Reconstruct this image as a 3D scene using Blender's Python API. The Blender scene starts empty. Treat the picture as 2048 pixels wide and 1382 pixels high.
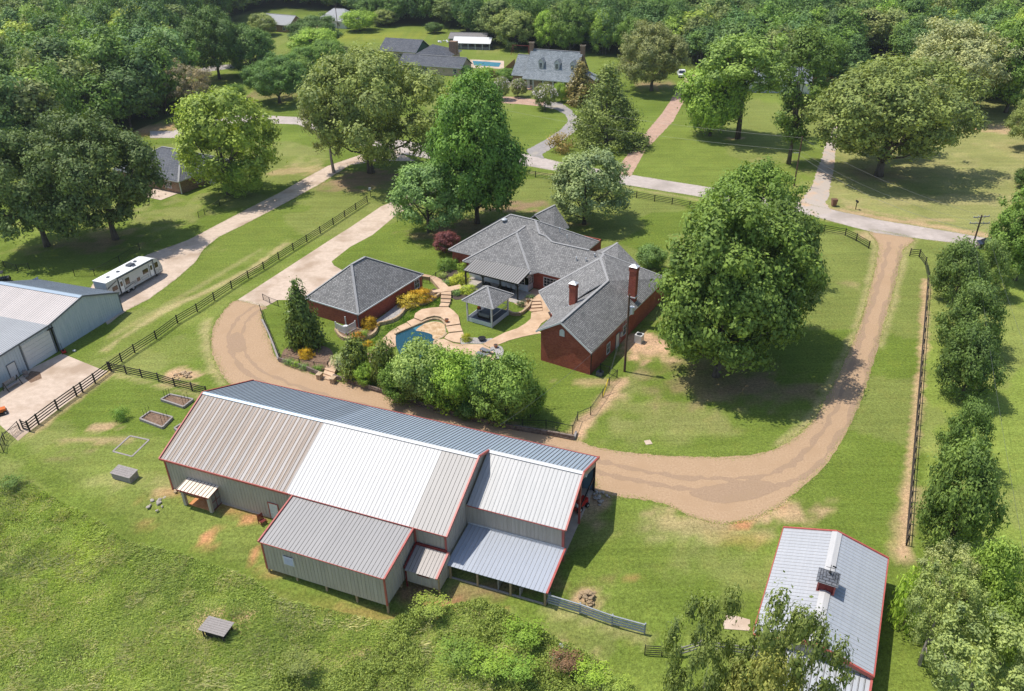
import bpy, bmesh, math, random
import numpy as np
from mathutils import Vector, Matrix
from mathutils.geometry import tessellate_polygon
random.seed(7); rng=np.random.default_rng(7)
sc=bpy.context.scene; C=sc.collection
# ------------------------------------------------------------------ camera
FPX=1593.; CX,CY=1024.,691.; HC=55.
_v=(51.,2696.); TH=math.atan(FPX/math.hypot(*_v)); ROLL=math.atan2(*_v)
Fw=np.array([0,math.cos(TH),-math.sin(TH)]); _U0=np.cross([1,0,0],Fw)
Rt=np.array([1.,0,0])*math.cos(ROLL)-_U0*math.sin(ROLL); Up=np.array([1.,0,0])*math.sin(ROLL)+_U0*math.cos(ROLL)
cd=bpy.data.cameras.new('camera'); cam=bpy.data.objects.new('camera',cd); C.objects.link(cam)
cam.matrix_world=Matrix(((Rt[0],Up[0],-Fw[0],0),(Rt[1],Up[1],-Fw[1],0),(Rt[2],Up[2],-Fw[2],HC),(0,0,0,1)))
cd.sensor_width=36; cd.lens=FPX/2048*36; cd.clip_start=1; cd.clip_end=8000; sc.camera=cam
# ------------------------------------------------------------------ sky, sun, exposure
SUN_EL=65.; SUN_DIR=(-math.cos(math.radians(21)),math.sin(math.radians(21)))  # horizontal direction towards the sun
w=bpy.data.worlds.new('World'); sc.world=w; w.use_nodes=True
nt=w.node_tree; bg=nt.nodes['Background']; sky=nt.nodes.new('ShaderNodeTexSky')
sky.sky_type='NISHITA'; sky.sun_disc=False; sky.sun_elevation=math.radians(SUN_EL)
sky.sun_rotation=math.atan2(SUN_DIR[0],SUN_DIR[1]); sky.air_density=1.0; sky.dust_density=1.0
nt.links.new(sky.outputs[0],bg.inputs[0]); bg.inputs[1].default_value=0.15
sd=bpy.data.lights.new('sun','SUN'); sd.energy=4.2; sd.angle=math.radians(.55); sd.color=(1,.95,.87)
so=bpy.data.objects.new('sun',sd); C.objects.link(so)
_e=math.radians(SUN_EL); sv=Vector((SUN_DIR[0]*math.cos(_e),SUN_DIR[1]*math.cos(_e),math.sin(_e)))
so.rotation_euler=sv.to_track_quat('Z','Y').to_euler(); so.location=(0,0,120)
sc.view_settings.view_transform='Standard'; sc.view_settings.look='None'
sc.view_settings.exposure=0.22; sc.view_settings.gamma=1; sc.view_settings.use_curve_mapping=False
# ------------------------------------------------------------------ photo pixel -> place on the ground
def ss(a,b,x): t=np.clip((np.asarray(x,float)-a)/(b-a),0,1); return t*t*(3-2*t)
BO=np.array([-35.838,64.687]); BA=math.radians(-21.7)
BU=np.array([math.cos(BA),math.sin(BA)]); BV=np.array([-math.sin(BA),math.cos(BA)])
def gz(x,y):
    u=(x-BO[0])*BU[0]+(y-BO[1])*BU[1]; v=(x-BO[0])*BV[0]+(y-BO[1])*BV[1]
    s=-v+4*ss(20,30,u)
    return np.interp(s,[1,4.5,6.3,9,45],[0,-.55,-1.0,-1.3,-3.2])*(1-ss(46,56,u))
def ray(px,py): return Fw+Rt*(px-CX)/FPX-Up*(py-CY)/FPX
def PZ(px,py,z): d=ray(px,py); t=(z-HC)/d[2]; return np.array([d[0]*t,d[1]*t,z])
def G(px,py):
    z=0.
    for _ in range(15):
        p=PZ(px,py,z); z=float(gz(p[0],p[1]))
    return np.array([p[0],p[1],z])
def depth(p): return float((np.array(p)-[0,0,HC])@Fw)
def proj(P):
    q=P-np.array([0,0,HC]); d=np.maximum(q@Fw,1); return CX+FPX*(q@Rt)/d, CY-FPX*(q@Up)/d
def height(px,py,top):
    g=G(px,py); lo,hi=0,60
    for _ in range(40):
        m=(lo+hi)/2; y=proj(np.array([[g[0],g[1],g[2]+m]]))[1][0]
        if y>top: lo=m
        else: hi=m
    return lo
# ------------------------------------------------------------------ materials
def _bump(nt,b,scale,strength,dist=.02,det=4,vec=None):
    n=nt.nodes.new('ShaderNodeTexNoise'); n.inputs['Scale'].default_value=scale; n.inputs['Detail'].default_value=det
    if vec: nt.links.new(vec,n.inputs['Vector'])
    bp=nt.nodes.new('ShaderNodeBump'); bp.inputs['Strength'].default_value=strength; bp.inputs['Distance'].default_value=dist
    nt.links.new(n.outputs['Fac'],bp.inputs['Height']); nt.links.new(bp.outputs[0],b.inputs['Normal'])
MATS={}
def mat(name,c,c2=None,scale=3.,rough=.8,metal=0.,spec=.3,bump=0,bscale=20,bdist=.02,objcol=False,stretch=None,c3=None,scale3=.3,ramp=(.35,.65),world=False):
    m=bpy.data.materials.new(name); m.use_nodes=True; nt=m.node_tree; L=nt.links; N=nt.nodes
    b=N['Principled BSDF']; b.inputs['Roughness'].default_value=rough; b.inputs['Metallic'].default_value=metal
    b.inputs['Specular IOR Level'].default_value=spec
    tc=N.new('ShaderNodeNewGeometry' if world else 'ShaderNodeTexCoord'); vec=tc.outputs['Position' if world else 'Object']
    if stretch:
        mp=N.new('ShaderNodeMapping'); mp.inputs['Scale'].default_value=stretch; L.new(vec,mp.inputs['Vector']); vec=mp.outputs[0]
    out=None
    if c2 is not None:
        n=N.new('ShaderNodeTexNoise'); n.inputs['Scale'].default_value=scale; n.inputs['Detail'].default_value=6; n.inputs['Roughness'].default_value=.65
        L.new(vec,n.inputs['Vector'])
        r=N.new('ShaderNodeValToRGB'); r.color_ramp.elements[0].position=ramp[0]; r.color_ramp.elements[1].position=ramp[1]
        r.color_ramp.elements[0].color=(*c,1); r.color_ramp.elements[1].color=(*c2,1)
        L.new(n.outputs['Fac'],r.inputs['Fac']); out=r.outputs[0]
        if c3 is not None:
            n3=N.new('ShaderNodeTexNoise'); n3.inputs['Scale'].default_value=scale3; n3.inputs['Detail'].default_value=5; L.new(vec,n3.inputs['Vector'])
            r3=N.new('ShaderNodeMapRange'); r3.inputs[1].default_value=.5; r3.inputs[2].default_value=.68; L.new(n3.outputs['Fac'],r3.inputs[0])
            mx=N.new('ShaderNodeMix'); mx.data_type='RGBA'; L.new(r3.outputs[0],mx.inputs[0]); L.new(out,mx.inputs[6]); mx.inputs[7].default_value=(*c3,1); out=mx.outputs[2]
    if objcol:
        oi=N.new('ShaderNodeObjectInfo'); mx=N.new('ShaderNodeMix'); mx.data_type='RGBA'; mx.blend_type='MULTIPLY'; mx.inputs[0].default_value=1
        L.new(oi.outputs['Color'],mx.inputs[6])
        if out: L.new(out,mx.inputs[7])
        else: mx.inputs[7].default_value=(*c,1)
        out=mx.outputs[2]
    if out: L.new(out,b.inputs['Base Color'])
    else: b.inputs['Base Color'].default_value=(*c,1)
    if bump: _bump(nt,b,bscale,bump,bdist,vec=vec)
    MATS[name]=m; return m
def brickmat(name,c1,c2,mortar,bw,rh,ms=.012,rough=.85,bump=.5,bias=0,noise=None,offset=.5):
    m=bpy.data.materials.new(name); m.use_nodes=True; nt=m.node_tree; L=nt.links; N=nt.nodes
    b=N['Principled BSDF']; b.inputs['Roughness'].default_value=rough; b.inputs['Specular IOR Level'].default_value=.2
    uv=N.new('ShaderNodeUVMap'); t=N.new('ShaderNodeTexBrick'); t.inputs['Color1'].default_value=(*c1,1); t.inputs['Color2'].default_value=(*c2,1)
    t.inputs['Mortar'].default_value=(*mortar,1); t.inputs['Scale'].default_value=1; t.inputs['Mortar Size'].default_value=ms
    t.inputs['Brick Width'].default_value=bw; t.inputs['Row Height'].default_value=rh; t.inputs['Bias'].default_value=bias; t.offset=offset
    L.new(uv.outputs[0],t.inputs['Vector'])
    n=N.new('ShaderNodeTexNoise'); n.inputs['Scale'].default_value=.6; n.inputs['Detail'].default_value=8; n.inputs['Roughness'].default_value=.75; L.new(uv.outputs[0],n.inputs['Vector'])
    mr=N.new('ShaderNodeMapRange'); mr.inputs[1].default_value=.3; mr.inputs[2].default_value=.7; mr.inputs[3].default_value=.78; mr.inputs[4].default_value=1.2; L.new(n.outputs['Fac'],mr.inputs[0])
    mx=N.new('ShaderNodeVectorMath'); mx.operation='SCALE'; L.new(t.outputs['Color'],mx.inputs[0]); L.new(mr.outputs[0],mx.inputs['Scale'])
    L.new(mx.outputs[0],b.inputs['Base Color'])
    bp=N.new('ShaderNodeBump'); bp.inputs['Strength'].default_value=bump; bp.inputs['Distance'].default_value=.02; bp.invert=True
    L.new(t.outputs['Fac'],bp.inputs['Height']); L.new(bp.outputs[0],b.inputs['Normal'])
    MATS[name]=m; return m
M_metal=mat('galvalume',(.88,.88,.88),(1,.99,.98),6,rough=.5,metal=.05,spec=.35,objcol=True,stretch=(1,.08,.08),bump=.03,bscale=5)
M_streak=mat('weathered_metal',(.43,.34,.27),(.56,.52,.49),2.6,rough=.6,metal=.05,spec=.2,objcol=True,stretch=(1,.02,.02),ramp=(.44,.54))
M_seam=mat('dark_seam',(.10,.09,.08),rough=.8)  # darker tone for rib sides and the narrow strip beside each rib
M_blueg=mat('grey_skytone_metal',(.25,.30,.355),(.30,.35,.405),5,rough=.45,metal=.2,spec=.5,objcol=True,stretch=(1,.08,.08))  # blue-grey holds sky reflection and weaker sun painted onto the barn's rear slopes
M_wallm=mat('beige_metal_wall',(.36,.32,.275),(.44,.395,.345),3,rough=.55,metal=.05,stretch=(1,1,.1),bump=.05,bscale=6)
M_wallb=mat('pale_blue_wall',(.40,.46,.50),(.48,.53,.56),2,rough=.5,stretch=(1,1,.15))
M_red=mat('red_trim',(.36,.075,.06),(.44,.11,.09),3,rough=.45,spec=.4)
M_gtrim=mat('grey_trim',(.12,.135,.15),rough=.5)
M_white=mat('white_paint',(.62,.62,.61),(.56,.56,.55),4,rough=.5)
M_offw=mat('grey_white_paint',(.55,.58,.60),(.63,.65,.66),4,rough=.6)
M_ridge=mat('ridge_cap',(.50,.52,.54),rough=.4,metal=.2)
M_ridgeb=mat('ridge_cap_blue',(.30,.37,.44),rough=.4,metal=.2)
M_black=mat('black_metal',(.015,.015,.016),rough=.5)
M_dark=mat('dark_interior',(.03,.027,.024),rough=.9)
M_wood=mat('dark_fence_wood',(.035,.027,.022),(.075,.06,.048),6,rough=.85,stretch=(1,1,6))
M_oldwood=mat('weathered_wood',(.22,.19,.17),(.36,.33,.31),5,rough=.9,stretch=(6,.6,1),bump=.3)
M_post=mat('treated_post',(.30,.21,.12),(.38,.28,.17),5,rough=.9)
M_pole=mat('creosote_pole',(.075,.045,.03),(.14,.085,.055),4,rough=.9,stretch=(3,3,.4))
M_timber=mat('retaining_timber',(.10,.065,.045),(.27,.22,.19),3,rough=.95,bump=.5,bscale=9,ramp=(.3,.7))
M_stone=mat('tan_stone',(.34,.23,.13),(.55,.42,.28),2.5,rough=.9,bump=.5,bscale=8)
M_stoned=mat('flag_stone_grey',(.32,.28,.24),(.46,.41,.36),3,rough=.9,bump=.4)
M_conc=mat('concrete',(.47,.365,.28),(.58,.46,.36),1.3,rough=.9,c3=(.38,.28,.20),scale3=.22,world=True,bump=.15,bscale=12)
M_path=mat('tan_concrete',(.50,.34,.215),(.60,.43,.29),1.2,rough=.9,c3=(.42,.28,.175),scale3=.4,world=True,bump=.15,bscale=12)
M_asph=mat('pale_asphalt',(.40,.34,.30),(.49,.42,.375),1.0,rough=.9,c3=(.34,.29,.25),scale3=.15,world=True,bump=.2,bscale=15)
M_grasph=mat('grey_asphalt',(.25,.23,.22),(.34,.31,.29),.8,rough=.95,c3=(.38,.33,.27),scale3=.2,world=True)
M_tanbr=brickmat('brick_paving',(.42,.24,.16),(.52,.33,.23),(.40,.33,.28),.22,.11,.01)
def gravelmat(name,a,b,c):
    m=mat(name,a,b,5,rough=.97,c3=c,scale3=.35,world=True,bump=.7,bscale=9,bdist=.05,ramp=(.3,.7)); return m
M_grav=gravelmat('tan_gravel',(.345,.225,.13),(.47,.325,.205),(.39,.26,.155))
M_gravg=gravelmat('grey_gravel',(.36,.31,.27),(.50,.42,.35),(.52,.36,.24))
M_shing=brickmat('grey_shingles',(.19,.187,.183),(.365,.355,.34),(.115,.112,.11),.34,.20,.035,rough=.95,bump=.8)
M_shing2=brickmat('blue_grey_shingles',(.20,.23,.25),(.33,.36,.38),(.08,.085,.09),.5,.24,.03,rough=.95)
M_shing3=brickmat('dark_slate_shingles',(.11,.12,.14),(.18,.185,.20),(.04,.04,.045),.5,.24,.03,rough=.95)
M_cap=mat('ridge_shingles',(.25,.25,.25),(.36,.35,.34),6,rough=.95,bump=.5)
M_brick=brickmat('red_brick',(.27,.055,.037),(.40,.105,.062),(.24,.12,.085),.22,.085,.008,rough=.9)
M_brickb=brickmat('brown_brick',(.16,.085,.05),(.36,.21,.13),(.28,.22,.17),.22,.085,.012,rough=.9)
M_brickt=brickmat('tan_brick',(.42,.30,.21),(.52,.39,.28),(.45,.38,.3),.22,.085,.012,rough=.9)
M_glass=mat('window_glass',(.02,.028,.035),rough=.08,spec=.8)
M_tinted=mat('tinted_window',(.05,.02,.012),rough=.12,spec=.8)
M_rvwhite=mat('rv_white',(.82,.82,.80),(.76,.76,.75),2,rough=.35,spec=.5)
M_rvgrey=mat('rv_grey',(.52,.52,.50),(.58,.58,.55),2,rough=.35)
M_tyre=mat('tyre_rubber',(.02,.02,.02),rough=.85)
M_rim=mat('rim_silver',(.5,.5,.5),rough=.3,metal=.7)
M_soil=mat('garden_soil',(.12,.075,.05),(.26,.17,.11),4,rough=1,bump=.6,bscale=10)
M_mulch=mat('dark_mulch',(.045,.035,.03),(.10,.075,.06),8,rough=1,bump=.8,bscale=15)
M_redsoil=mat('red_clay',(.50,.20,.07),(.62,.30,.13),2,rough=1,bump=.3)
M_pebble=mat('grey_pebbles',(.20,.18,.17),(.48,.45,.42),9,rough=.95,bump=1,bscale=14,bdist=.05,ramp=(.4,.6))
M_terra=mat('terracotta',(.42,.17,.08),rough=.8)
M_blackp=mat('black_plastic',(.05,.055,.07),(.12,.13,.16),6,rough=.4,spec=.6)
M_sheet=mat('crumpled_sheet',(.42,.45,.50),(.60,.62,.66),5,rough=.4)
M_fabric=mat('grey_cushion',(.16,.17,.18),rough=.95)
M_orange=mat('orange_paint',(.55,.13,.02),rough=.45)
M_redp=mat('red_paint',(.45,.02,.015),rough=.35)
M_maroon=mat('maroon_paint',(.13,.015,.015),(.20,.03,.025),4,rough=.6)
M_yellow=mat('yellow_guard',(.75,.55,.02),rough=.5)
M_bark=mat('bark',(.07,.055,.042),(.16,.13,.105),5,rough=.95,stretch=(1,1,.25),bump=.6,bscale=8)
M_barkp=mat('pale_bark',(.26,.22,.19),(.40,.36,.32),5,rough=.95,stretch=(1,1,.25),bump=.5,bscale=8)
M_wire=mat('wire',(.16,.16,.16),rough=.5,metal=.5)
M_sand=mat('tanning_ledge_stone',(.36,.22,.10),(.62,.45,.28),1.6,rough=.8,bump=.4,bscale=5)
M_poolp=mat('pool_plaster',(.025,.13,.18),(.05,.20,.26),1.2,rough=.7)
M_barndark=mat('old_tin',(.16,.15,.145),(.26,.24,.23),3,rough=.8)
M_insul=mat('light_blue_panel',(.14,.22,.28),rough=.6)
# water
mw=bpy.data.materials.new('pool_water'); mw.use_nodes=True; _n=mw.node_tree; _b=_n.nodes['Principled BSDF']
_b.inputs['Base Color'].default_value=(.03,.13,.18,1); _b.inputs['Roughness'].default_value=.04; _b.inputs['IOR'].default_value=1.33
_b.inputs['Transmission Weight'].default_value=.55; _bump(_n,_b,3,.12,.03); M_water=mw
# leaves
def leafmat(name,rough=.6,trans=.18,spec=.25,hi=(1.5,1.38,.95),lo=(.42,.48,.50)):
    m=bpy.data.materials.new(name); m.use_nodes=True; nt=m.node_tree; L=nt.links; N=nt.nodes
    b=N['Principled BSDF']; out=N['Material Output']; b.inputs['Roughness'].default_value=rough; b.inputs['Specular IOR Level'].default_value=spec
    oi=N.new('ShaderNodeObjectInfo'); at=N.new('ShaderNodeAttribute'); at.attribute_name='tone'
    r=N.new('ShaderNodeMix'); r.data_type='RGBA'; L.new(at.outputs['Fac'],r.inputs[0]); r.inputs[6].default_value=(*lo,1); r.inputs[7].default_value=(*hi,1)
    mx=N.new('ShaderNodeMix'); mx.data_type='RGBA'; mx.blend_type='MULTIPLY'; mx.inputs[0].default_value=1; mx.clamp_result=False
    L.new(oi.outputs['Color'],mx.inputs[6]); L.new(r.outputs[2],mx.inputs[7]); L.new(mx.outputs[2],b.inputs['Base Color'])
    t=N.new('ShaderNodeBsdfTranslucent'); g=N.new('ShaderNodeMix'); g.data_type='RGBA'; g.blend_type='MULTIPLY'; g.inputs[0].default_value=1; g.clamp_result=False
    L.new(mx.outputs[2],g.inputs[6]); g.inputs[7].default_value=(1.45,1.45,.6,1); L.new(g.outputs[2],t.inputs[0])
    s=N.new('ShaderNodeMixShader'); s.inputs[0].default_value=trans; L.new(b.outputs[0],s.inputs[1]); L.new(t.outputs[0],s.inputs[2]); L.new(s.outputs[0],out.inputs[0])
    return m
M_leaf=leafmat('leaf'); M_gloss=leafmat('glossy_leaf',.45,.15,.35,hi=(1.5,1.35,.7),lo=(.5,.6,.6))
M_flower=mat('pale_blossom',(.62,.52,.50),(.75,.68,.62),8,rough=.9)
# ------------------------------------------------------------------ object helpers
def tag(o,label=None,cat=None,group=None,kind=None):
    if label: o['label']=label
    if cat: o['category']=cat
    if group: o['group']=group
    if kind: o['kind']=kind
    return o
def thing(name,label,cat,loc=(0,0,0),rz=0,group=None):
    o=bpy.data.objects.new(name,None); C.objects.link(o); o.empty_display_size=.3
    o.location=tuple(float(a) for a in loc); o.rotation_euler=(0,0,rz); return tag(o,label,cat,group)
def add_uv(me):
    nl=len(me.loops)
    if not nl: return
    uvl=me.uv_layers.new(name='UVMap'); arr=np.zeros((nl,2),np.float32); V=[v.co for v in me.vertices]
    for p in me.polygons:
        n=p.normal; e=Vector((-n.y,n.x,0))
        if e.length<1e-3: e=Vector((1,0,0))
        e.normalize(); f=n.cross(e)
        for li in p.loop_indices:
            c=V[me.loops[li].vertex_index]; arr[li]=(c.dot(e),c.dot(f))
    uvl.data.foreach_set('uv',arr.ravel())
class MB:
    def __init__(s): s.v=[]; s.f=[]; s.m=[]; s.cur=0
    def face(s,pts):
        i=len(s.v); s.v+= [tuple(float(c) for c in p) for p in pts]; s.f.append(tuple(range(i,i+len(pts)))); s.m.append(s.cur); return s
    def hexa(s,a,b):  # a bottom 4, b top 4
        i=len(s.v); s.v+=[tuple(map(float,p)) for p in list(a)+list(b)]
        for q in ((3,2,1,0),(4,5,6,7),(0,1,5,4),(1,2,6,5),(2,3,7,6),(3,0,4,7)): s.f.append(tuple(i+k for k in q)); s.m.append(s.cur)
        return s
    def box(s,x0,x1,y0,y1,z0,z1):
        return s.hexa([(x0,y0,z0),(x1,y0,z0),(x1,y1,z0),(x0,y1,z0)],[(x0,y0,z1),(x1,y0,z1),(x1,y1,z1),(x0,y1,z1)])
    def cbox(s,c,sz,rz=0):
        ca,sa=math.cos(rz),math.sin(rz); h=[a/2 for a in sz]
        q=[(c[0]+x*ca-y*sa,c[1]+x*sa+y*ca) for x,y in ((-h[0],-h[1]),(h[0],-h[1]),(h[0],h[1]),(-h[0],h[1]))]
        return s.hexa([(x,y,c[2]-h[2]) for x,y in q],[(x,y,c[2]+h[2]) for x,y in q])
    def beam(s,p,q,w,h,up=(0,0,1)):
        p=Vector(p); q=Vector(q); d=(q-p).normalized(); u=Vector(up)
        if abs(d.dot(u))>.98: u=Vector((1,0,0))
        a=d.cross(u).normalized()*w/2; c=a.cross(d).normalized()*h/2
        return s.hexa([p-a-c,p+a-c,q+a-c,q-a-c],[p-a+c,p+a+c,q+a+c,q-a+c])
    def tube(s,pts,rad,n=8,cap=True):
        pts=[Vector(p) for p in pts]; r=rad if isinstance(rad,(list,tuple)) else [rad]*len(pts)
        base=len(s.v)
        for k,p in enumerate(pts):
            d=(pts[min(k+1,len(pts)-1)]-pts[max(k-1,0)]).normalized()
            u=Vector((0,0,1)) if abs(d.z)<.95 else Vector((1,0,0))
            a=d.cross(u).normalized(); b=a.cross(d)
            for j in range(n):
                t=2*math.pi*j/n; s.v.append(tuple(p+(a*math.cos(t)+b*math.sin(t))*r[k]))
        for k in range(len(pts)-1):
            for j in range(n):
                a0=base+k*n+j; a1=base+k*n+(j+1)%n; s.f.append((a0,a1,a1+n,a0+n)); s.m.append(s.cur)
        if cap:
            s.f.append(tuple(base+j for j in range(n))[::-1]); s.m.append(s.cur)
            s.f.append(tuple(base+(len(pts)-1)*n+j for j in range(n))); s.m.append(s.cur)
        return s
    def cyl(s,c,r,z0,z1,n=12,r2=None): return s.tube([(c[0],c[1],z0),(c[0],c[1],z1)],[r,r if r2 is None else r2],n)
    def lump(s,c,r,n=2,jit=.25,seed=0):
        R=random.Random(seed); bm=bmesh.new(); bmesh.ops.create_icosphere(bm,subdivisions=n,radius=1)
        for v in bm.verts: v.co*=1+R.uniform(-jit,jit); v.co=Vector((v.co.x*r[0]+c[0],v.co.y*r[1]+c[1],v.co.z*r[2]+c[2]))
        i=len(s.v); bm.verts.index_update(); s.v+=[tuple(v.co) for v in bm.verts]
        for f in bm.faces: s.f.append(tuple(i+v.index for v in f.verts)); s.m.append(s.cur)
        bm.free(); return s
    def build(s,name,m,parent=None,smooth=False,uv=True,loc=None,kind=None,label=None):
        me=bpy.data.meshes.new(name); me.from_pydata(s.v,[],s.f)
        ms=m if isinstance(m,(list,tuple)) else [m]
        for x in ms: me.materials.append(x)
        if len(ms)>1: me.polygons.foreach_set('material_index',s.m)
        me.update()
        bm=bmesh.new(); bm.from_mesh(me)
        if s.fixn: bmesh.ops.recalc_face_normals(bm,faces=bm.faces)
        bm.to_mesh(me); bm.free()
        if uv: add_uv(me)
        if smooth: me.shade_smooth()
        o=bpy.data.objects.new(name,me); C.objects.link(o)
        if parent: o.parent=parent
        if loc is not None: o.location=tuple(float(a) for a in loc)
        if kind: o['kind']=kind
        if label: o['label']=label
        return o
    fixn=True
def link_copy(o,parent=None,loc=None,rz=None):
    c=o.copy(); C.objects.link(c); c.parent=parent
    if loc is not None: c.location=tuple(float(a) for a in loc)
    if rz is not None: c.rotation_euler=(0,0,rz)
    return c
def kids(o): return [x for x in bpy.data.objects if x.parent==o]
def dup(root,loc,rz=None,label=None,group=None,scale=None):
    r=link_copy(root,None,loc,rz)
    if label: r['label']=label
    if group: r['group']=group
    if scale: r.scale=scale
    for k in kids(root):
        c=link_copy(k,r)
        for g in kids(k): link_copy(g,c)
    return r
class FR:   # local frame of a building: u to the right along its front, v away from it
    def __init__(s,o,deg):
        s.o=np.array(o,float); s.rz=math.radians(deg); s.u=np.array([math.cos(s.rz),math.sin(s.rz)]); s.v=np.array([-s.u[1],s.u[0]])
    def z(s,px,py,z): p=PZ(px,py,z)[:2]-s.o[:2]; return (float(p@s.u),float(p@s.v),z-(s.o[2] if len(s.o)>2 else 0))
    def g(s,px,py): p=G(px,py); q=p[:2]-s.o[:2]; return (float(q@s.u),float(q@s.v),float(p[2]))
    def w(s,u,v,z=0): p=s.o[:2]+s.u*u+s.v*v; return (float(p[0]),float(p[1]),z)
    def l(s,p): q=np.array(p[:2])-s.o[:2]; return (float(q@s.u),float(q@s.v),float(p[2]) if len(p)>2 else 0.)
def npmesh(name,verts,faces,m,parent=None,tone=None,kind=None,smooth=False):
    me=bpy.data.meshes.new(name); n=len(verts); k=faces.shape[1]; f=len(faces)
    me.vertices.add(n); me.vertices.foreach_set('co',np.ascontiguousarray(verts,np.float32).ravel())
    me.loops.add(f*k); me.loops.foreach_set('vertex_index',np.ascontiguousarray(faces,np.int32).ravel())
    me.polygons.add(f); me.polygons.foreach_set('loop_start',np.arange(0,f*k,k,dtype=np.int32))
    me.materials.append(m); me.update(calc_edges=True)
    if tone is not None:
        a=me.attributes.new('tone','FLOAT','POINT'); a.data.foreach_set('value',np.ascontiguousarray(tone,np.float32))
    if smooth: me.shade_smooth()
    o=bpy.data.objects.new(name,me); C.objects.link(o)
    if parent: o.parent=parent
    if kind: o['kind']=kind
    return o
# ------------------------------------------------------------------ ground
def axis(lo,hi,a,b,fine,coarse):
    L=[*np.arange(a,b,fine)]; x=a; st=fine; left=[]
    while x>lo: st=min(st*1.12,coarse); x-=st; left.append(x)
    x=L[-1]; st=fine; right=[]
    while x<hi: st=min(st*1.12,coarse); x+=st; right.append(x)
    return np.array(left[::-1]+L+right)
gx=axis(-1800,1800,-95,100,.7,60.); gy=axis(-250,3200,24,190,.7,60.)
XX,YY=np.meshgrid(gx,gy); GV=np.stack([XX.ravel(),YY.ravel(),gz(XX.ravel(),YY.ravel())],1)
nx,ny=len(gx),len(gy); idx=np.arange(nx*ny).reshape(ny,nx)
GF=np.stack([idx[:-1,:-1].ravel(),idx[:-1,1:].ravel(),idx[1:,1:].ravel(),idx[1:,:-1].ravel()],1)
inpix=GV[:,1]>20
px,py=proj(GV); px=np.where(inpix,px,-9999); py=np.where(inpix,py,9999)
def inpoly(poly,x,y):
    r=np.zeros(len(x),bool); n=len(poly)
    for i in range(n):
        x0,y0=poly[i]; x1,y1=poly[(i+1)%n]
        if y0==y1: continue
        c=((y0>y)!=(y1>y))&(x<(x1-x0)*(y-y0)/(y1-y0)+x0); r^=c
    return r
def vnoise(x,y,s,seed):
    r=np.random.default_rng(seed); T=r.random((64,64)); xs=x/s; ys=y/s; xi=np.floor(xs).astype(int); yi=np.floor(ys).astype(int); fx=xs-xi; fy=ys-yi
    fx=fx*fx*(3-2*fx); fy=fy*fy*(3-2*fy); g=lambda a,b:T[a%64,b%64]
    return (g(xi,yi)*(1-fx)+g(xi+1,yi)*fx)*(1-fy)+(g(xi,yi+1)*(1-fx)+g(xi+1,yi+1)*fx)*fy
def fbm(x,y,s,seed): return sum(vnoise(x,y,s/2**k,seed+k)/2**k for k in range(4))/1.875
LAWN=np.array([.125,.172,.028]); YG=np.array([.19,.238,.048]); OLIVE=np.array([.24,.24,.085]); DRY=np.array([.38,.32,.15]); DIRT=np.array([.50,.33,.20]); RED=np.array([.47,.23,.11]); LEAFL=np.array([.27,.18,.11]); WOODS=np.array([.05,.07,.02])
nz=fbm(GV[:,0],GV[:,1],9,3); nz2=fbm(GV[:,0],GV[:,1],2.6,9); nz3=fbm(GV[:,0],GV[:,1],30,21); nz4=fbm(GV[:,0],GV[:,1],1.7,33)
col=np.outer(1-ss(.35,.7,nz),LAWN)+np.outer(ss(.35,.7,nz),LAWN*.55+YG*.45)
def lay(c,a):
    global col; a=np.clip(a,0,1)[:,None]; col=col*(1-a)+np.array(c)*a
MOW=[(-200,940),(60,962),(130,1003),(200,1040),(262,1083),(350,1100),(500,1152),(560,1195),(650,1213),(760,1240),(830,1228),(900,1205),(1010,1215),(1080,1255),(1140,1290),(1200,1322),(1262,1390),(1300,1500),(-300,1600)]
mead=inpoly(MOW,px+6*(nz2-.5)*4,py)
TR=inpoly([(1640,430),(1665,180),(2100,180),(2400,400),(2300,560),(1640,440)],px,py)
lay(OLIVE*1.05,TR*ss(.2,.6,nz+.25)*.9)
TM=inpoly([(1240,345),(1400,180),(1665,180),(1640,400),(1600,405)],px,py); lay(YG*.9,TM*.6)
RF=inpoly([(1850,560),(2100,540),(2400,1500),(1900,1500),(1850,1100)],px,py); lay(YG*1.1,RF*.8)
BK=inpoly([(680,60),(1330,60),(1330,170),(1000,150),(680,170)],px,py); lay(YG*.85,BK*.6)
MD=inpoly([(250,630),(735,400),(770,415),(470,600),(430,640),(420,690),(350,760),(150,760)],px,py); lay(YG*.8+DRY*.15,MD*ss(.3,.65,nz2)*.6)
NB=inpoly([(130,740),(560,380),(720,400),(420,560),(200,740)],px,py); lay(YG*.85,NB*.5)
LP=inpoly([(0,860),(330,870),(350,980),(560,1060),(560,1190),(260,1085),(60,962),(0,955)],px,py); lay(YG*.75+DRY*.15,LP*.55)
HL=inpoly([(555,600),(660,530),(800,430),(1060,350),(1400,410),(1740,480),(1740,640),(1600,860),(1400,900),(1150,880),(600,740)],px,py); lay(LAWN*.95,HL*.5)
lay(OLIVE,((py<1400)&(nz3>.58)&~mead)*.35)
lay(YG*.85+LAWN*.25,mead*1.0); lay(OLIVE*1.1,mead*ss(.5,.75,nz2)*.8)
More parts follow.
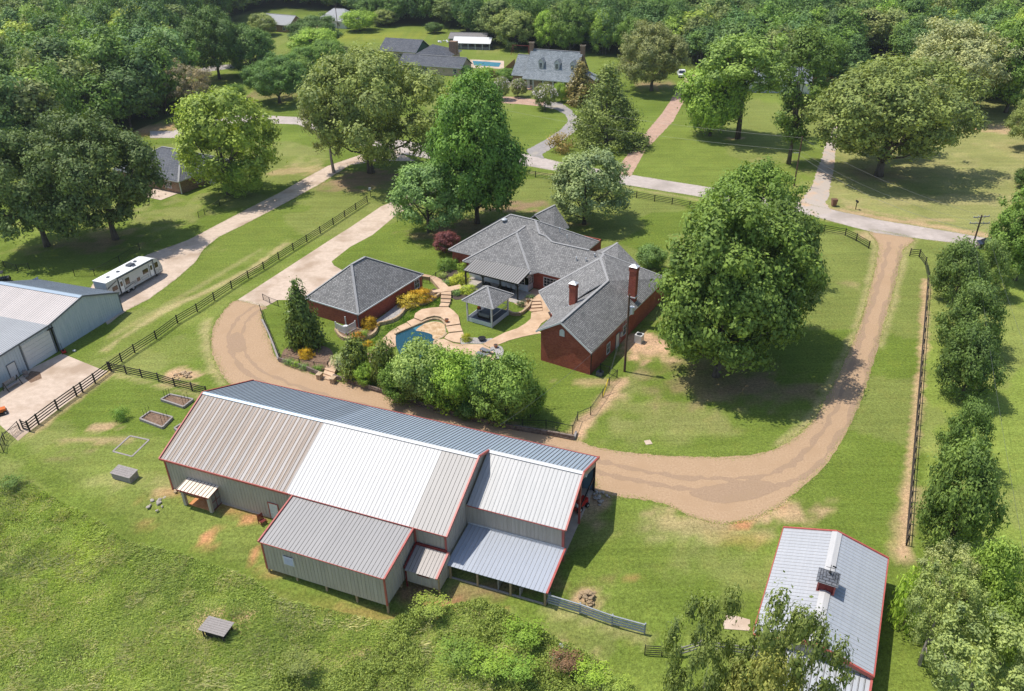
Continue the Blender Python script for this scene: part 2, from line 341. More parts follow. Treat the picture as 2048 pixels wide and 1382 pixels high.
# worn and bare patches: px, py, radius in metres along x, along y, colour, amount
PATCH=[(1330,830,9,4,DRY,.35),(1560,780,6,4,LEAFL,.6),(1440,760,9,6,LEAFL,.55),(1300,690,3.5,4,DIRT,1),(1290,700,2.2,3,DIRT,.9),(1335,860,10,3,OLIVE,.5),
(1700,570,2,1.5,DIRT,.3),(1500,1020,9,2.5,DIRT,.8),(1440,1060,6,2.5,DRY,.8),(1400,1040,4,2,DIRT,.6),
(1485,1048,1.6,.7,RED,1),(1540,1010,1.5,.8,RED,.6),(1480,1080,3,2,RED,.3),(1350,1050,5,3,OLIVE,.7),(1270,1160,1,.5,RED,.5),(1450,1130,6,4,OLIVE,.6),(1470,1290,4,2,OLIVE,.3),
(415,1070,.5,1.3,RED,1),(434,1056,.6,.4,RED,.9),(405,1098,1.2,.5,RED,.6),(510,1108,.4,.9,RED,.9),(505,1037,1,.5,RED,.8),(283,1055,1.2,.8,RED,.4),(330,985,1.4,.8,DIRT,.5),(380,990,4,1.2,RED,.3),(560,1140,2.5,1,RED,.6),
(620,1215,1,.6,RED,.4),(645,1220,1.2,.6,RED,.5),(880,1215,2,.8,RED,.9),(860,1207,2,.6,RED,.5),(1000,1223,1,.5,RED,.8),(850,1175,3,1.5,np.array([.22,.13,.08]),.7),(960,1180,9,1.2,np.array([.24,.13,.08]),.6),
(180,880,4,.7,DIRT,.5),(215,855,2,1,DIRT,.8),(150,905,3,.6,LEAFL,.6),(110,920,3,.5,LEAFL,.5),(195,960,2,1,DRY,.4),(300,960,3,1.5,DRY,.5),(365,751,2.6,1.6,DIRT,.9),(350,770,4,.8,DIRT,.5),
(560,500,8,2,YG,.5),(600,340,7,4,DIRT,.5),(620,330,5,5,DRY,.6),(590,300,9,6,OLIVE,.6),(745,355,9,6,LEAFL,.85),(690,370,6,4,LEAFL,.6),
(860,470,6,4,LEAFL,.6),(940,455,8,4,LEAFL,.7),(1010,415,5,3,LEAFL,.6),(1050,410,6,3,LEAFL,.8),(1168,448,1.2,1,RED,.7),(1110,450,5,1.5,LEAFL,.5),(150,430,14,10,OLIVE,.7),(160,490,9,4,LEAFL,.6),(330,430,9,8,OLIVE,.9),(215,470,5,4,DIRT,.4),(470,400,7,5,OLIVE,.7),
(350,500,8,2,OLIVE,.5),(100,470,8,6,YG,.6),(290,265,12,5,RED,.6),(310,255,12,4,DIRT,.6),(390,155,14,6,DRY,.6),(560,190,15,8,LEAFL,.5),(335,225,10,4,LEAFL,.6),(1060,120,7,4,RED,.8),(1045,105,6,3,DIRT,.8),(900,95,8,6,YG,.8),(640,60,5,4,DIRT,.8),
(755,72,25,4,np.array([.36,.33,.04]),.3),(850,60,22,5,YG,.5),(905,82,5,2,DIRT,.5),(1475,277,2,1.5,DIRT,.9),(1420,272,3,2,OLIVE,.6),(1577,322,1.5,1.5,OLIVE,.6),(1522,322,2,2,DRY,.5),(1310,170,6,5,LEAFL,.8),(1700,350,4,4,OLIVE,.6),
(1750,345,7,5,LEAFL,.6),(1830,340,22,9,DRY,.45),(1900,400,28,3,DRY,.6),(2010,260,7,6,DIRT,.7),(2030,300,8,8,DRY,.6),(1985,225,14,5,OLIVE,.8),(1740,470,2.5,2,DIRT,.7),(1700,465,4,1.2,OLIVE,.6),
(1205,280,5,4,OLIVE,.6),(1620,395,3,2,DIRT,.8),(1640,380,5,6,DRY,.4),(745,350,3,3,DIRT,.3),(1255,770,2,3,DRY,.4),(1170,765,4,1,DIRT,.5),(1200,720,1,1,DIRT,.5),
(437,1245,3,1.6,DIRT,.8),(470,1240,2,1,DIRT,.6),(190,1100,3,1.5,LEAFL,.5),(60,1110,4,2,DRY,.3),(700,1300,3,2,LEAFL,.5),(740,1340,3,2,DIRT,.5),(1125,1330,3,2.5,DIRT,.9),(1180,1195,1.2,1,DIRT,.9),(1060,1110,4,3,OLIVE,.3),(590,1380,2,1,LEAFL,.4),(820,1300,3,2,LEAFL,.3),
(885,95,4,2,YG,.5),(1700,190,5,5,DIRT,.7),(645,118,2,2,DIRT,.5),(965,100,6,3,DRY,.4),(1510,180,14,2,DIRT,.6),(1190,985,3,1.6,LEAFL,.9),(1175,1010,2,3,DIRT,.6)]
for a,b,rx,ry,c,am in PATCH:
    if c is OLIVE or c is DRY: am*=.72
    p=G(a,b); d=np.sqrt(((GV[:,0]-p[0])/rx)**2+((GV[:,1]-p[1])/ry)**2)
    k=d<3
    if k.any():
        al=np.zeros(len(d)); al[k]=am*(1-ss(.45,1.15,d[k]+(nz2[k]-.5)*1.2+(nz4[k]-.5)*1.6)); lay(c,al)
STRIP=[([(1853,560),(1846,700),(1836,800),(1824,900),(1815,1000),(1808,1110)],.5,DIRT,.8),([(1840,980),(1795,1060),(1800,1110)],1.0,DIRT,.4),
([(210,700),(240,678),(330,620),(420,580),(500,540),(570,488)],.6,DRY,.9),([(225,672),(400,572),(520,500)],.5,DRY,.4),([(1243,760),(1205,812),(1165,850),(1150,880)],.9,DIRT,.9),([(1150,880),(1092,866),(1000,852)],.8,DIRT,.8),
([(1660,418),(1760,436),(1900,458),(2048,485)],1.0,DIRT,.7),([(1700,415),(1830,440),(1900,440)],.8,DIRT,.4),([(1740,466),(1755,500),(1742,560),(1718,648),(1680,735),(1640,815),(1608,855),(1560,890)],.7,DRY,.7),([(1830,480),(1808,505),(1797,545),(1779,620),(1757,692)],.7,DRY,.7),
([(415,640),(412,690),(425,730),(445,765)],.8,DRY,.7),([(60,870),(120,825),(220,745)],.6,DIRT,.6),([(225,745),(330,775),(410,795)],.5,DRY,.5),([(1060,345),(1140,352),(1250,374),(1400,400)],.7,DRY,.5),
([(545,1185),(700,1222),(780,1240)],.7,RED,.35),([(395,998),(470,1022),(530,1040)],.7,RED,.5),([(1095,1215),(1290,1275)],.5,DRY,.5),([(30,900),(130,990),(260,1075),(500,1165),(640,1215)],1.3,LAWN,.8)]
for pl,wd,c,am in STRIP:
    w_=[G(*q)[:2] for q in pl]; dm=np.full(len(GV),1e9)
    for a_,b_ in zip(w_,w_[1:]):
        ab=b_-a_; t_=np.clip(((GV[:,:2]-a_)@ab)/(ab@ab),0,1); dm=np.minimum(dm,np.hypot(*(GV[:,:2]-a_-t_[:,None]*ab).T))
    lay(c,am*(1-ss(.4,1.5,dm/wd+(nz2-.5)*1.2+(nz4-.5)*1.5)))
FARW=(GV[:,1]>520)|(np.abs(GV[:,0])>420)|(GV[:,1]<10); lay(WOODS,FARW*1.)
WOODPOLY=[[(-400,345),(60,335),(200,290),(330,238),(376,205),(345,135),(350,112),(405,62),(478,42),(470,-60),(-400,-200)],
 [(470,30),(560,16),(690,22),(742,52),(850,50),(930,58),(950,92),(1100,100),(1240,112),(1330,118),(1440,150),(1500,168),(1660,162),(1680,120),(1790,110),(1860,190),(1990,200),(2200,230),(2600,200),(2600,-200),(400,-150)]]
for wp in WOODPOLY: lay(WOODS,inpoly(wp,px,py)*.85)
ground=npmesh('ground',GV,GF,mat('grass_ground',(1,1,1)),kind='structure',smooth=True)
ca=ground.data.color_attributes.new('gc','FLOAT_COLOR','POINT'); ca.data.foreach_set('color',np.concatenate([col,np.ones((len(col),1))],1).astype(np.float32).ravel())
m=MATS['grass_ground']; nt=m.node_tree; N=nt.nodes; L=nt.links; b=N['Principled BSDF']; b.inputs['Roughness'].default_value=1; b.inputs['Specular IOR Level'].default_value=.05
at=N.new('ShaderNodeAttribute'); at.attribute_name='gc'; ge=N.new('ShaderNodeNewGeometry')
def nmod(vec,scale,lo,hi,det=6,a=.3,c=.7,stretch=None):
    if stretch:
        mp=N.new('ShaderNodeMapping'); mp.inputs['Rotation'].default_value=(0,0,stretch[1]); mp.inputs['Scale'].default_value=(stretch[0],1,1); L.new(vec,mp.inputs[0]); vec=mp.outputs[0]
    n=N.new('ShaderNodeTexNoise'); n.inputs['Scale'].default_value=scale; n.inputs['Detail'].default_value=det; n.inputs['Roughness'].default_value=.7; L.new(vec,n.inputs['Vector'])
    r=N.new('ShaderNodeMapRange'); r.inputs[1].default_value=a; r.inputs[2].default_value=c; r.inputs[3].default_value=lo; r.inputs[4].default_value=hi; L.new(n.outputs['Fac'],r.inputs[0]); return r.outputs[0],n
f1,n1=nmod(ge.outputs['Position'],3.2,.60,1.40,8); f2,_=nmod(ge.outputs['Position'],.14,.86,1.12); f3,_=nmod(ge.outputs['Position'],.9,.91,1.09,3,.35,.65,(.06,.75)); f4,_=nmod(ge.outputs['Position'],8,.72,1.28,2)
def mul(a,b):
    x=N.new('ShaderNodeMath'); x.operation='MULTIPLY'; L.new(a,x.inputs[0]); L.new(b,x.inputs[1]); return x.outputs[0]
fac=mul(mul(f1,f2),mul(f3,f4)); vm=N.new('ShaderNodeVectorMath'); vm.operation='SCALE'; L.new(at.outputs['Color'],vm.inputs[0]); L.new(fac,vm.inputs['Scale'])
hm,_=nmod(ge.outputs['Position'],.5,0,.5,6,.5,.75); mx=N.new('ShaderNodeMix'); mx.data_type='RGBA'; L.new(hm,mx.inputs[0]); L.new(vm.outputs[0],mx.inputs[6])
hv=N.new('ShaderNodeMix'); hv.data_type='RGBA'; hv.blend_type='MULTIPLY'; hv.inputs[0].default_value=1; hv.clamp_result=False; L.new(vm.outputs[0],hv.inputs[6]); hv.inputs[7].default_value=(1.32,1.12,1.15,1); L.new(hv.outputs[2],mx.inputs[7])
L.new(mx.outputs[2],b.inputs['Base Color']); bp=N.new('ShaderNodeBump'); bp.inputs['Strength'].default_value=.6; bp.inputs['Distance'].default_value=.12; L.new(n1.outputs['Fac'],bp.inputs['Height']); L.new(bp.outputs[0],b.inputs['Normal'])
# ------------------------------------------------------------------ sheets laid on the ground
def crom(P,closed=True,k=6):
    n=len(P); out=[]
    for i in range(n if closed else n-1):
        p0,p1,p2,p3=(np.array(P[(i+j)%n if closed else min(max(i+j,0),n-1)],float) for j in (-1,0,1,2))
        for t in np.linspace(0,1,k,endpoint=False):
            out.append(.5*((2*p1)+(-p0+p2)*t+(2*p0-5*p1+4*p2-p3)*t*t+(-p0+3*p1-3*p2+p3)*t**3))
    if not closed: out.append(np.array(P[-1],float))
    return out
def dens(P,step=.7,jit=0,seed=1):
    R=random.Random(seed); out=[]; n=len(P)
    for i in range(n):
        a=np.array(P[i]); b_=np.array(P[(i+1)%n]); k=max(1,int(np.linalg.norm(b_-a)/step))
        for j in range(k):
            q=a+(b_-a)*j/k; out.append((q[0]+R.uniform(-jit,jit),q[1]+R.uniform(-jit,jit)))
    return out
def sheet(name,pix,z,m,smooth=False,jit=0,thick=0,world=False,seed=1,kind='structure',parent=None,step=.7):
    P=[tuple(p[:2]) for p in (pix if world else [G(*q) for q in pix])]
    if smooth: P=crom(P)
    if jit: P=dens(P,step,jit,seed)
    t=tessellate_polygon([[Vector((p[0],p[1],0)) for p in P]])
    b=MB(); b.fixn=False; n=len(P); b.v=[(float(p[0]),float(p[1]),z) for p in P]
    A=sum(P[i][0]*P[(i+1)%n][1]-P[(i+1)%n][0]*P[i][1] for i in range(n))
    for f in t:
        a,c,d=(P[i] for i in f); up=(c[0]-a[0])*(d[1]-a[1])-(c[1]-a[1])*(d[0]-a[0])
        b.f.append(tuple(f) if up>0 else tuple(f)[::-1]); b.m.append(0)
    if thick:
        b.v+=[(float(p[0]),float(p[1]),z-thick) for p in P]
        for i in range(n):
            j=(i+1)%n; b.f.append((i,i+n,j+n,j) if A>0 else (j,j+n,i+n,i)); b.m.append(0)
    return b.build(name,m,parent,kind=kind)
ROAD=[(300,262),(345,262),(400,243),(490,229),(595,234),(720,262),(860,292),(960,300),(1060,309),(1115,323),(1245,347),(1410,373),(1600,405),(1760,440),(1900,463),(2048,490),(2300,535),(2300,566),(2048,515),(1900,485),(1750,466),(1620,431),(1410,395),(1245,369),(1130,345),(1060,333),(960,325),(860,318),(720,292),(595,249),(490,245),(410,256),(350,276),(300,276)]
sheet('road',ROAD,.012,M_asph,jit=.08,step=1.5)
NDRIVE=[(790,300),(735,305),(690,320),(655,332),(600,362),(560,385),(500,415),(430,452),(376,480),(301,507),(250,530),(188,565),(170,590),(215,650),(253,621),(300,597),(355,556),(390,525),(398,512),(407,498),(437,474),(487,450),(560,412),(640,368),(700,330),(760,322),(830,322)]
sheet('neighbour_driveway',NDRIVE,.016,M_conc,jit=.05)
DRIVE=[(975,322),(940,326),(900,350),(830,385),(762,413),(700,455),(660,480),(475,600),(530,614),(556,600),(610,600),(690,560),(684,540),(668,531),(663,523),(700,494),(745,470),(793,430),(850,395),(925,350),(985,328)]
sheet('concrete_driveway',DRIVE,.016,M_conc)
GRAVEL=[(475,601),(455,613),(436,638),(424,665),(422,690),(429,718),(444,748),(462,770),(520,800),(700,840),(900,880),(1100,925),(1180,945),(1195,985),(1220,990),(1290,1000),(1340,1012),(1375,1030),(1440,1046),(1500,1038),(1560,1010),(1600,977),(1640,942),(1672,900),(1700,850),(1728,785),(1755,690),(1777,615),(1795,540),(1806,500),(1828,478),(1760,462),(1738,464),(1750,478),(1757,500),(1745,560),(1720,650),(1681,740),(1640,820),(1610,858),(1560,893),(1500,910),(1400,914),(1250,904),(1180,890),(1143,876),(1050,858),(900,825),(760,782),(640,752),(560,722),(540,680),(526,645),(524,622),(531,614)]
sheet('gravel_driveway',GRAVEL,.008,M_grav,smooth=True,jit=.13,step=.5)
sheet('asphalt_circle_drive',[(1062,312),(1051,301),(1083,284),(1121,260),(1136,243),(1131,229),(1111,219),(1085,213),(1090,202),(1121,205),(1141,219),(1166,246),(1158,257),(1107,294),(1085,308),(1088,318)],.016,M_grasph,jit=.15)
sheet('brick_courtyard',[(1085,213),(1035,208),(1000,206),(1000,193),(1035,194),(1090,202)],.018,M_tanbr)
sheet('brick_lane',[(1243,350),(1240,330),(1262,300),(1325,226),(1345,195),(1375,150),(1395,150),(1372,195),(1346,243),(1290,302),(1262,352)],.018,M_tanbr,jit=.1)
sheet('gravel_lane',[(1597,408),(1622,375),(1638,330),(1653,285),(1664,262),(1690,210),(1712,165),(1730,165),(1708,215),(1683,265),(1671,300),(1667,340),(1660,380),(1652,405),(1665,425),(1630,432)],.014,M_gravg,jit=.25)
sheet('shop_apron',[(0,785),(62,737),(124,707),(205,740),(218,742),(180,772),(115,820),(60,862),(36,882),(0,850)],.016,M_conc)
sheet('apron_edge_bed',[(50,757),(62,742),(80,744),(84,757),(62,766)],.022,M_soil)
sheet('far_left_lane',[(360,150),(372,146),(420,132),(470,128),(470,136),(425,142),(380,155)],.014,M_grasph)
sheet('slab_beside_small_barn',[(1452,1227),(1500,1240),(1500,1262),(1445,1258)],.05,M_conc,thick=.05)
sheet('septic_lid',[(1288,882),(1300,880),(1305,888),(1292,890)],.05,M_conc,thick=.05)
def strip(name,pix,off,wd,z,m,seed,jit=.12):
    C_=[np.array(p) for p in crom([G(*q)[:2] for q in pix],False,7)]; R=random.Random(seed); L_=[];Q_=[]
    for i,p in enumerate(C_):
        d=C_[min(i+1,len(C_)-1)]-C_[max(i-1,0)]; d=d/np.linalg.norm(d); n=np.array([-d[1],d[0]]); L_.append(p+n*(off+wd/2+R.uniform(-jit,jit))); Q_.append(p+n*(off-wd/2+R.uniform(-jit,jit)))
    return sheet(name,L_+Q_[::-1],z,m,world=True)
M_track=gravelmat('compacted_gravel',(.285,.19,.12),(.39,.27,.175),(.33,.225,.14))
CLN=[(1792,486),(1783,520),(1770,570),(1750,630),(1735,685),(1705,780),(1665,860),(1615,925),(1550,960),(1460,970),(1360,965),(1250,945),(1170,925)]
for k,(o_,w_) in enumerate(((.95,.55),(-.95,.6))): strip('wheel_track',CLN,o_,w_,.014,M_track,k+3,.28)
CL2=[(520,612),(485,640),(470,675),(480,710),(520,750),(620,790),(760,825),(900,860),(1050,890),(1150,912)]
for k,(o_,w_) in enumerate(((.8,.5),(-.8,.55))): strip('wheel_track',CL2,o_,w_,.014,M_track,k+13,.25)
sheet('damp_gravel_patch',[(455,680),(470,665),(488,672),(492,695),(478,705),(460,700)],.018,M_track,smooth=True,jit=.1); sheet('damp_gravel_patch',[(1380,985),(1450,965),(1520,960),(1560,975),(1500,1000),(1430,1005)],.018,M_track,smooth=True,jit=.15)
# ------------------------------------------------------------------ building helpers
SEAM_W=.035  # width of the darker strip beside each rib
M_seam2=mat('pale_seam',(.30,.29,.28),rough=.8)  # lighter version of the rib side tone
def corr(b,O,X,Y,W,y0,y1,pitch=.305,rib=.06,h=.045,x0=0.,off=0.,mats=(0,1),rmin=0):
    """ribbed metal sheet: flats (material 0) and ribs with darker sides (material 1); y0,y1 = functions of x"""
    O=Vector(O); X=Vector(X).normalized(); Y=Vector(Y).normalized(); Nn=X.cross(Y).normalized()
    if not callable(y0): _a=y0; y0=lambda x:_a
    if not callable(y1): _b=y1; y1=lambda x:_b
    def q(xa,xb,ha,hb,m):
        b.cur=m; P=lambda x,y,hh:O+X*x+Y*y+Nn*hh
        b.face([P(xa,y0(xa),ha),P(xb,y0(xb),hb),P(xb,y1(xb),hb),P(xa,y1(xa),ha)])
    xs=[]; x=x0+off
    while x<x0+W-1e-4: xs.append(x); x+=pitch
    e=x0
    for x in xs:
        a=x; bb=min(x+rib,x0+W)
        if a>e+1e-5: q(e,a,0,0,mats[0])
        if bb-a<rib*.9: e=a; continue
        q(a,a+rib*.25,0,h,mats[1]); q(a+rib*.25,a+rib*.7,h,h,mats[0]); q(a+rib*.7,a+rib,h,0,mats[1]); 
        e=a+rib+SEAM_W; q(a+rib,e,.001,.001,mats[1])
    if x0+W>e+1e-5: q(e,x0+W,0,0,mats[0])
    b.cur=0
def metal_slope(parent,O,X,Y,W,Ln,color,m=None,width=1.2,name='roof_panel',colf=None,pitch=.40,rib=.06,h=.045,under=.05,grime=None,gr=None):
    global SEAM_W
    SEAM_W=.035 if gr is None else gr
    m=m or M_metal; n=max(1,round(W/width)); wd=W/n; X=Vector(X).normalized(); Y=Vector(Y).normalized()
    b=MB(); b.fixn=False; corr(b,(0,0,0),X,Y,wd,0,Ln,pitch=wd/round(wd/pitch),rib=rib,h=h)
    Nn=X.cross(Y).normalized(); U=-Nn*under; A=[Vector((0,0,0)),X*wd,X*wd+Y*Ln,Y*Ln]; b.cur=0
    b.face([a+U for a in A][::-1]); 
    for i in range(4): b.face([A[i],A[i]+U,A[(i+1)%4]+U,A[(i+1)%4]])
    o=b.build(name,[m,grime or M_seam],parent,uv=False); objs=[]
    for i in range(n):
        c=o if i==0 else link_copy(o,parent)
        c.location=tuple(Vector(O)+X*(wd*i)); cc=colf(i,(i+.5)*wd) if colf else color
        if isinstance(cc,tuple) and len(cc)==4 and isinstance(cc[3],bpy.types.Material):
            c.material_slots[0].link='OBJECT'; c.material_slots[0].material=cc[3]; cc=cc[:3]
        k=random.uniform(.96,1.04); c.color=(cc[0]*k,cc[1]*k,cc[2]*k,1); objs.append(c)
    return objs
def ribwall(parent,p,q,z0,ztop,m,name='wall',pitch=.38,rib=.07,h=.03,flip=False):
    """upright ribbed wall from p to q (local x,y), outer side to the right of p->q"""
    X=Vector((q[0]-p[0],q[1]-p[1],0)); W=X.length; b=MB(); b.fixn=False
    corr(b,(p[0],p[1],0),X,(0,0,1),W,z0,ztop,pitch,rib,h,mats=(0,0))
    return b.build(name,[m,M_seam],parent,uv=False)
def extr(b,P,d):
    d=Vector(d); P=[Vector(p) for p in P]; Q=[p+d for p in P]; b.face(P[::-1]); b.face(Q)
    for i in range(len(P)): j=(i+1)%len(P); b.face([P[i],P[j],Q[j],Q[i]])
def roofslope(parent,P,m,name='roof_slope',t=.14):
    b=MB(); P=[Vector(p) for p in P]
    n=Vector((0,0,0))
    for i in range(len(P)): n+=P[i].cross(P[(i+1)%len(P)])
    if n.z<0: P=P[::-1]
    b.fixn=False; T=tessellate_polygon([P])
    for f in T:
        a,c,d=(P[i] for i in f); f2=(a,c,d) if (c-a).cross(d-a).z>0 else (a,d,c)
        b.face(f2); b.face([p-Vector((0,0,t)) for p in f2][::-1])
    b.cur=1
    for i in range(len(P)):
        j=(i+1)%len(P); a,c=P[i],P[j]; b.face([a-Vector((0,0,t)),c-Vector((0,0,t)),c,a])
    return b.build(name,[m,M_white if m is not M_shing3 else M_white],parent)
def cap(parent,p,q,m=None,w=.34,name='ridge_cap',t=.05):
    b=MB(); p=Vector(p)+Vector((0,0,.03)); q=Vector(q)+Vector((0,0,.03)); b.beam(p,q,w,t); return b.build(name,m or M_cap,parent)
def wallpoly(parent,P,m,name='wall',t=.2,dirn=None):
    b=MB(); extr(b,P,dirn); return b.build(name,m,parent)
def window(parent,c,ax,w,h,frame=M_white,pane=M_glass,cols=2,rows=2,out=None,name='window',t=.06):
    """c=centre on wall, ax=horizontal unit vector along the wall, out=outward normal"""
    ax=Vector(ax).normalized(); out=Vector(out).normalized(); c=Vector(c); z=Vector((0,0,1)); f=MB(); g=.09
    def bar(x0,x1,z0,z1,d): 
        a=[c+ax*x0+z*z0,c+ax*x1+z*z0,c+ax*x1+z*z1,c+ax*x0+z*z1]; f.hexa(a,[p+out*d for p in a])
    bar(-w/2,w/2,h/2-g,h/2,t); bar(-w/2,w/2,-h/2,-h/2+g,t+.03); bar(-w/2,-w/2+g,-h/2+g,h/2-g,t); bar(w/2-g,w/2,-h/2+g,h/2-g,t)
    for i in range(1,cols): x=-w/2+w*i/cols; bar(x-.02,x+.02,-h/2+g,h/2-g,t*.7)
    for i in range(1,rows): y=-h/2+h*i/rows; bar(-w/2+g,w/2-g,y-.02,y+.02,t*.6)
    o=f.build(name,frame,parent); p=MB(); a=[c+ax*sx*(w/2-g)+z*sz*(h/2-g)+out*.012 for sx,sz in ((-1,-1),(1,-1),(1,1),(-1,1))]
    p.fixn=False; p.face(a if (a[1]-a[0]).cross(a[2]-a[0]).dot(out)>0 else a[::-1]); p.build('pane',pane,o); return o
def door(parent,c,ax,w,h,out,m=M_white,frame=M_gtrim,name='door',handle=True):
    ax=Vector(ax).normalized(); out=Vector(out).normalized(); c=Vector(c); z=Vector((0,0,1)); b=MB()
    def bar(B,x0,x1,z0,z1,d0,d): a=[c+ax*x0+z*z0+out*d0,c+ax*x1+z*z0+out*d0,c+ax*x1+z*z1+out*d0,c+ax*x0+z*z1+out*d0]; B.hexa(a,[p+out*(d-d0) for p in a])
    bar(b,-w/2,w/2,0,h,.0,.035); 
    for zz in (.25,.55): bar(b,-w/2+.12,w/2-.12,h*zz,h*(zz+.22),.037,.05)
    o=b.build(name,m,parent); f=MB(); bar(f,-w/2-.08,-w/2,0,h+.08,.0,.07); bar(f,w/2,w/2+.08,0,h+.08,.0,.07); bar(f,-w/2,w/2,h,h+.08,.0,.07); f.build('frame',frame,o)
    if handle: k=MB(); k.lump(c+ax*(w/2-.12)+z*1.0+out*.09,(.04,.04,.04),1,0); k.build('handle',M_black,o)
    return o
ZL=-1.6
# ================================================================== large metal barn
BF=FR((BO[0],BO[1]),-21.7)
barn=thing('metal_barn','long metal barn with red trim, brown-streaked and bright white roof and stepped sheds','barn',BF.w(0,0,0),BF.rz)
RZ,RV_,EZ=7.43,7.5,4.14; sl=(RZ-EZ)/(RV_+.2)
def slope(parent,u0,u1,v0,z0,v1,z1,color,**k):   # v0,z0 = low edge ; panels run u
    Ln=math.hypot(v1-v0,z1-z0); Y=((0),(v1-v0)/Ln,(z1-z0)/Ln)
    X=(1,0,0)
    if v1<v0: # rear slope, ribs run the other way: keep normal upward
        return metal_slope(parent,(u0,v1,z1),(1,0,0),(0,(v0-v1)/Ln,(z0-z1)/Ln),u1-u0,Ln,color,**k)
    return metal_slope(parent,(u0,v0,z0),X,Y,u1-u0,Ln,color,**k)
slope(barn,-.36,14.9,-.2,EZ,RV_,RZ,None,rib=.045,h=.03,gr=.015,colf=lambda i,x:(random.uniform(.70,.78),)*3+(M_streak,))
slope(barn,14.9,28.2,-.2,EZ,RV_,RZ,(.445,.445,.445),rib=.05,h=.02,gr=.02,grime=M_seam2)
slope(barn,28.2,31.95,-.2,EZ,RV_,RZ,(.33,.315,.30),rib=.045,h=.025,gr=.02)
slope(barn,-.36,15.3,15.25,4.2,RV_,RZ,(.95,.95,.95),m=M_blueg)  # rear slopes: same roofing, darker blue tone paints in sky reflection and less sun
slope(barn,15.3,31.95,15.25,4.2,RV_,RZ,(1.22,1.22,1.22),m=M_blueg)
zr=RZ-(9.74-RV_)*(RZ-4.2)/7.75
slope(barn,31.95,41.65,4.4,4.0,9.74,zr,(.43,.43,.425),rib=.1,h=.03,grime=M_seam2,gr=0)
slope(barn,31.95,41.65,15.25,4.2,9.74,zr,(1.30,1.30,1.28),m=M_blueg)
for a,b_,mm in (((-.36,RV_,RZ),(14.9,RV_,RZ),M_ridgeb),((14.9,RV_,RZ),(31.95,RV_,RZ),M_white),((31.95,9.74,zr),(41.65,9.74,zr),M_white)):
    b=MB(); 
    for sgn in (-1,1):
        p=Vector(a)+Vector((0,0,.09)); q=Vector(b_)+Vector((0,0,.09)); d=Vector((0,sgn*.25,-.09)); b.face([p,q,q+d,p+d] if sgn<0 else [q,p,p+d,q+d])
    b.build('ridge_cap',mm,barn)
# walls
gab=lambda u_v:0
def gable_z(v): return (EZ+ (v+.2)*sl) if v<RV_ else RZ-(v-RV_)*(RZ-4.2)/7.75
ribwall(barn,(0,0),(31.75,0),0-.0,EZ+.0,M_wallm)
ribwall(barn,(0,15.1),(0,0),0,lambda x:gable_z(15.1-x)-.06,M_wallm)
ribwall(barn,(31.75,0),(31.75,10.0),-1.3,lambda x:gable_z(x)-.06,M_wallm)
ribwall(barn,(41.45,15.1),(0,15.1),0,4.15,M_wallm)
ribwall(barn,(31.75,4.54),(41.45,4.54),-.7,4.0,M_wallm)
# right gable of the wing: upper strip only, open carport below
def wing_z(v): return 4.0+(v-4.4)*(zr-4.0)/5.34 if v<9.74 else gable_z(v)
ribwall(barn,(41.45,4.54),(41.45,15.1),lambda x:wing_z(4.54+x)-1.1,lambda x:wing_z(4.54+x)-.05,M_wallm)
b=MB(); b.box(33.5,33.6,4.7,15,0,4.1); b.build('inner_wall',M_insul,barn)
b=MB(); b.box(31.8,41.4,4.6,15.0,-.05,.03); b.build('carport_floor',M_conc,barn)
b=MB(); b.box(33.6,41.45,14.98,15.06,0,3.2); b.build('back_panel',M_insul,barn)
for v in (4.6,9.8,14.95):
    b=MB(); b.box(41.3,41.5,v-.1,v+.1,0 if v>6 else -.6,wing_z(v)-.15); b.build('post',M_dark if v>10 else M_red,barn)
b=MB(); b.beam((41.4,9.8,1.9),(41.4,14.9,1.9),.1,.14); b.build('rail',M_black,barn)
def trim(pts,w=.16,h=.2,m=M_red,name='red_trim',parent=barn):
    for a,c in zip(pts,pts[1:]): b=MB(); b.beam(a,c,w,h); b.build(name,m,parent)
trim([(-.42,-.25,EZ-.02),(14.9+.3,-.25,EZ-.02)],.10,.2)
trim([(15.2,-.24,EZ-.0),(31.95,-.24,EZ-.0)],.05,.1)
trim([(-.42,-.25,EZ),(-.42,RV_,RZ+.02),(-.42,15.3,4.2)],.14,.22)
trim([(32.02,-.25,EZ),(32.02,RV_,RZ+.04),(32.02,9.74,zr+.05)],.16,.24)
trim([(41.72,4.35,4.0),(41.72,9.74,zr+.03),(41.72,15.3,4.2)],.16,.24)
trim([(-.36,15.3,4.18),(41.65,15.3,4.18)],.08,.14)
trim([(31.95,4.33,3.98),(41.65,4.33,3.98)],.05,.08)
for u,v,z0,z1 in ((-.02,-.03,0,EZ),(31.78,-.03,-.6,EZ),(28.7,-.05,1.2,EZ),(41.48,4.5,-.6,3.9)):
    b=MB(); b.box(u-.08,u+.08,v-.06,v+.06,z0,z1); b.build('corner_trim',M_red,barn)
b=MB()
b.box(0,31.7,-.08,.2,-.6,.06); b.box(-.1,.2,.2,15,-.2,.05); b.build('footing',M_conc,barn)
door(barn,(12.9,-.035,.03),(1,0,0),1.05,2.0,(0,-1,0),frame=M_red)
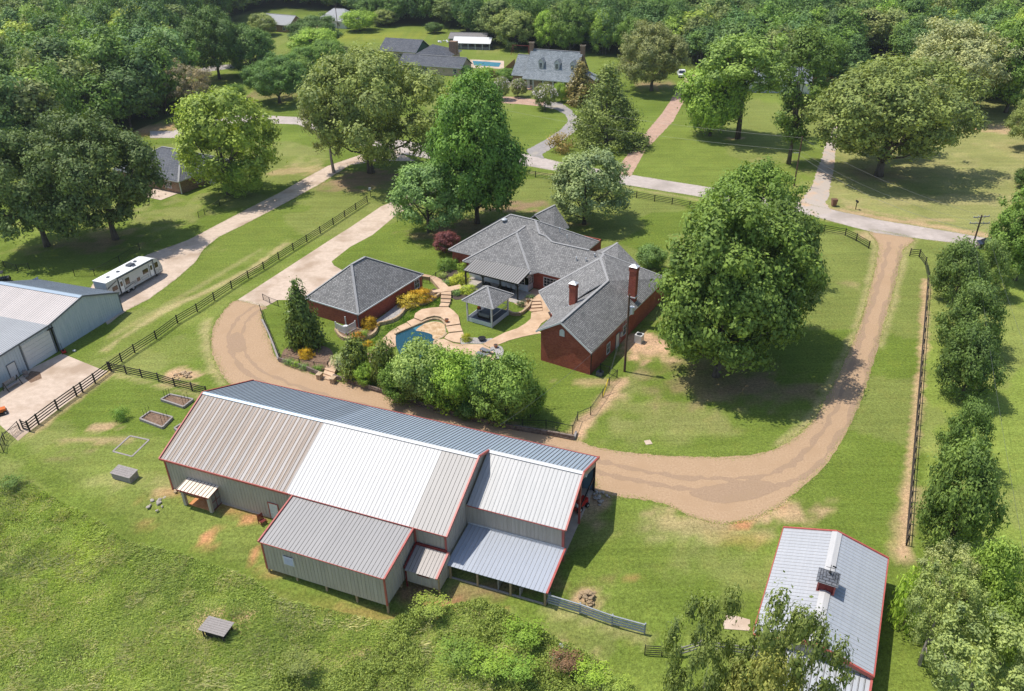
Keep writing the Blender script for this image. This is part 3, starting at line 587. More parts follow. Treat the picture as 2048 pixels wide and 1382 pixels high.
# front shed (raised on posts)
SH=dict(u0=15.75,u1=28.62,v=-5.62,zt=EZ-.12,ze=3.15,wb=-.3)
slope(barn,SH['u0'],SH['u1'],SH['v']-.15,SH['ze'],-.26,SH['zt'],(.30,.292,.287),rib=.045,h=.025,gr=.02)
ssl=(SH['zt']-SH['ze'])/(SH['v']+.15-(-.26))*-1
zsh=lambda v:SH['ze']+(v-(SH['v']-.15))*ssl
ribwall(barn,(SH['u0']+.1,SH['v']),(SH['u1']-.1,SH['v']),SH['wb'],SH['ze']+.02,M_wallm)
ribwall(barn,(SH['u0']+.1,-.1),(SH['u0']+.1,SH['v']),SH['wb'],lambda x:zsh(-.1-x)-.05,M_wallm)
ribwall(barn,(SH['u1']-.1,SH['v']),(SH['u1']-.1,-.05),SH['wb'],lambda x:zsh(SH['v']+x)-.05,M_wallm)
b=MB(); b.box(SH['u0']+.12,SH['u1']-.12,SH['v']+.05,-.1,SH['wb']+.02,SH['wb']+.12); b.build('shed_floor',M_dark,barn)
trim([(SH['u0']-.06,-.2,SH['zt']+.05),(SH['u0']-.06,SH['v']-.2,SH['ze']+.05)],.14,.2)
trim([(SH['u1']+.06,-.2,SH['zt']+.05),(SH['u1']+.06,SH['v']-.2,SH['ze']+.05)],.16,.2)
trim([(SH['u0'],SH['v']-.18,SH['ze']),(SH['u1'],SH['v']-.18,SH['ze'])],.05,.08)
for u in (SH['u0']+.1,SH['u1']-.1): b=MB(); b.box(u-.08,u+.08,SH['v']-.06,SH['v']+.06,SH['wb'],SH['ze']); b.build('corner_trim',M_red,barn)
for u in np.linspace(SH['u0']+.15,SH['u1']-.15,5): b=MB(); b.box(u-.09,u+.09,SH['v']+.02,SH['v']+.2,ZL,SH['wb']); b.build('post',M_post,barn)
for u in (20,24.5,28.3): b=MB(); b.box(u-.09,u+.09,-2.8,-2.6,ZL,SH['wb']); b.build('post',M_post,barn)
# louvre on the shed wall
lv=MB(); lv.box(18.13,19.1,SH['v']-.055,SH['v']-.035,1.15,2.2); lo=lv.build('vent',M_dark,barn)
for x_ in (18.05,19.1): b=MB(); b.box(x_,x_+.08,SH['v']-.12,SH['v']-.01,1.15,2.2); b.build('frame',M_white,lo)
for k in range(6):
    b=MB(); zz=1.22+k*.17; b.hexa([(18.13,SH['v']-.15,zz),(19.1,SH['v']-.15,zz),(19.1,SH['v']-.06,zz+.06),(18.13,SH['v']-.06,zz+.06)],[(18.13,SH['v']-.15,zz+.03),(19.1,SH['v']-.15,zz+.03),(19.1,SH['v']-.06,zz+.09),(18.13,SH['v']-.06,zz+.09)]); b.build('slat',M_white,lo)
# little shed
sv_,se,st,sb=-2.45,1.25,2.05,-.3
slope(barn,28.75,31.95,sv_-.2,se,-.05,st,(.34,.31,.29),rib=.045,h=.025,gr=.015); trim([(32.0,-.05,st+.05),(32.0,sv_-.25,se+.05)],.2,.16)
b=MB(); b.beam((28.75,-.12,st+.16),(31.9,-.12,st+.16),.1,.28); b.build('red_trim',M_maroon,barn)
b=MB(); b.beam((28.72,-.1,st+.12),(28.72,sv_-.1,se+.12),.1,.24); b.build('red_trim',M_maroon,barn)
zs2=lambda v:se+(v-(sv_-.2))*(st-se)/(-.05-(sv_-.2))
ribwall(barn,(28.75,sv_),(32.1,sv_),sb,se+.05,M_wallm); ribwall(barn,(32.1,sv_),(32.1,0),sb,lambda x:zs2(sv_+x)-.05,M_wallm)
for u in (28.8,32.08): b=MB(); b.box(u-.06,u+.06,sv_-.08,sv_+.06,-1.4,se); b.build('post',M_maroon if u<30 else M_post,barn)
b=MB(); b.beam((30.0,sv_-.06,1.0),(31.2,sv_-.06,1.0),.06,.14); b.build('rail',M_maroon,barn)
# lean-to
le,lt=1.15,1.62
slope(barn,31.95,41.6,-.7,le,4.5,lt,(.37,.40,.45),rib=.09,h=.03,grime=M_seam2,gr=0); trim([(41.68,4.5,lt+.05),(41.68,-.75,le+.05)],.18,.16); trim([(31.95,4.47,lt+.1),(41.6,4.47,lt+.1)],.12,.08,M_white,'flashing')
for u in (32.3,35.0,38.2,41.45): b=MB(); b.box(u-.09,u+.09,-.6,-.42,-1.3,le); b.build('post',M_post,barn)
b=MB(); b.box(32,41.5,-.5,4.4,-1.2,-.58); b.build('lean_to_floor',M_soil,barn)
b=MB(); b.box(36.9,37.0,-.4,4.4,-.58,1.1); b.box(39,39.08,-.4,4.4,-.58,.5); b.build('partition',M_oldwood,barn)
b=MB(); b.beam((32,-.5,-.5),(41.5,-.5,-.5),.12,.16); b.beam((41.5,-.5,-.5),(41.5,4.4,-.2),.12,.16); b.build('sill_beam',M_oldwood,barn)
# porch over the side door
b=MB(); pr=[(2.15,2.3),(6.35,2.3)]
metal_slope(barn,(2.5,-1.75,2.15),(1,0,0),(0,math.cos(.12),math.sin(.12)),3.95,1.75,(.80,.68,.55),rib=.05)
for u in (2.9,6.15): b=MB(); b.box(u-.16,u+.16,-1.55,-1.25,0,2.15); b.build('porch_post',M_wallm,barn)
trim([(2.5,-1.76,2.12),(6.45,-1.76,2.12)],.06,.14,M_maroon)
b=MB(); b.box(6.2,6.26,-1.2,0,.05,.15); b.box(6.2,6.26,-1.2,0,1.9,2.1); b.box(6.2,6.26,-.65,-.6,.1,2.0); b.box(6.2,6.26,-1.2,0,1.0,1.06); b.build('screen_frame',M_maroon,barn)
b=MB(); b.box(6.22,6.24,-1.2,0,.1,2); b.build('screen',M_barndark,barn)
b=MB(); b.box(3.1,6.1,-1.35,-.08,0,.035); b.build('clay_floor',M_redsoil,barn)
door(barn,(4.6,-.035,.03),(1,0,0),1.0,2.0,(0,-1,0),m=M_dark,frame=M_maroon)
b=MB(); b.lump((41.9,9.9,zr-.5),(.1,.1,.12),1,0); b.lump((41.9,10.15,zr-.5),(.08,.1,.1),1,0); b.build('floodlight',M_white,barn)
# ================================================================== small barn, lower right
SB=FR(PZ(1567.7,1056,3.0)[:2],-27.0)
sb_=thing('small_metal_barn','white ribbed metal barn with red edges and a cupola, lower right corner','barn',SB.w(0,0,0),SB.rz)
def onv(F_,px,py,v0):
    d=ray(px,py); t=(v0+float(F_.o[:2]@F_.v))/(d[:2]@F_.v); p=np.array([0,0,HC])+d*t; q=p[:2]-F_.o[:2]; return (float(q@F_.u),v0,float(p[2]))
eR=onv(SB,1774,1122.2,0); wS=eR[0]; rR=onv(SB,1674.7,1063.9,0); rdg,rz_=rR[0],rR[2]; print('SMALL BARN',eR,rR)
Ls=math.hypot(rdg,rz_-3)
def pslope(parent,O,X,Y,W,L,c,**k): return metal_slope(parent,O,X,Y,W,L,c,**k)
# left slope: panels laid along the ridge direction (-v)
metal_slope(sb_,(0,0,3.0),(0,-1,0),(rdg/Ls,0,(rz_-3)/Ls),13.2,Ls,(.43,.44,.46),rib=.08,h=.03,grime=M_seam2,gr=0)
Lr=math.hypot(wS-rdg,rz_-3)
metal_slope(sb_,(wS,-13.2,3.0),(0,1,0),(-(wS-rdg)/Lr,0,(rz_-3)/Lr),13.2,Lr,(.38,.41,.45),rib=.08,h=.03,grime=M_seam2,gr=0)
for sg in (-1,1):
    b=MB(); p=Vector((rdg,0,rz_+.08)); q=Vector((rdg,-13.2,rz_+.08)); d=Vector((sg*.42,0,-.42*(rz_-3)/(rdg if sg<0 else wS-rdg))); b.face([p,q,q+d,p+d]); b.build('ridge_cap',M_metal,sb_).color=(.52,.51,.50,1)
trim([(-.05,.05,2.98),(rdg,.05,rz_+.0),(wS+.05,.05,2.98)],.16,.24,parent=sb_)
trim([(-.05,-13.25,2.98),(rdg,-13.25,rz_+.0),(wS+.05,-13.25,2.98)],.18,.32,parent=sb_)
trim([(-.06,0,2.95),(-.06,-13.2,2.95)],.08,.12,parent=sb_); trim([(wS+.06,0,2.95),(wS+.06,-13.2,2.95)],.1,.14,parent=sb_)
gz2=lambda u:3+(rz_-3)*(u/rdg if u<rdg else (wS-u)/(wS-rdg))
ribwall(sb_,(.2,-.2),(.2,-13),0,2.95,M_wallm); ribwall(sb_,(wS-.2,-13),(wS-.2,-.2),0,2.95,M_wallm)
ribwall(sb_,(.2,-13),(wS-.2,-13),0,lambda x:gz2(x+.2)-.1,M_wallm); ribwall(sb_,(wS-.2,-.2),(.2,-.2),0,lambda x:gz2(wS-.2-x)-.1,M_wallm)
metal_slope(sb_,(2.6,-16.3,2.15),(1,0,0),(0,math.cos(.16),math.sin(.16)),wS-2.7,3.25,(.44,.46,.48),rib=.08)
trim([(wS-.02,-16.3,2.15),(wS-.02,-13.1,2.7)],.16,.2,parent=sb_)
for u in (2.8,wS-.3): b=MB(); b.box(u-.08,u+.08,-16.2,-16.05,0,2.15); b.build('post',M_post,sb_)
# cupola
cz=SB.z(1638,1150,rz_+.9); cv=cz[1]
cu=thing('cupola_tmp','','',(0,0,0)); bpy.data.objects.remove(cu)
zb=rz_-.35; b=MB(); b.box(rdg-.62,rdg+.62,cv-.6,cv+.55,zb,rz_+.95); b.build('cupola',M_maroon,sb_); cup=bpy.data.objects[[o.name for o in kids(sb_) if o.name.startswith('cupola')][0]]
for (x0,x1,y0,y1) in ((-.7,-.58,-.7,-.58),(.58,.7,-.7,-.58),(-.7,-.58,.5,.62),(.58,.7,.5,.62)): b=MB(); b.box(rdg+x0,rdg+x1,cv+y0,cv+y1,zb,rz_+1.0); b.build('corner_post',M_red,cup)
b=MB(); b.box(rdg-.58,rdg+.58,cv-.72,cv-.6,rz_-.25,rz_-.1); b.box(rdg-.58,rdg+.58,cv-.72,cv-.6,rz_+.88,rz_+.98); b.build('sill',M_red,cup)
apx=(rdg,cv-.02,rz_+1.5); R_=[(rdg-.85,cv-.85,rz_+1.0),(rdg+.85,cv-.85,rz_+1.0),(rdg+.85,cv+.8,rz_+1.0),(rdg-.85,cv+.8,rz_+1.0)]
for i in range(4): roofslope(cup,[R_[i],R_[(i+1)%4],apx],M_shing3,name='cupola_roof',t=.06)
b=MB(); b.lump((apx[0],apx[1],apx[2]+.1),(.13,.13,.13),1,.2); b.tube([(apx[0],apx[1],apx[2]),(apx[0],apx[1],apx[2]+.9)],.02,6); b.beam((apx[0]-.35,apx[1],apx[2]+.55),(apx[0]+.35,apx[1],apx[2]+.6),.03,.03); b.beam((apx[0],apx[1]-.2,apx[2]+.45),(apx[0],apx[1]+.2,apx[2]+.45),.03,.03); b.beam((apx[0]+.1,apx[1],apx[2]+.8),(apx[0]+.4,apx[1],apx[2]+.75),.02,.14); b.build('weathervane',M_black,cup)
# ================================================================== workshop at the left edge
so_=G(245.8,622.5); WS=FR(so_[:2],70.45)
shop=thing('metal_workshop','blue-grey metal workshop with white roll-up door at left edge','workshop',WS.w(0,0,0),WS.rz)
LD=15.2
def sslope(u0,z0,u1,z1,c,**k):  # slope between two lines parallel to v; eave first
    L_=math.hypot(u1-u0,z1-z0); Y=((u1-u0)/L_,0,(z1-z0)/L_)
    if u1<u0: return metal_slope(shop,(u0,-.15,z0),(0,1,0),Y,LD,L_,c,**k)
    return metal_slope(shop,(u0,LD-.15,z0),(0,-1,0),Y,LD,L_,c,**k)
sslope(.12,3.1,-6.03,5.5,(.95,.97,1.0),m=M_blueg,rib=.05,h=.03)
sslope(-12.4,4.25,-6.03,5.5,(.52,.47,.445),rib=.05,h=.03,grime=M_seam2,gr=0)
sslope(-19.5,4.0,-12.4,4.25,(.36,.37,.38),rib=.05,h=.03,grime=M_seam2,gr=0); sslope(-26,3.8,-19.5,4.0,(.5,.5,.5),rib=.05)
b=MB(); b.face([(-6.03,-.15,5.6),(-6.03,15,5.6),(-6.55,15,5.48),(-6.55,-.15,5.48)][::-1]); b.face([(-6.03,-.15,5.6),(-6.03,15,5.6),(-5.6,15,5.42),(-5.6,-.15,5.42)]); b.build('ridge_cap',M_ridgeb,shop)
def sz(u):
    if u>-6.03: return 3.1+(u-0)*(5.5-3.1)/-6.03
    return 5.5+(u+6.03)*(5.5-4.25)/6.37 if u>-12.4 else 4.25+(u+12.4)*.035
ribwall(shop,(-11.9,0),(0,0),0,lambda x:sz(-11.9+x)-.08,M_wallb)
ribwall(shop,(-26,0),(-17.3,0),0,lambda x:sz(-26+x)-.08,M_wallb)
ribwall(shop,(-17.3,0),(-11.9,0),3.6,lambda x:sz(-17.3+x)-.08,M_wallb)
ribwall(shop,(0,0),(0,LD-.3),0,3.05,M_wallb); ribwall(shop,(0,LD-.3),(-26,LD-.3),0,3.6,M_wallb)
trim([(.12,-.2,3.06),(-6.03,-.2,5.5),(-12.4,-.2,4.22),(-26,-.2,3.78)],.12,.22,M_gtrim,'grey_trim',shop)
for u,z1 in ((0.02,3.1),(-11.9,4.1),(-17.2,4.0),(-12.35,4.1)): b=MB(); b.box(u-.08,u+.08,-.07,.05,0,z1); b.build('corner_trim',M_gtrim,shop)
rd=MB(); rd.box(-17,-12.45,.02,.1,0,3.6); rdo=rd.build('rollup_door',M_white,shop)
for k in range(6): b=MB(); b.box(-17+.05,-12.5,-.02,.02,.05+k*.59,.05+k*.59+.56); b.build('panel',M_white,rdo)
door(shop,(-19.2,-.035,0),(1,0,0),1.15,2.2,(0,-1,0))
b=MB(); b.lump((-12.2,-.3,3.75),(.3,.15,.12),1,0); b.lump((-12.75,-.3,3.75),(.25,.15,.12),1,0); b.build('floodlight',M_black,shop)
# ================================================================== brick house
g0=G(1180,750); H=FR(g0[:2],-32.0)
house=thing('brick_house','rambling red brick house with grey shingle hip roofs and two chimneys','house',H.w(0,0,0),H.rz)
pa=(-14.25,11.72,3.2); pe=(-9.08,6.52,3.2); r0=(-4.2,-.3,6.7); r1=(-4.16,13.27,6.7); ht=(-8.1,19.0,6.95); pk=(-8.2,20.3,7.15)
eR0=(.23,-.3,3.55); eR1=(.1,25,3.2); gL=(-7.79,-.3,4.45)
Wc=(-34.6,17.9,3.); Nn=(-27.8,26.2,7.5); N2=(-23.05,26.0,7.5); c3=(-21.0,23.7,6.45); c4=(-19.7,23.5,6.4); c5=(-18.1,22.6,6.05); c6=(-11.7,22.6,6.05); Ec=(-14.7,32.4,3.2); Eb=(-14.6,24.5,3.2)
sw=(-30.1,15.4,3.0); sr=(-24.25,22.1,6.6); st_=(-24.3,25.0,6.65); se_=(-18.3,16.3,3.15); cc1=(-17.6,17.4,3.2); ccR=(-8.6,17.3,3.2)
RS=lambda P,**k: roofslope(house,P,M_shing,**k)
RS([eR0,eR1,pk,ht,r1,r0]); 
vly=(-6.3,8.6,5.0)
RS([gL,r0,(-4.18,11.8,6.69),(-7.9,5.4,4.42)])
RS([pe,(-8.0,5.2,4.3),(-5.6,10.0,6.15),r1,ht,pa]); RS([pa,ht,pk])
RS([pa,pk,(-9.0,21.4,6.5),(-13.2,17.3,3.25)])
# front slope of the main range and its neighbours
RS([Wc,(-29.9,18.0,3.0),st_,Nn]); RS([st_,(-20.9,19.9,4.5),cc1,ccR,(-8.6,22.6,6.05),c6,c5,c4,c3,N2,Nn])
RS([sw,se_,sr]); RS([se_,cc1,(-21.2,22.0,5.6),st_,sr]); RS([sw,sr,st_,(-28.6,18.6,3.6)])
RS([N2,c3,c4,c5,c6,(-11.7,22.6,6.0),Eb,Ec]); RS([Nn,N2,(-22.8,34.3,3.2),(-34.6,34.3,3.0)]); RS([Wc,Nn,(-34.6,34.3,3.0)]); RS([N2,Ec,(-22.8,34.3,3.2)])
RS([c5,c6,(-8.6,22.6,6.0),(-8.6,27,3.2),(-14.6,27,3.2)]); RS([pk,eR1,(-14.4,25.6,3.2),(-9.0,21.4,6.4)])
# small gables on the far side
RS([(-26.3,31.5,5.9),(-25.6,37.2,5.9),(-21.9,35.6,3.1),(-22.2,30.4,3.9)]); RS([(-26.3,31.5,5.9),(-25.6,37.2,5.9),(-29,37.2,3.2),(-29.5,31.5,3.4)])
RS([(-9.9,23.2,5.7),(-9.5,28.0,5.7),(-4.9,25.9,3.9),(-6.4,21.6,5.5)]); RS([(-9.9,23.2,5.7),(-9.5,28.0,5.7),(-13,28,3.6),(-13,23.5,3.6)])
for a,c in ((r0,r1),(r1,ht),(ht,pk),(pa,ht),(Wc,Nn),(Nn,N2),(N2,c3),(c3,c4),(c4,c5),(c5,c6),(sw,sr),(se_,sr),(sr,st_),(pk,eR1),(N2,Ec),((-9.9,23.2,5.7),(-9.5,28.0,5.7)),((-26.3,31.5,5.9),(-25.6,37.2,5.9))): cap(house,a,c)
gw=MB(); extr(gw,[(-7.2,0,0),(0,0,0),(0,0,3.45),(-4.15,0,6.4),(-7.2,0,4.55)],(0,.25,0)); gw.build('brick_wall',M_brick,house)
def bw(x0,x1,y0,y1,z1=3.1,m=M_brick,name='brick_wall',z0=0): b=MB(); b.box(x0,x1,y0,y1,z0,z1); return b.build(name,m,house)
bw(-.25,0,.25,17,3.2); bw(-7.2,-6.95,.25,6,4.2); bw(-.8,-.0,17,24.5,3.1); bw(-34.2,-29.6,18.4,18.65); bw(-34.2,-33.95,18.65,34,2.95); bw(-34,-15,33.6,33.8,3); bw(-15.1,-14.9,24.5,33.6,3.1)
bw(-18.8,-17.0,17.95,18.2); bw(-14.6,-8.5,17.95,18.2); bw(-17.0,-14.6,17.95,18.2,.75); bw(-17,-14.6,17.95,18.2,3.1,z0=2.35); bw(-8.6,-8.4,6.9,17.9,3.0); bw(-14.5,-1,24.6,24.8,3.0)
bw(-9.55,-8.95,6.75,7.35,3.1); b=MB(); b.face([(-33.9,33,3),(-20,33,3),(-20,18,3),(-33.9,18,3)]); b.build('ceiling',M_dark,house)
# panelled sun room under the front gable
bw(-29.6,-18.8,16.3,16.5,1.0,M_offw,'panelled_wall'); bw(-29.6,-18.8,16.3,16.5,3.0,M_offw,'panelled_wall',2.35); bw(-19.0,-18.8,16.5,18,.95,M_offw,'panelled_wall'); bw(-19,-18.8,16.5,18,3.1,M_offw,'panelled_wall',2.35); bw(-29.6,-29.4,16.5,18.4,3.0,M_brick)
for u in np.arange(-28.9,-19.2,1.62): window(house,(u+.75,16.3,1.67),(1,0,0),1.5,1.35,cols=3,rows=3,out=(0,-1,0))
for v in (16.95,17.65): window(house,(-18.8,v,1.65),(0,1,0),.68,1.4,cols=2,rows=3,out=(1,0,0))
window(house,(-15.8,17.95,1.55),(1,0,0),2.3,1.6,cols=4,rows=3,out=(0,-1,0)); door(house,(-13.5,17.92,0),(1,0,0),1,2.1,(0,-1,0))
b=MB(); b.box(-.02,.09,.02,.14,0,3.4); b.build('downpipe',M_black,house)
window(house,(0.0,10.5,1.6),(0,1,0),1.6,1.5,out=(1,0,0)); window(house,(0,5.2,1.3),(0,1,0),1.0,1.6,out=(1,0,0)); door(house,(0.01,8,0),(0,1,0),.95,2.1,(1,0,0))
# gable vent with an arched top
b=MB(); extr(b,[(-4.45,-.02,4.55),(-3.75,-.02,4.55),(-3.75,-.02,5.3),(-3.93,-.02,5.5),(-4.1,-.02,5.57),(-4.27,-.02,5.5),(-4.45,-.02,5.3)],(0,-.06,0)); b.build('gable_vent',M_white,house)
for a,c in ((gL,r0),(r0,eR0)): b=MB(); b.beam(Vector(a)+Vector((0,-.02,-.12)),Vector(c)+Vector((0,-.02,-.12)),.06,.22); b.build('barge_board',M_white,house)
def chimney(u,v,zb,zt,w):
    b=MB(); b.box(u-w,u+w,v-w*.8,v+w*.8,zb,zt-.5); o=b.build('chimney',M_brick,house)
    b=MB(); b.box(u-w-.06,u+w+.06,v-w*.8-.06,v+w*.8+.06,zt-.5,zt); b.build('brick_collar',M_brick,o)
    b=MB(); b.box(u-w+.05,u+w-.05,v-w*.8+.05,v+w*.8-.05,zt,zt+.18); b.build('flue',M_black,o)
    b=MB(); e=.1; q=[(u-w-e,v-w*.8-e,zt+.18),(u+w+e,v-w*.8-e,zt+.18),(u+w+e,v+w*.8+e,zt+.18),(u-w-e,v+w*.8+e,zt+.18)]
    for i in range(4): b.face([q[i],q[(i+1)%4],(u,v,zt+.52)])
    b.face(q[::-1]); b.build('rain_cap',M_ridge,o)
    b=MB(); b.box(u-w-.1,u+w+.1,v-w*.8-.12,v+w*.8+.1,zb+.9,zb+1.05); b.build('flashing',M_ridge,o)
chimney(-6.25,7.05,4.2,8.3,.46); chimney(-.95,14.6,3.6,8.9,.52)
for a in ((-12.8,20.6,5.1),(-11.3,20.8,5.2),(-10.4,21.8,5.7),(-19.4,27.5,6.0),(-17.8,27.0,5.3)):
    b=MB(); b.cyl((a[0],a[1]),.07,a[2]-.3,a[2]+.35,8); b.cyl((a[0],a[1]),.13,a[2]+.3,a[2]+.38,8); b.build('vent_pipe',M_ridge,house)
b=MB(); b.lump((-28.2,24.9,7.0),(.5,.5,.22),2,0); b.build('turbine_vent',M_ridge,house)
for k,(x,y) in enumerate(((.5,18.0),(.3,19.5))): pass
# metal patio roof on the front
pat=[(-28.3,13.0,2.65),(-18.6,13.0,2.65),(-18.4,16.7,3.3),(-28.1,16.7,3.3)]
Lp=math.hypot(3.7,.65); metal_slope(house,(-28.3,13.0,2.85),(1,0,0),(0,3.7/Lp,.65/Lp),9.8,Lp+.1,(.27,.26,.25),m=M_metal,width=.41,pitch=.41,rib=.05,h=.05,name='patio_roof_panel')
for u in (-28.1,-24.9,-21.8,-18.75): b=MB(); b.box(u-.09,u+.09,13.15,13.33,0,2.75); b.build('patio_post',M_black,house)
b=MB(); b.beam((-28.2,13.2,2.65),(-18.6,13.2,2.65),.14,.22); b.beam((-18.65,13.2,2.65),(-18.65,16.3,3.05),.12,.2); b.build('patio_beam',M_black,house)
for u in (-24.9,-18.75):
    b=MB(); b.beam((u,13.24,2.1),(u-.45,13.24,2.55),.08,.08); b.beam((u,13.24,2.1),(u+.45,13.24,2.55),.08,.08); b.build('bracket',M_black,house)
sheet('patio_paving',[H.w(-28.5,12.2)[:2],H.w(-18.2,12.2)[:2],H.w(-18.2,16.4)[:2],H.w(-29.4,16.4)[:2]],.03,M_stoned,world=True)
sheet('entry_walk',[H.w(-18.6,12.0)[:2],H.w(-13.0,10.5)[:2],H.w(-10.0,9.2)[:2],H.w(-9,17.8)[:2],H.w(-18.6,17.8)[:2]],.024,M_path,world=True)
# ================================================================== garage
GF_=FR(G(718,660)[:2],-32.0)
gar=thing('brick_garage','detached red brick garage with steep grey hip roof beside the driveway','garage',GF_.w(0,0,0),GF_.rz)
ez=2.55; q=[(-10.0,-.05,ez),(.3,-.05,ez),(.3,15.0,ez),(-10.0,15.0,ez)]
a1=GF_.z(702.3,528.5,7.0); a2=GF_.z(728,513,7.0); a1=(-4.85,a1[1],7.0); a2=(-4.85,max(a2[1],a1[1]+2.3),7.0)
for P in ([q[0],q[1],a1],[q[1],q[2],a2,a1],[q[2],q[3],a2],[q[3],q[0],a1,a2]): roofslope(gar,P,M_shing)
for a,c in ((q[0],a1),(q[1],a1),(q[2],a2),(q[3],a2),(a1,a2)): cap(gar,a,c)
for x0,x1,y0,y1 in ((-9.7,0,0.15,.4),(-.25,0,.4,14.7),(-9.7,0,14.7,14.95),(-9.7,-9.45,.4,14.7)): b=MB(); b.box(x0,x1,y0,y1,0,2.5); b.build('brick_wall',M_brick,gar)
window(gar,(0,13.6,1.45),(0,1,0),1.2,1.5,out=(1,0,0)); b=MB(); b.box(-.06,.06,.02,.14,0,2.5); b.build('downpipe',M_gtrim,gar)
b=MB(); b.beam(q[0],q[1],.08,.16); b.beam(q[1],q[2],.08,.16); b.build('gutter',M_offw,gar)
# ================================================================== gazebo
ZF=FR(G(984,656)[:2],-32.0)
gzb=thing('gazebo','square gazebo with grey pyramid roof and white skirting on the lawn','gazebo',ZF.w(0,0,0),ZF.rz)
qz=[(-4.75,-.35,3.35),(.55,-.45,3.35),(.7,4.9,3.35),(-4.6,5.0,3.35)]; az=(-2.1,2.3,5.1)
for i in range(4): roofslope(gzb,[qz[i],qz[(i+1)%4],az],M_shing,t=.12); cap(gzb,qz[i],az,w=.3)
for x,y in ((-4.15,.05),(-.05,.05),(-.05,4.4),(-4.15,4.4)): b=MB(); b.box(x-.1,x+.1,y-.1,y+.1,0,3.3); b.build('post',M_white,gzb)
b=MB(); b.box(-4.2,0,0,.06,.05,.7); b.box(-.06,0,.06,4.45,.05,.7); b.box(-4.2,-4.14,.06,4.45,.05,.7); b.box(-4.2,0,4.39,4.45,.05,.7); b.build('skirting',M_offw,gzb)
for k in range(14): b=MB(); b.box(-4.12,-.08,.1+k*.305,.1+k*.305+.29,.64,.69); b.build('deck_board',M_blackp,gzb)
b=MB(); b.beam((-.05,.2,1.75),(-.05,4.3,1.75),.06,.06); b.beam((-4.15,4.42,1.7),(-.1,4.42,1.7),.06,.06); b.build('rail',M_white,gzb)
b=MB()
for k in range(20): b.box(-.07,-.04,.35+k*.2,.38+k*.2,.7,1.72)
b.build('balusters',M_black,gzb,kind='stuff')
def sofa(loc,rz,w,name,label,base=.45):
    t=thing(name,label,'sofa',loc,rz); b=MB(); b.box(-w/2,w/2,-.4,.4,.05,.38); b.build('frame',M_black,t)
    for i in range(2): x=-w/2+.1+i*(w-.2)/2; b=MB(); b.box(x,x+(w-.2)/2-.03,-.35,.2,.38,.5); b.build('seat_cushion',M_fabric,t); b=MB(); b.box(x,x+(w-.2)/2-.03,.2,.38,.42,.85); b.build('back_cushion',M_fabric,t)
    for s in (-1,1): b=MB(); b.box(s*w/2-.06,s*w/2+.06,-.4,.4,.3,.62); b.build('arm',M_black,t)
    return t
sofa(ZF.w(-1.7,.9,.69),ZF.rz+math.pi,2.0,'outdoor_sofa','dark grey outdoor sofa on the gazebo deck')
t=thing('side_table','low dark side table with orange pumpkin-like pot in gazebo corner','table',ZF.w(-3.6,2.2,.69)); b=MB(); b.box(-.3,.3,-.3,.3,.42,.47); b.build('tabletop',M_black,t)
for sx in (-.25,.25):
    for sy in (-.25,.25): b=MB(); b.box(sx-.03,sx+.03,sy-.03,sy+.03,0,.42); b.build('leg',M_black,t)
p=MB(); p.lump((0,0,.2),(.28,.28,.24),2,.03); tag(p.build('round_pot',M_orange,loc=ZF.w(-3.6,2.2,1.16)),'round orange pot standing on the gazebo side table','pot')
# ================================================================== far and neighbouring houses
def gable_house(name,label,F_,u0,u1,v0,v1,ez,rz,roofm,wallm,cat='house',ov=.4,hip=0,wins=(),t=None):
    h=t or thing(name,label,cat,F_.w(0,0,0),F_.rz); vm=(v0+v1)/2
    A=[(u0-ov,v0-ov,ez-.05),(u1+ov,v0-ov,ez-.05),(u1+ov,v1+ov,ez-.05),(u0-ov,v1+ov,ez-.05)]; R=[(u0-ov+hip,vm,rz),(u1+ov-hip,vm,rz)]
    roofslope(h,[A[0],A[1],R[1],R[0]],roofm); roofslope(h,[A[2],A[3],R[0],R[1]],roofm)
    if hip: roofslope(h,[A[1],A[2],R[1]],roofm); roofslope(h,[A[3],A[0],R[0]],roofm)
    cap(h,R[0],R[1],M_cap)
    b=MB(); b.box(u0,u1,v0,v0+.2,0,ez); b.build('front_wall',wallm,h); b=MB(); b.box(u0,u1,v1-.2,v1,0,ez); b.build('back_wall',wallm,h)
    for u,d in ((u0,.2),(u1-.2,.2)):
        b=MB(); extr(b,[(u,v0+.2,0),(u,v1-.2,0),(u,v1-.2,ez)]+([] if hip else [(u,vm,rz-.25)])+[(u,v0+.2,ez)],(d,0,0)); b.build('end_wall',wallm,h)
    for (c,w_,hh) in wins: window(h,(c[0],v0,c[1]),(1,0,0),w_,hh,out=(0,-1,0),t=.1)
    return h
# white-columned house with three dormers
Q=FR(G(1049,184)[:2],-24.5); o=Q
e0=Q.z(1044,156.5,3.3); e1=Q.z(1145,165,3.3); rL=Q.z(1071,94.5,10.4); rR_=Q.z(1168,100.5,10.4); print('WH',e0,e1,rL,rR_,Q.z(1019.5,146.5,3.3),Q.z(1038,106,9))
wh=thing('dormer_house','large blue-grey roofed house with three white dormers, columned porch and end chimneys','house',Q.w(0,0,0),Q.rz)
U0,U1,V0=e0[0],e0[0]+rR_[0]-rL[0]+1.0,e0[1]; VR=V0+7.2; VB=VR+6.0; RZ2=10.4
RS2=lambda P:roofslope(wh,P,M_shing2)
RS2([(U0,V0,3.3),(U1,V0,3.3),(U1,V0+2.2,4.9),(U1,VR,RZ2),(U0+.0,VR,RZ2),(U0,V0+2.2,4.9)]); RS2([(U0,VR,RZ2),(U1,VR,RZ2),(U1,VB,4.2),(U0,VB,4.2)])
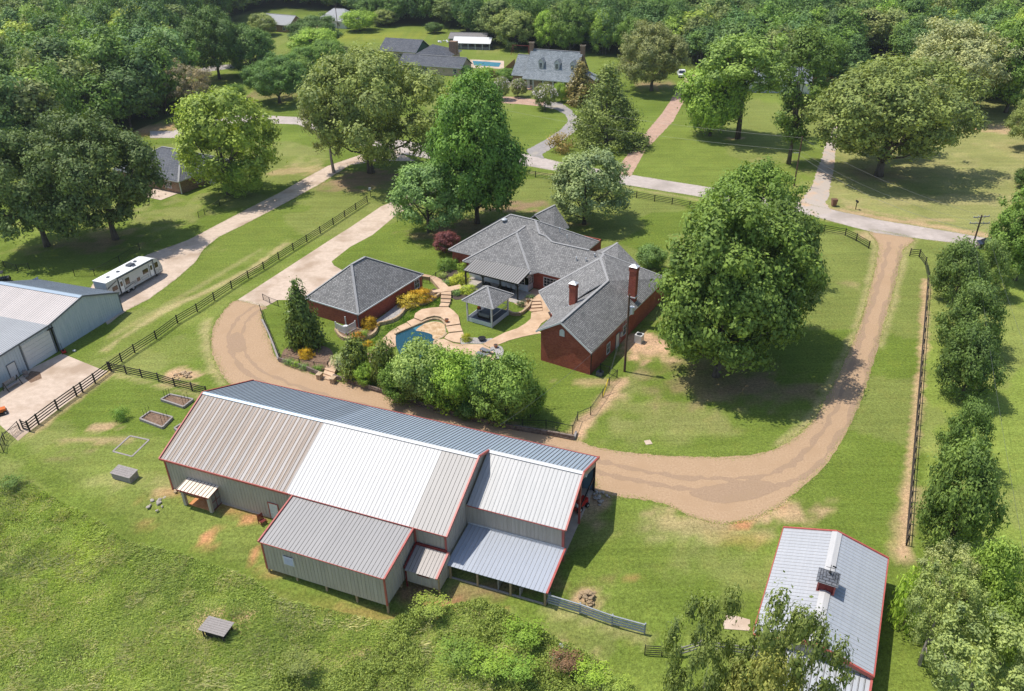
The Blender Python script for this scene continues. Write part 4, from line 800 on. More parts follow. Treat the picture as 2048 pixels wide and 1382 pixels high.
RS2([(U0-4.3,V0+1.8,3.6),(U0-.05,V0+1.8,3.6),(U0-.05,VR,8.6),(U0-4.3,VR,8.6)]); RS2([(U0-4.3,VR,8.6),(U0-.05,VR,8.6),(U0-.05,VB-1,4),(U0-4.3,VB-1,4)])
cap(wh,(U0,VR,RZ2),(U1,VR,RZ2)); cap(wh,(U0-4.3,VR,8.6),(U0,VR,8.6))
b=MB(); extr(b,[(U1-.5,V0+2.4,0),(U1-.5,VB-.4,0),(U1-.5,VB-.4,4.2),(U1-.5,VR,RZ2-.4),(U1-.5,V0+2.4,4.8)],(.25,0,0)); b.build('end_wall',M_brickb,wh)
b=MB(); extr(b,[(U0,V0+2.4,0),(U0,VB-.4,0),(U0,VB-.4,4.2),(U0,VR,RZ2-.3),(U0,V0+2.4,4.8)],(.2,0,0)); b.build('end_wall',M_brickb,wh)
b=MB(); b.box(U0+.2,U1-.5,V0+2.4,V0+2.6,0,4.6); b.build('front_wall',M_brickt,wh); b=MB(); b.box(U0-4,U0,V0+2.2,V0+2.4,0,3.5); b.box(U0-4,U0-3.8,V0+2.4,VB-1.5,0,3.6); b.build('wing_wall',M_brickb,wh)
for k in range(6): u=U0+.3+k*(U1-U0-.6)/5; b=MB(); b.box(u-.14,u+.14,V0+.15,V0+.43,0,3.15); b.box(u-.2,u+.2,V0+.1,V0+.48,2.95,3.1); b.build('column',M_white,wh)
b=MB(); b.box(U0-.1,U1+.1,V0+.1,V0+.3,3.0,3.24); b.build('porch_beam',M_white,wh); b=MB(); b.box(U0,U1,V0+.0,V0+2.4,0,.15); b.build('porch_floor',M_tanbr,wh)
for k in range(4): window(wh,(U0+2+k*3.6,V0+2.4,1.9),(1,0,0),1.2,1.9,out=(0,-1,0))
window(wh,(U0-2,V0+2.2,1.8),(1,0,0),1.6,1.6,out=(0,-1,0)); door(wh,(U0+1.0,V0+2.38,.15),(1,0,0),1.0,2.2,(0,-1,0))
for k,(dx,dy) in enumerate(((1069.5,142),(1099,146),(1130,149))):
    uu=Q.z(dx,dy,6.0)[0]; v=V0+3.0; zb=4.9+(v-V0-2.2)*(RZ2-4.9)/5.0; d_=[]
    b=MB(); extr(b,[(uu-.75,v,zb-.2),(uu+.75,v,zb-.2),(uu+.75,v,zb+1.9),(uu,v,zb+2.7),(uu-.75,v,zb+1.9)],(0,1.9,0)); dm=b.build('dormer',M_white,wh)
    roofslope(dm,[(uu,v-.15,zb+2.85),(uu+.95,v-.15,zb+1.8),(uu+.95,v+2.4,zb+1.8),(uu,v+3.0,zb+2.85)],M_shing2,t=.08); roofslope(dm,[(uu,v-.15,zb+2.85),(uu-.95,v-.15,zb+1.8),(uu-.95,v+2.4,zb+1.8),(uu,v+3.0,zb+2.85)],M_shing2,t=.08)
    window(dm,(uu,v,zb+.95),(1,0,0),.95,1.5,cols=2,rows=4,out=(0,-1,0),t=.08)
for u,zt_,m_ in ((U0+.1,RZ2+1.9,M_brickb),(U1-.1,RZ2+1.9,M_brickb)):
    b=MB(); b.box(u-.6,u+.6,VR-.5,VR+.5,RZ2-3,zt_); c_=b.build('chimney',m_,wh); b=MB(); b.box(u-.7,u+.7,VR-.6,VR+.6,zt_-.3,zt_); b.build('brick_collar',M_brickt,c_)
RS2([(U1+.2,V0+6,5.2),(U1+5,V0+4.5,3.2),(U1+6,V0+9,3.2),(U1+.2,V0+9,5.2)]); b=MB(); b.box(U1,U1+5,V0+5,V0+9,0,3.1); b.build('side_wing_wall',M_brickb,wh)
# ranch house, left of it
Qr=FR(G(918,150)[:2],-23.5); ra=Qr.z(922,136,2.7); rb=Qr.z(842,130,2.7); print('RANCH',ra,rb,Qr.z(936,121,5.2),Qr.z(859,112,5.2))
rn=gable_house('ranch_house','low tan brick ranch house with dark slate roof sections beyond the big oak',Qr,rb[0]-8,ra[0],ra[1],ra[1]+7.4,2.7,5.2,M_shing3,M_brickt,wins=[((ra[0]-2.2,1.5),1.3,1.5),((rb[0]+1.6,1.5),2.4,1.6)])
k0=Qr.z(898,113,3.4); k1=Qr.z(820,113,3.4); kr=Qr.z(860,88,6.6)
for P in ([(k1[0],k1[1],3.2),(k0[0],k0[1],3.2),(kr[0]+1,kr[1],6.6)],[(k0[0],k0[1],3.2),(k0[0]-1,k0[1]+12,3.2),(kr[0]+1,kr[1],6.6)],[(k1[0],k1[1],3.2),(kr[0]+1,kr[1],6.6),(k1[0],k1[1]+12,3.2)],[(k0[0]-1,k0[1]+12,3.2),(k1[0],k1[1]+12,3.2),(kr[0]+1,kr[1],6.6)]): roofslope(rn,P,M_shing3)
b=MB(); b.box(k1[0]+1,k0[0]-1,k0[1]+.6,k0[1]+10,0,3.1); b.build('middle_wing_wall',M_brickt,rn)
b=MB(); b.box(kr[0]+5.5,kr[0]+8,kr[1]+3,kr[1]+5,3,7.2); b.build('chimney',M_brickb,rn)
lr0=Qr.z(770,75,6.6); lr1=Qr.z(847,79,6.6); vr=(lr0[1]+lr1[1])/2; x0,x1=lr0[0],lr1[0]
roofslope(rn,[(x0,vr-5.5,3.3),(x1,vr-5.5,3.3),(x1,vr,6.6),(x0,vr,6.6)],M_shing3); roofslope(rn,[(x0,vr,6.6),(x1,vr,6.6),(x1,vr+5.5,3.3),(x0,vr+5.5,3.3)],M_shing3)
b=MB(); extr(b,[(x1-.8,vr-5,0),(x1-.8,vr+5,0),(x1-.8,vr+5,3.3),(x1-.8,vr,6.3),(x1-.8,vr-5,3.3)],(.25,0,0)); b.build('gable_wall',mat('dark_green_siding',(.03,.09,.07),rough=.6),rn)
b=MB(); b.box(x0+.5,x1-.8,vr-5,vr-4.8,0,3.2); b.build('garage_front_wall',M_brickt,rn)
for k in range(2): window(rn,(x0+5+k*4,vr-5,1.9),(1,0,0),3.2,1.2,cols=4,rows=2,out=(0,-1,0))
# left neighbour under the oak
Ql=FR(G(364,388)[:2],-40); c0=Ql.z(353,357,2.7); c1_=Ql.z(395,341,2.7); c2_=Ql.z(292,272,2.7); print('LH',c0,c1_,c2_,Ql.z(345,280,4.8),Ql.z(334,355,2.7))
ln=thing('brown_brick_house','brown brick house with dark slate hip roof half hidden by oaks, upper left','house',Ql.w(0,0,0),Ql.rz)
W_=19; D_=15
A=[(-W_,-.5,2.75),(.4,-.5,2.75),(.4,D_,2.75),(-W_,D_,2.75)]; R=[(-W_+7,D_/2,6.3),(.4-7,D_/2,6.3)]
ang=math.atan2(c1_[1]-c0[1],c1_[0]-c0[0]); ln.rotation_euler=(0,0,Ql.rz+ang-math.pi/2)
for P in ([A[0],A[1],R[1],R[0]],[A[1],A[2],R[1]],[A[2],A[3],R[0],R[1]],[A[3],A[0],R[0]]): roofslope(ln,P,M_shing3)
cap(ln,R[0],R[1]); cap(ln,A[1],R[1]); cap(ln,A[2],R[1]); cap(ln,A[0],R[0])
for x0,x1,y0,y1 in ((-W_+.4,0,0,.25),(-.25,0,.25,D_-.6),(-W_+.4,0,D_-.6,D_-.4)): b=MB(); b.box(x0,x1,y0,y1,0,2.7); b.build('brick_wall',M_brickb,ln)
b=MB(); b.box(-.05,.1,-.1,.05,0,2.7); b.build('downpipe',M_white,ln); window(ln,(-3.5,0,1.5),(1,0,0),1.8,1.4,out=(0,-1,0)); window(ln,(0,5.0,1.5),(0,1,0),1.4,1.3,out=(1,0,0))
b=MB(); b.box(.6,1.5,7,7.9,0,.95); b.box(.7,1.4,7.1,7.8,.95,1.0); tag(b.build('air_conditioner',M_offw,loc=None),None); ac=bpy.data.objects[b and [o.name for o in C.objects if o.name.startswith('air_conditioner')][-1]]; ac.location=ln.location; ac.rotation_euler=ln.rotation_euler; tag(ac,'pale box air conditioner against the brown brick house wall','air conditioner')
sheet('neighbour_patio',[tuple((Matrix.Rotation(ln.rotation_euler[2],3,'Z')@Vector(p)+ln.location)[:2]) for p in ((-11,-4.5,0),(-1,-4.5,0),(-1,-.1,0),(-11,-.1,0))],.05,M_conc,world=True)
# two pale roofed houses top left
mat('grey_trim2',(.28,.285,.29),(.36,.36,.36),3,rough=.8)
Qa=FR(G(580,66)[:2],-30); gable_house('pale_roof_house','brick house with pale grey roof at the top edge, left one of two',Qa,-16,0,0,9,3,6.2,MATS['grey_trim2'],M_brickb,hip=0,wins=[((-3,1.5),1.4,1.4),((-8,1.5),1.4,1.4)])
Qb=FR(G(693,58)[:2],-28); gable_house('pale_roof_house','white walled house with pale grey hip roof at the top edge, right one of two',Qb,-15,0,0,12,3,7.0,MATS['grey_trim2'],M_white,hip=5,wins=[((-4,1.5),1.4,1.4)])
# white house behind the tall trees, right
Qc=FR(G(1618,188)[:2],-12); hc=gable_house('white_cottage','white cottage with grey roof behind the tall slim trees',Qc,-22,0,0,9,3,6.4,M_shing2,M_white,wins=[((-13.5,1.6),1.5,2.0),((-9.5,1.6),1.5,2.0),((-18,1.6),1.5,2)])
# hoop greenhouse, coop, pavilions
Qg=FR(G(870+40,97)[:2],-14); gh=thing('greenhouse','low white covered greenhouse in the back meadow','greenhouse',Qg.w(0,0,0),Qg.rz)
roofslope(gh,[(-.5,-1.5,2.2),(14,-1.5,2.2),(14,1.5,4.0),(-.5,1.5,4.0)],M_white,t=.08); roofslope(gh,[(-.5,1.5,4.0),(14,1.5,4.0),(14,4.5,2.2),(-.5,4.5,2.2)],M_white,t=.08)
b=MB(); b.box(0,13.5,-1,4,0,.9); b.build('base_wall',M_barndark,gh)
for k in range(6): b=MB(); b.box(k*2.7-.1,k*2.7+.1,-1.1,-.9,0,2.3); b.build('post',M_white,gh)
Qk=FR(G(945,92)[:2],-14); ck=gable_house('tin_shed','old grey tin shed behind the white greenhouse',Qk,-9,5,0,6,2.6,4.2,M_barndark,M_barndark,cat='shed')
for nm,lb,(x,y),w_,mt in (('open_shelter','open tin roofed shelter at the wood edge, left one',(1125,92),9,M_barndark),('open_shelter','open shelter with faded green roof at the wood edge, right one',(1190,100),11,mat('green_tin',(.10,.2,.17),rough=.6))):
    Qs=FR(G(x,y)[:2],-10); t=thing(nm,lb,'shelter',Qs.w(0,0,0),Qs.rz); roofslope(t,[(-w_/2,-2.5,3.1),(w_/2,-2.5,3.1),(w_/2,2.5,4.0),(-w_/2,2.5,4.0)],mt,t=.1)
    for sx in (-w_/2+.3,w_/2-.3):
        for sy in (-2.3,2.3): b=MB(); b.box(sx-.1,sx+.1,sy-.1,sy+.1,0,3.2+(.7 if sy>0 else 0)); b.build('post',M_oldwood,t)
# swing set
Qw=G(1042,110); t=thing('swing_set','dark metal A-frame swing set on the red dirt behind the dormer house','swing set',Qw,-.4)
for sx in (-3,3):
    for sy in (-1.4,1.4): b=MB(); b.tube([(sx*1.1,sy,0),(sx,0,3.2)],.08,6); b.build('leg',M_maroon,t)
b=MB(); b.tube([(-3.2,0,3.2),(3.2,0,3.2)],.08,6); b.build('crossbar',M_maroon,t)
for sx in (-1.2,1.0): b=MB(); b.tube([(sx-.25,0,3.2),(sx-.25,0,.7)],.025,4); b.tube([(sx+.25,0,3.2),(sx+.25,0,.7)],.025,4); b.box(sx-.3,sx+.3,-.15,.15,.65,.7); b.build('swing',M_black,t)
# neighbours' pool behind the ranch
PQ=[(945,122),(1002,126),(998,134),(948,131)]; sheet('neighbour_pool_deck',[(940,119),(1008,122),(1008,138),(940,136)],.05,M_conc); sheet('neighbour_pool_water',PQ,.09,M_poolp)
# ================================================================== fences
def fence(name,label,cat,pts,hgt,rails,m,pw=.13,rw=.15,rt=.04,group=None,world=False,cap_h=.08,side=1):
    P=[np.array(p,float) if world else G(*p) for p in pts]; o=P[0]; t=thing(name,label,cat,o,0,group)
    pm=MB(); pm.box(-pw/2,pw/2,-pw/2,pw/2,-.05,hgt+cap_h); po=None
    for i,p in enumerate(P):
        a=P[max(i-1,0)]; c=P[min(i+1,len(P)-1)]; rz=math.atan2(c[1]-a[1],c[0]-a[0]); l=tuple(p-o)
        if po is None: po=pm.build('post',m,t,loc=l); po.rotation_euler=(0,0,rz)
        else: link_copy(po,t,l,rz)
    for a,c in zip(P,P[1:]):
        d=(c-a)[:2]; n=np.array([-d[1],d[0]])/max(1e-6,np.hypot(*d))*(pw/2+rt/2)*-side
        for z in rails: b=MB(); b.beam(tuple(a-o+[n[0],n[1],z]),tuple(c-o+[n[0],n[1],z]),rt,rw); b.build('rail',m,t,uv=False)
    return t
FA=[(219,741),(244,724),(270,706),(313,678.5),(355.7,646.7),(395,623.7),(429,601),(464,577.6),(497,556.7),(528,539),(558,519.5),(587,501),(614,484),(641,467),(667,450),(690,434.5),(712,420),(735,405)]
fence('rail_fence','long black four-rail fence running diagonally between the two driveways','fence',FA,1.3,[.3,.62,.94,1.25],M_black,rw=.1,rt=.04)
fence('rail_fence','dark plank fence along the concrete apron of the metal workshop','fence',[(223,743),(191,767),(166,785),(154,793),(116.5,820),(78,849),(60,863)],1.45,[.3,.65,1.0,1.35],M_wood,rw=.14,pw=.15)
fence('rail_fence','short dark plank return at the lower end of the apron fence','fence',[(60,863),(47,858)],1.3,[.3,.65,1.0,1.3],M_wood,rw=.14,side=-1)
fence('rail_fence','dark plank fence between the corner post and the large barn','fence',[(221,741),(253,748),(284,755),(318,763),(350,773),(385,782),(414,790)],1.25,[.3,.62,.92,1.2],M_wood,rw=.13,side=1)
fence('rail_fence','black four-rail fence along the road in front of the brick house','fence',[(1049,350),(1071,355),(1105,361),(1140,368),(1172,375),(1205,383),(1237,390),(1273,396),(1309,403),(1344,409),(1379,416),(1415,422),(1450,429),(1490,437),(1530,444),(1570,451),(1610,458),(1648,464),(1690,471.5),(1712,482),(1737,497)],1.3,[.3,.62,.94,1.25],M_black,rw=.09)
fence('gate_post_fence','short black rail fence just right of the gravel driveway entrance','fence',[(1819,512),(1838,514),(1850,530),(1856,560)],1.3,[.3,.62,.94,1.25],M_black,rw=.09)
FE=[(1856,560)]+[(1856-(y-560)*.082,y) for y in range(585,1110,22)]
fence('boundary_fence','dark wood and wire fence down the row of trees on the right','fence',FE,1.25,[.25,.7,1.2],M_wood,rw=.12,pw=.13)
fence('pipe_fence','pale grey four-pipe fence running right from the lean-to corner','fence',[(1097,1208),(1160,1227),(1224,1250),(1289,1268)],1.25,[.35,.65,.95,1.25],mat('pipe_grey',(.28,.30,.31),(.38,.40,.41),3,rough=.5,metal=.3),rw=.11,rt=.11,pw=.12)
fence('pipe_gate','dark pipe gate left of the sparse oak at the bottom','gate',[(1289,1310),(1323,1312),(1358,1313)],1.2,[.2,.45,.7,.95,1.2],M_black,rw=.05,rt=.05,pw=.07)
fence('pipe_fence','weathered plank fence running behind the sparse oak to the small barn','fence',[(1360,1312),(1400,1300),(1450,1305),(1500,1312)],1.1,[.4,.75,1.1],M_oldwood,rw=.13,rt=.05)
def wirefence(label,pts,hgt=1.2,m=M_black,group=None,gap=.22,world=False,name='wire_fence'):
    t=fence(name,label,'fence',pts,hgt,[hgt-.02],m,pw=.07,rw=.045,rt=.045,group=group,world=world)
    P=[np.array(p,float) if world else G(*p) for p in pts]; o=P[0]; b=MB(); b.fixn=False
    for a,c in zip(P,P[1:]):
        L_=np.hypot(*(c-a)[:2]); n=max(1,int(L_/gap))
        for k in range(n): p=a+(c-a)*(k+.5)/n-o; b.box(p[0]-.007,p[0]+.007,p[1]-.007,p[1]+.007,p[2]+.03,p[2]+hgt)
        for z in (.1,.45,.8): b.beam(tuple(a-o+[0,0,z]),tuple(c-o+[0,0,z]),.014,.014)
    b.build('wire_mesh',m,t,uv=False,kind='stuff'); return t
wirefence('black mesh fence on the timber wall, with gate, right of pool trees',[(1000,850),(1045,856),(1092,857),(1145,868),(1155,841),(1181,830),(1205,795),(1218,772),(1234,756)])
wirefence('short black mesh fence from the brick gable corner to the utility pole',[(1200,742),(1218,748),(1234,756)],1.1)
wirefence('black mesh fence along the left side of the magnolia lawn',[(557,613),(540,607),(527,600)],1.0)
wirefence('long black mesh fence between gravel curve and magnolia lawn',[(521.5,623),(530,648),(542,675),(552,700),(561,722),(600,731),(630,738),(657,740)],1.1)
wirefence('black iron gate fence at the top of the timber wall steps',[(657.6,738),(666,722)],1.1); wirefence('black handrail fence right of the timber wall steps',[(676.5,743),(674,727)],1.1)
wirefence('black mesh fence with gate between garage and hedges',[(846,566),(860,567),(872,558),(889,545)],1.1)
wirefence('dark mesh fence under the oak shade by the neighbour driveway',[(398,436),(410,430),(440,412),(470,398)],1.2)
wirefence('dark mesh fence beside the workshop at the left edge',[(0,532),(10,535),(36,543),(60,540)],1.2); wirefence('thin dark fence near the parked travel trailer',[(150,553),(190,552),(240,525),(280,500)],1.2)
wirefence('thin wire fence at the far left below the apron',[(40,860),(10,890),(8,905)],1.2); wirefence('wire fence leaving the left frame edge below the apron',[(0,905),(10,880),(42,862)],1.0,gap=.5)
# privacy fences
def board_fence(label,pts,hgt,m,world=False):
    P=[G(*p) for p in pts]; o=P[0]; t=thing('board_fence',label,'fence',o); k0=None
    for a,c in zip(P,P[1:]):
        L_=np.hypot(*(c-a)[:2]); n=max(2,int(L_/.6)); rz=math.atan2(c[1]-a[1],c[0]-a[0])
        for k in range(n):
            p=a+(c-a)*(k+.5)/n-o
            if k0 is None: b=MB(); b.box(-.28,.28,-.02,.02,.04,hgt); k0=b.build('board',m,t,loc=p); k0.rotation_euler=(0,0,rz)
            else: link_copy(k0,t,tuple(p),rz).scale=(1,1,random.uniform(.97,1.02))
    return t
M_cedar=mat('cedar_boards',(.26,.13,.06),(.38,.20,.09),3,rough=.9)
board_fence('brown board fence between the ranch house and the dormer house',[(945,153),(965,152),(990,155),(1005,152),(1030,130)],2.0,M_cedar)
board_fence('orange brown board fence beside the white cottage',[(1618,168),(1650,170),(1680,167)],2.2,M_cedar)
# ================================================================== pool and garden
z4=lambda x,y:(780+x*.1592,520+y*.1592)
Z4=lambda L_:[z4(*p) for p in L_]
pool=[(72,985),(80,930),(150,912),(280,862),(380,822),(470,787),(580,772),(670,800),(700,860),(698,920),(650,965),(560,1003),(545,1060),(590,1120),(680,1180),(740,1240),(720,1320),(600,1380),(420,1390),(250,1330),(130,1200),(82,1085)]
sheet('pool_floor',Z4(pool),.03,M_poolp,smooth=True); 
sheet('pool_tanning_ledge',Z4([(325,890),(400,825),(470,790),(580,776),(668,803),(696,860),(694,920),(650,962),(560,1000),(535,985),(525,940),(420,905)]),.05,M_sand,smooth=True)
for k,(dy) in enumerate((0,45)): sheet('pool_step',Z4([(300,895+dy),(400,905+dy),(525,945+dy),(520,965+dy),(400,930+dy),(290,915+dy)]),.04,mat('pool_step_blue%d'%k,(.07,.26,.36),rough=.6))
water=sheet('pool_water',Z4([(72,985),(80,930),(150,912),(290,862),(325,890),(420,905),(525,940),(535,985),(560,1003),(545,1060),(590,1120),(680,1180),(740,1240),(720,1320),(600,1380),(420,1390),(250,1330),(130,1200),(82,1085)]),.055,M_water,smooth=True)
def slabs(label,cat,name,L_,part='slab',m=M_path,thick=.12):
    g=G(*z4(*L_[0][0][0])); t=thing(name,label,cat,(0,0,0))
    for poly,z in L_: sheet(part,Z4(poly),z,m,thick=min(z,thick if thick>0 else z)+0*z if False else z,kind=None,parent=t)
    return t
slabs('curving tan concrete pool deck stepping up around the pool','pool deck','pool_deck',[
 ([(85,852),(208,793),(272,850),(150,908)],.12),([(213,789),(300,748),(392,785),(278,847)],.19),
 ([(303,743),(320,690),(400,640),(520,620),(640,613),(735,613),(800,660),(860,720),(882,820),(702,848),(700,790),(640,735),(560,720),(470,740),(397,781)],.30),
 ([(704,853),(882,828),(912,903),(740,922)],.21),([(740,930),(915,910),(935,960),(880,992),(885,1050),(800,1038),(722,1008),(683,988),(700,960)],.13),
 ([(676,995),(800,1052),(890,1063),(1160,1063),(1248,1112),(1300,1160),(1340,1230),(1250,1290),(800,1290),(690,1185),(590,1120),(560,1050),(575,1005)],.07),
 ([(0,900),(78,855),(147,910),(78,932),(70,985),(76,1080),(-20,1150),(-160,1200),(-320,1310),(-450,1400),(-560,1500),(-600,1450),(-500,1340),(-330,1190),(-120,1020)],.07)])
slabs('four tan concrete garden steps between gazebo lawn and garage bed','steps','garden_steps',[([(620,608),(733,608),(752,570),(640,562)],.37),([(638,556),(757,562),(765,527),(640,520)],.44),([(640,514),(768,520),(770,486),(645,478)],.51),([(645,472),(770,478),(768,436),(645,450)],.58)],part='step')
slabs('forking tan concrete path above the garden steps','path','garden_path',[([(525,430),(630,405),(600,370),(540,300),(500,260),(370,238),(360,205),(480,228),(580,250),(650,290),(700,340),(740,380),(880,350),(915,395),(768,430),(645,446),(560,450)],.60)])
slabs('curved tan concrete walk from the pool to the house','path','garden_walk',[([(1168,1058),(1300,985),(1450,910),(1600,860),(1700,800),(1768,740),(1775,665),(1925,645),(2000,730),(1900,800),(1850,880),(1905,922),(1800,938),(1650,970),(1500,1010),(1400,1050),(1252,1106)],.05)])
slabs('short flight of tan steps up to the house entry','steps','entry_steps',[([(1772,655),(1915,640),(1912,612),(1775,622)],.12),([(1775,616),(1912,606),(1905,580),(1775,588)],.22),([(1775,582),(1900,574),(1895,548),(1772,552)],.32),([(1772,546),(1893,542),(1885,515),(1765,520)],.42)],part='step')
# stone walls, each stone a piece
def stonewall(label,pts,hgt,sz=.42,wd=.32,m=M_stone,courses=2,name='stone_wall',world=False):
    P=[G(*p)[:2] for p in pts]; P=[np.array(p) for p in crom(P,False,6)]; t=thing(name,label,'wall',(float(P[0][0]),float(P[0][1]),0)); o=P[0]
    d=[0]; 
    for a,c in zip(P,P[1:]): d.append(d[-1]+np.hypot(*(c-a)))
    protos=[]
    for k in range(4):
        b=MB(); R=random.Random(k+5); j=lambda:R.uniform(-.035,.035); hh=hgt/courses
        b.hexa([(-sz/2+.01+j(),-wd/2+j(),0),(sz/2-.01+j(),-wd/2+j(),0),(sz/2-.01+j(),wd/2+j(),0),(-sz/2+.01+j(),wd/2+j(),0)],[(-sz/2+.02+j(),-wd/2+j(),hh-.015+j()*.5),(sz/2-.02+j(),-wd/2+j(),hh-.015+j()*.5),(sz/2-.02+j(),wd/2+j(),hh-.015),(-sz/2+.02+j(),wd/2+j(),hh-.015)])
        protos.append(b)
    first=[None]*4
    for c in range(courses):
        s=sz/2*(c%2)
        while s<d[-1]:
            i=max(0,min(len(P)-2,np.searchsorted(d,s)-1)); f=(s-d[i])/max(1e-6,d[i+1]-d[i]); p=P[i]+(P[i+1]-P[i])*f-o; rz=math.atan2(*(P[i+1]-P[i])[::-1]); k=random.randrange(4)
            l=(float(p[0]),float(p[1]),c*hgt/courses)
            if first[k] is None: first[k]=protos[k].build('stone',m,t,loc=l); first[k].rotation_euler=(0,0,rz)
            else: link_copy(first[k],t,l,rz)
            s+=sz
    return t
stonewall('curved tan stone garden wall below the brick garage',[(672,662),(679,674),(692,681),(716,681),(740,676),(752,666),(757,652),(772,648),(790,642),(803,632),(812,620),(828,613),(848,608),(866,601),(882,590)],.55,courses=2)
stonewall('low stone wall beside the entry steps and gazebo planting',[(1014,622),(1024,630),(1040,630),(1052,622),(1060,612),(1064,598)],.5)
stonewall('tan stone rim on the far side of the swimming pool',[z4(*p) for p in ((80,935),(150,905),(280,850),(400,800),(470,770),(570,750),(655,775),(705,830))],.30,sz=.5,wd=.25,courses=1)
stonewall('stone coping on the near side of the swimming pool',[z4(*p) for p in ((700,925),(650,972),(572,1010),(556,1060),(600,1118),(690,1180),(752,1240))],.1,sz=.5,wd=.35,courses=1)
sheet('pebble_bed',[(757,650),(772,645),(790,639),(803,629),(811,616),(800,608),(770,632),(752,645)],.3,M_pebble,thick=.3); sheet('flower_bed',[(811,616),(828,610),(848,606),(866,598),(880,588),(870,580),(835,590),(808,600)],.3,M_mulch,thick=.3)
sheet('pump_bed',[(674,663),(681,676),(692,680),(716,680),(740,674),(751,665),(752,650),(736,655),(720,655)],.3,M_soil,thick=.3)
sheet('mulch_bed',Z4([(600,230),(650,180),(740,120),(860,130),(960,200),(985,260),(900,330),(880,350),(740,378),(700,335),(650,285)]),.03,M_mulch,smooth=True); sheet('mulch_bed',Z4([(775,425),(905,400),(1000,380),(1010,440),(860,500),(780,480)]),.03,M_mulch,smooth=True)
sheet('magnolia_bed',[(563,722),(568,700),(590,690),(612,683),(640,690),(662,700),(666,720),(655,738),(620,745),(580,735)],.03,M_soil,smooth=True); sheet('rock_bed',Z4([(890,985),(960,970),(1060,975),(1200,990),(1290,985),(1165,1050),(1000,1050),(890,1055)]),.03,M_pebble,smooth=True)
sheet('rock_bed',Z4([(1250,1115),(1330,1080),(1400,1090),(1430,1160),(1400,1230),(1340,1250),(1300,1160)]),.035,M_pebble,smooth=True); sheet('pink_gravel_bed',[(700,735),(722,716),(740,712),(745,720),(722,742),(706,760),(690,765),(690,750)],.03,M_gravg,smooth=True)
# timber retaining wall
tw=[(558,723),(608,738),(639,751)]; tw2=[(667,757),(687,763),(733,778),(793,795),(850,815),(900,829),(950,843),(1000,855),(1050,863),(1100,871),(1148,880)]
def timber_wall(label,pts,courses,group=None,hh=.2,L0=2.4,m=M_timber):
    P=[G(*p)[:2] for p in pts]; t=thing('timber_wall',label,'wall',(*P[0],0)); o=P[0]; d=[0]
    for a,c in zip(P,P[1:]): d.append(d[-1]+np.hypot(*(c-a)))
    at_=lambda s:(lambda i:P[i]+(P[i+1]-P[i])*((s-d[i])/(d[i+1]-d[i])))(max(0,min(len(P)-2,int(np.searchsorted(d,s))-1)))
    for c in range(courses):
        s=-(c%2)*L0/2
        while s<d[-1]:
            a=at_(max(s+.02,0)); e=at_(min(s+L0-.02,d[-1])); b=MB(); j=random.uniform(-.03,.03); n=np.array([0,j+.03*c])
            if np.hypot(*(e-a))>.2: b.beam((*(a-o+n),hh*(c+.5)+.01),(*(e-o+n),hh*(c+.5)+.01),.24,hh-.025); b.build('timber',m,t)
            s+=L0
    return t
timber_wall('railway sleeper wall left of the stone steps, below the magnolia bed',tw,3); timber_wall('long railway sleeper wall curving behind the large barn, under the pool trees',tw2,3)
timber_wall('pale weathered edging logs along the inner gravel curve',[(524,640),(538,668),(548,695),(557,720)],1,m=M_oldwood); timber_wall('short sleeper end return at the right end of the wall',[(1148,880),(1153,866)],2,m=M_oldwood)
slabs('stone steps through the sleeper wall with stone piers','steps','wall_steps',[([((x-780)/.1592,(y-520)/.1592) for x,y in q],z) for q,z in (([(643,757),(664,763),(667,757),(647,750)],.15),([(647,750),(667,757),(670,750),(650,744)],.3),([(650,744),(670,750),(674,742),(655,737)],.45),([(655,737),(674,742),(682,728),(664,724)],.5))],part='step')
for k,(x,y) in enumerate(((640,757),(667,765))):
    g=G(x,y); b=MB(); b.cbox((0,0,.35),(.55,.75,.7),-.35); b.cbox((0,0,.74),(.65,.85,.08),-.35); tag(b.build('stone_pier',M_stone,loc=g),('left' if k==0 else 'right')+' square stone pier of the steps through the sleeper wall','pier')
# ================================================================== utility poles and wires
def pole(label,xy,h,arms=(),tr=None,r=.16):
    t=thing('utility_pole',label,'utility pole',(xy[0],xy[1],0)); b=MB(); b.tube([(0,0,-.3),(0,0,h)],[r,r*.7],10); b.build('pole',M_pole,t)
    for z,w_,an in arms:
        b=MB(); c,s=math.cos(an),math.sin(an); b.beam((-w_/2*c,-w_/2*s,z),(w_/2*c,w_/2*s,z),.11,.13); a=b.build('crossarm',M_oldwood,t)
        for k in (-.95,-.4,.4,.95): i=MB(); i.cyl((k*w_/2*c,k*w_/2*s),.05,z+.06,z+.22,6); i.build('insulator',M_ridge,a)
        for sg in (-1,1): i=MB(); i.beam((sg*w_*.28*c,sg*w_*.28*s,z-.03),(0,0,z-.7),.03,.05); i.build('brace',M_oldwood,a)
    if tr: z,an=tr; b=MB(); x,y=.42*math.cos(an),.42*math.sin(an); b.cyl((x,y),.27,z-.5,z+.4,12); b.cyl((x,y),.29,z+.4,z+.46,12); b.cyl((x,y),.03,z+.46,z+.65,6); b.build('transformer',M_ridge,t); b=MB(); b.beam((0,0,z),(x,y,z),.08,.1); b.build('bracket',M_black,t)
    return t
p1=G(1249,743); p2=G(1588,372); p3=PZ(1964,430,10.2)
pole('brown utility pole with grey transformer beside the brick gable',p1,11.1,tr=(8.9,0.0)); pole('leaning view of tall utility pole across the road, by the grey gravel lane',p2,10.1,arms=((7.2,.0,0),),tr=None)
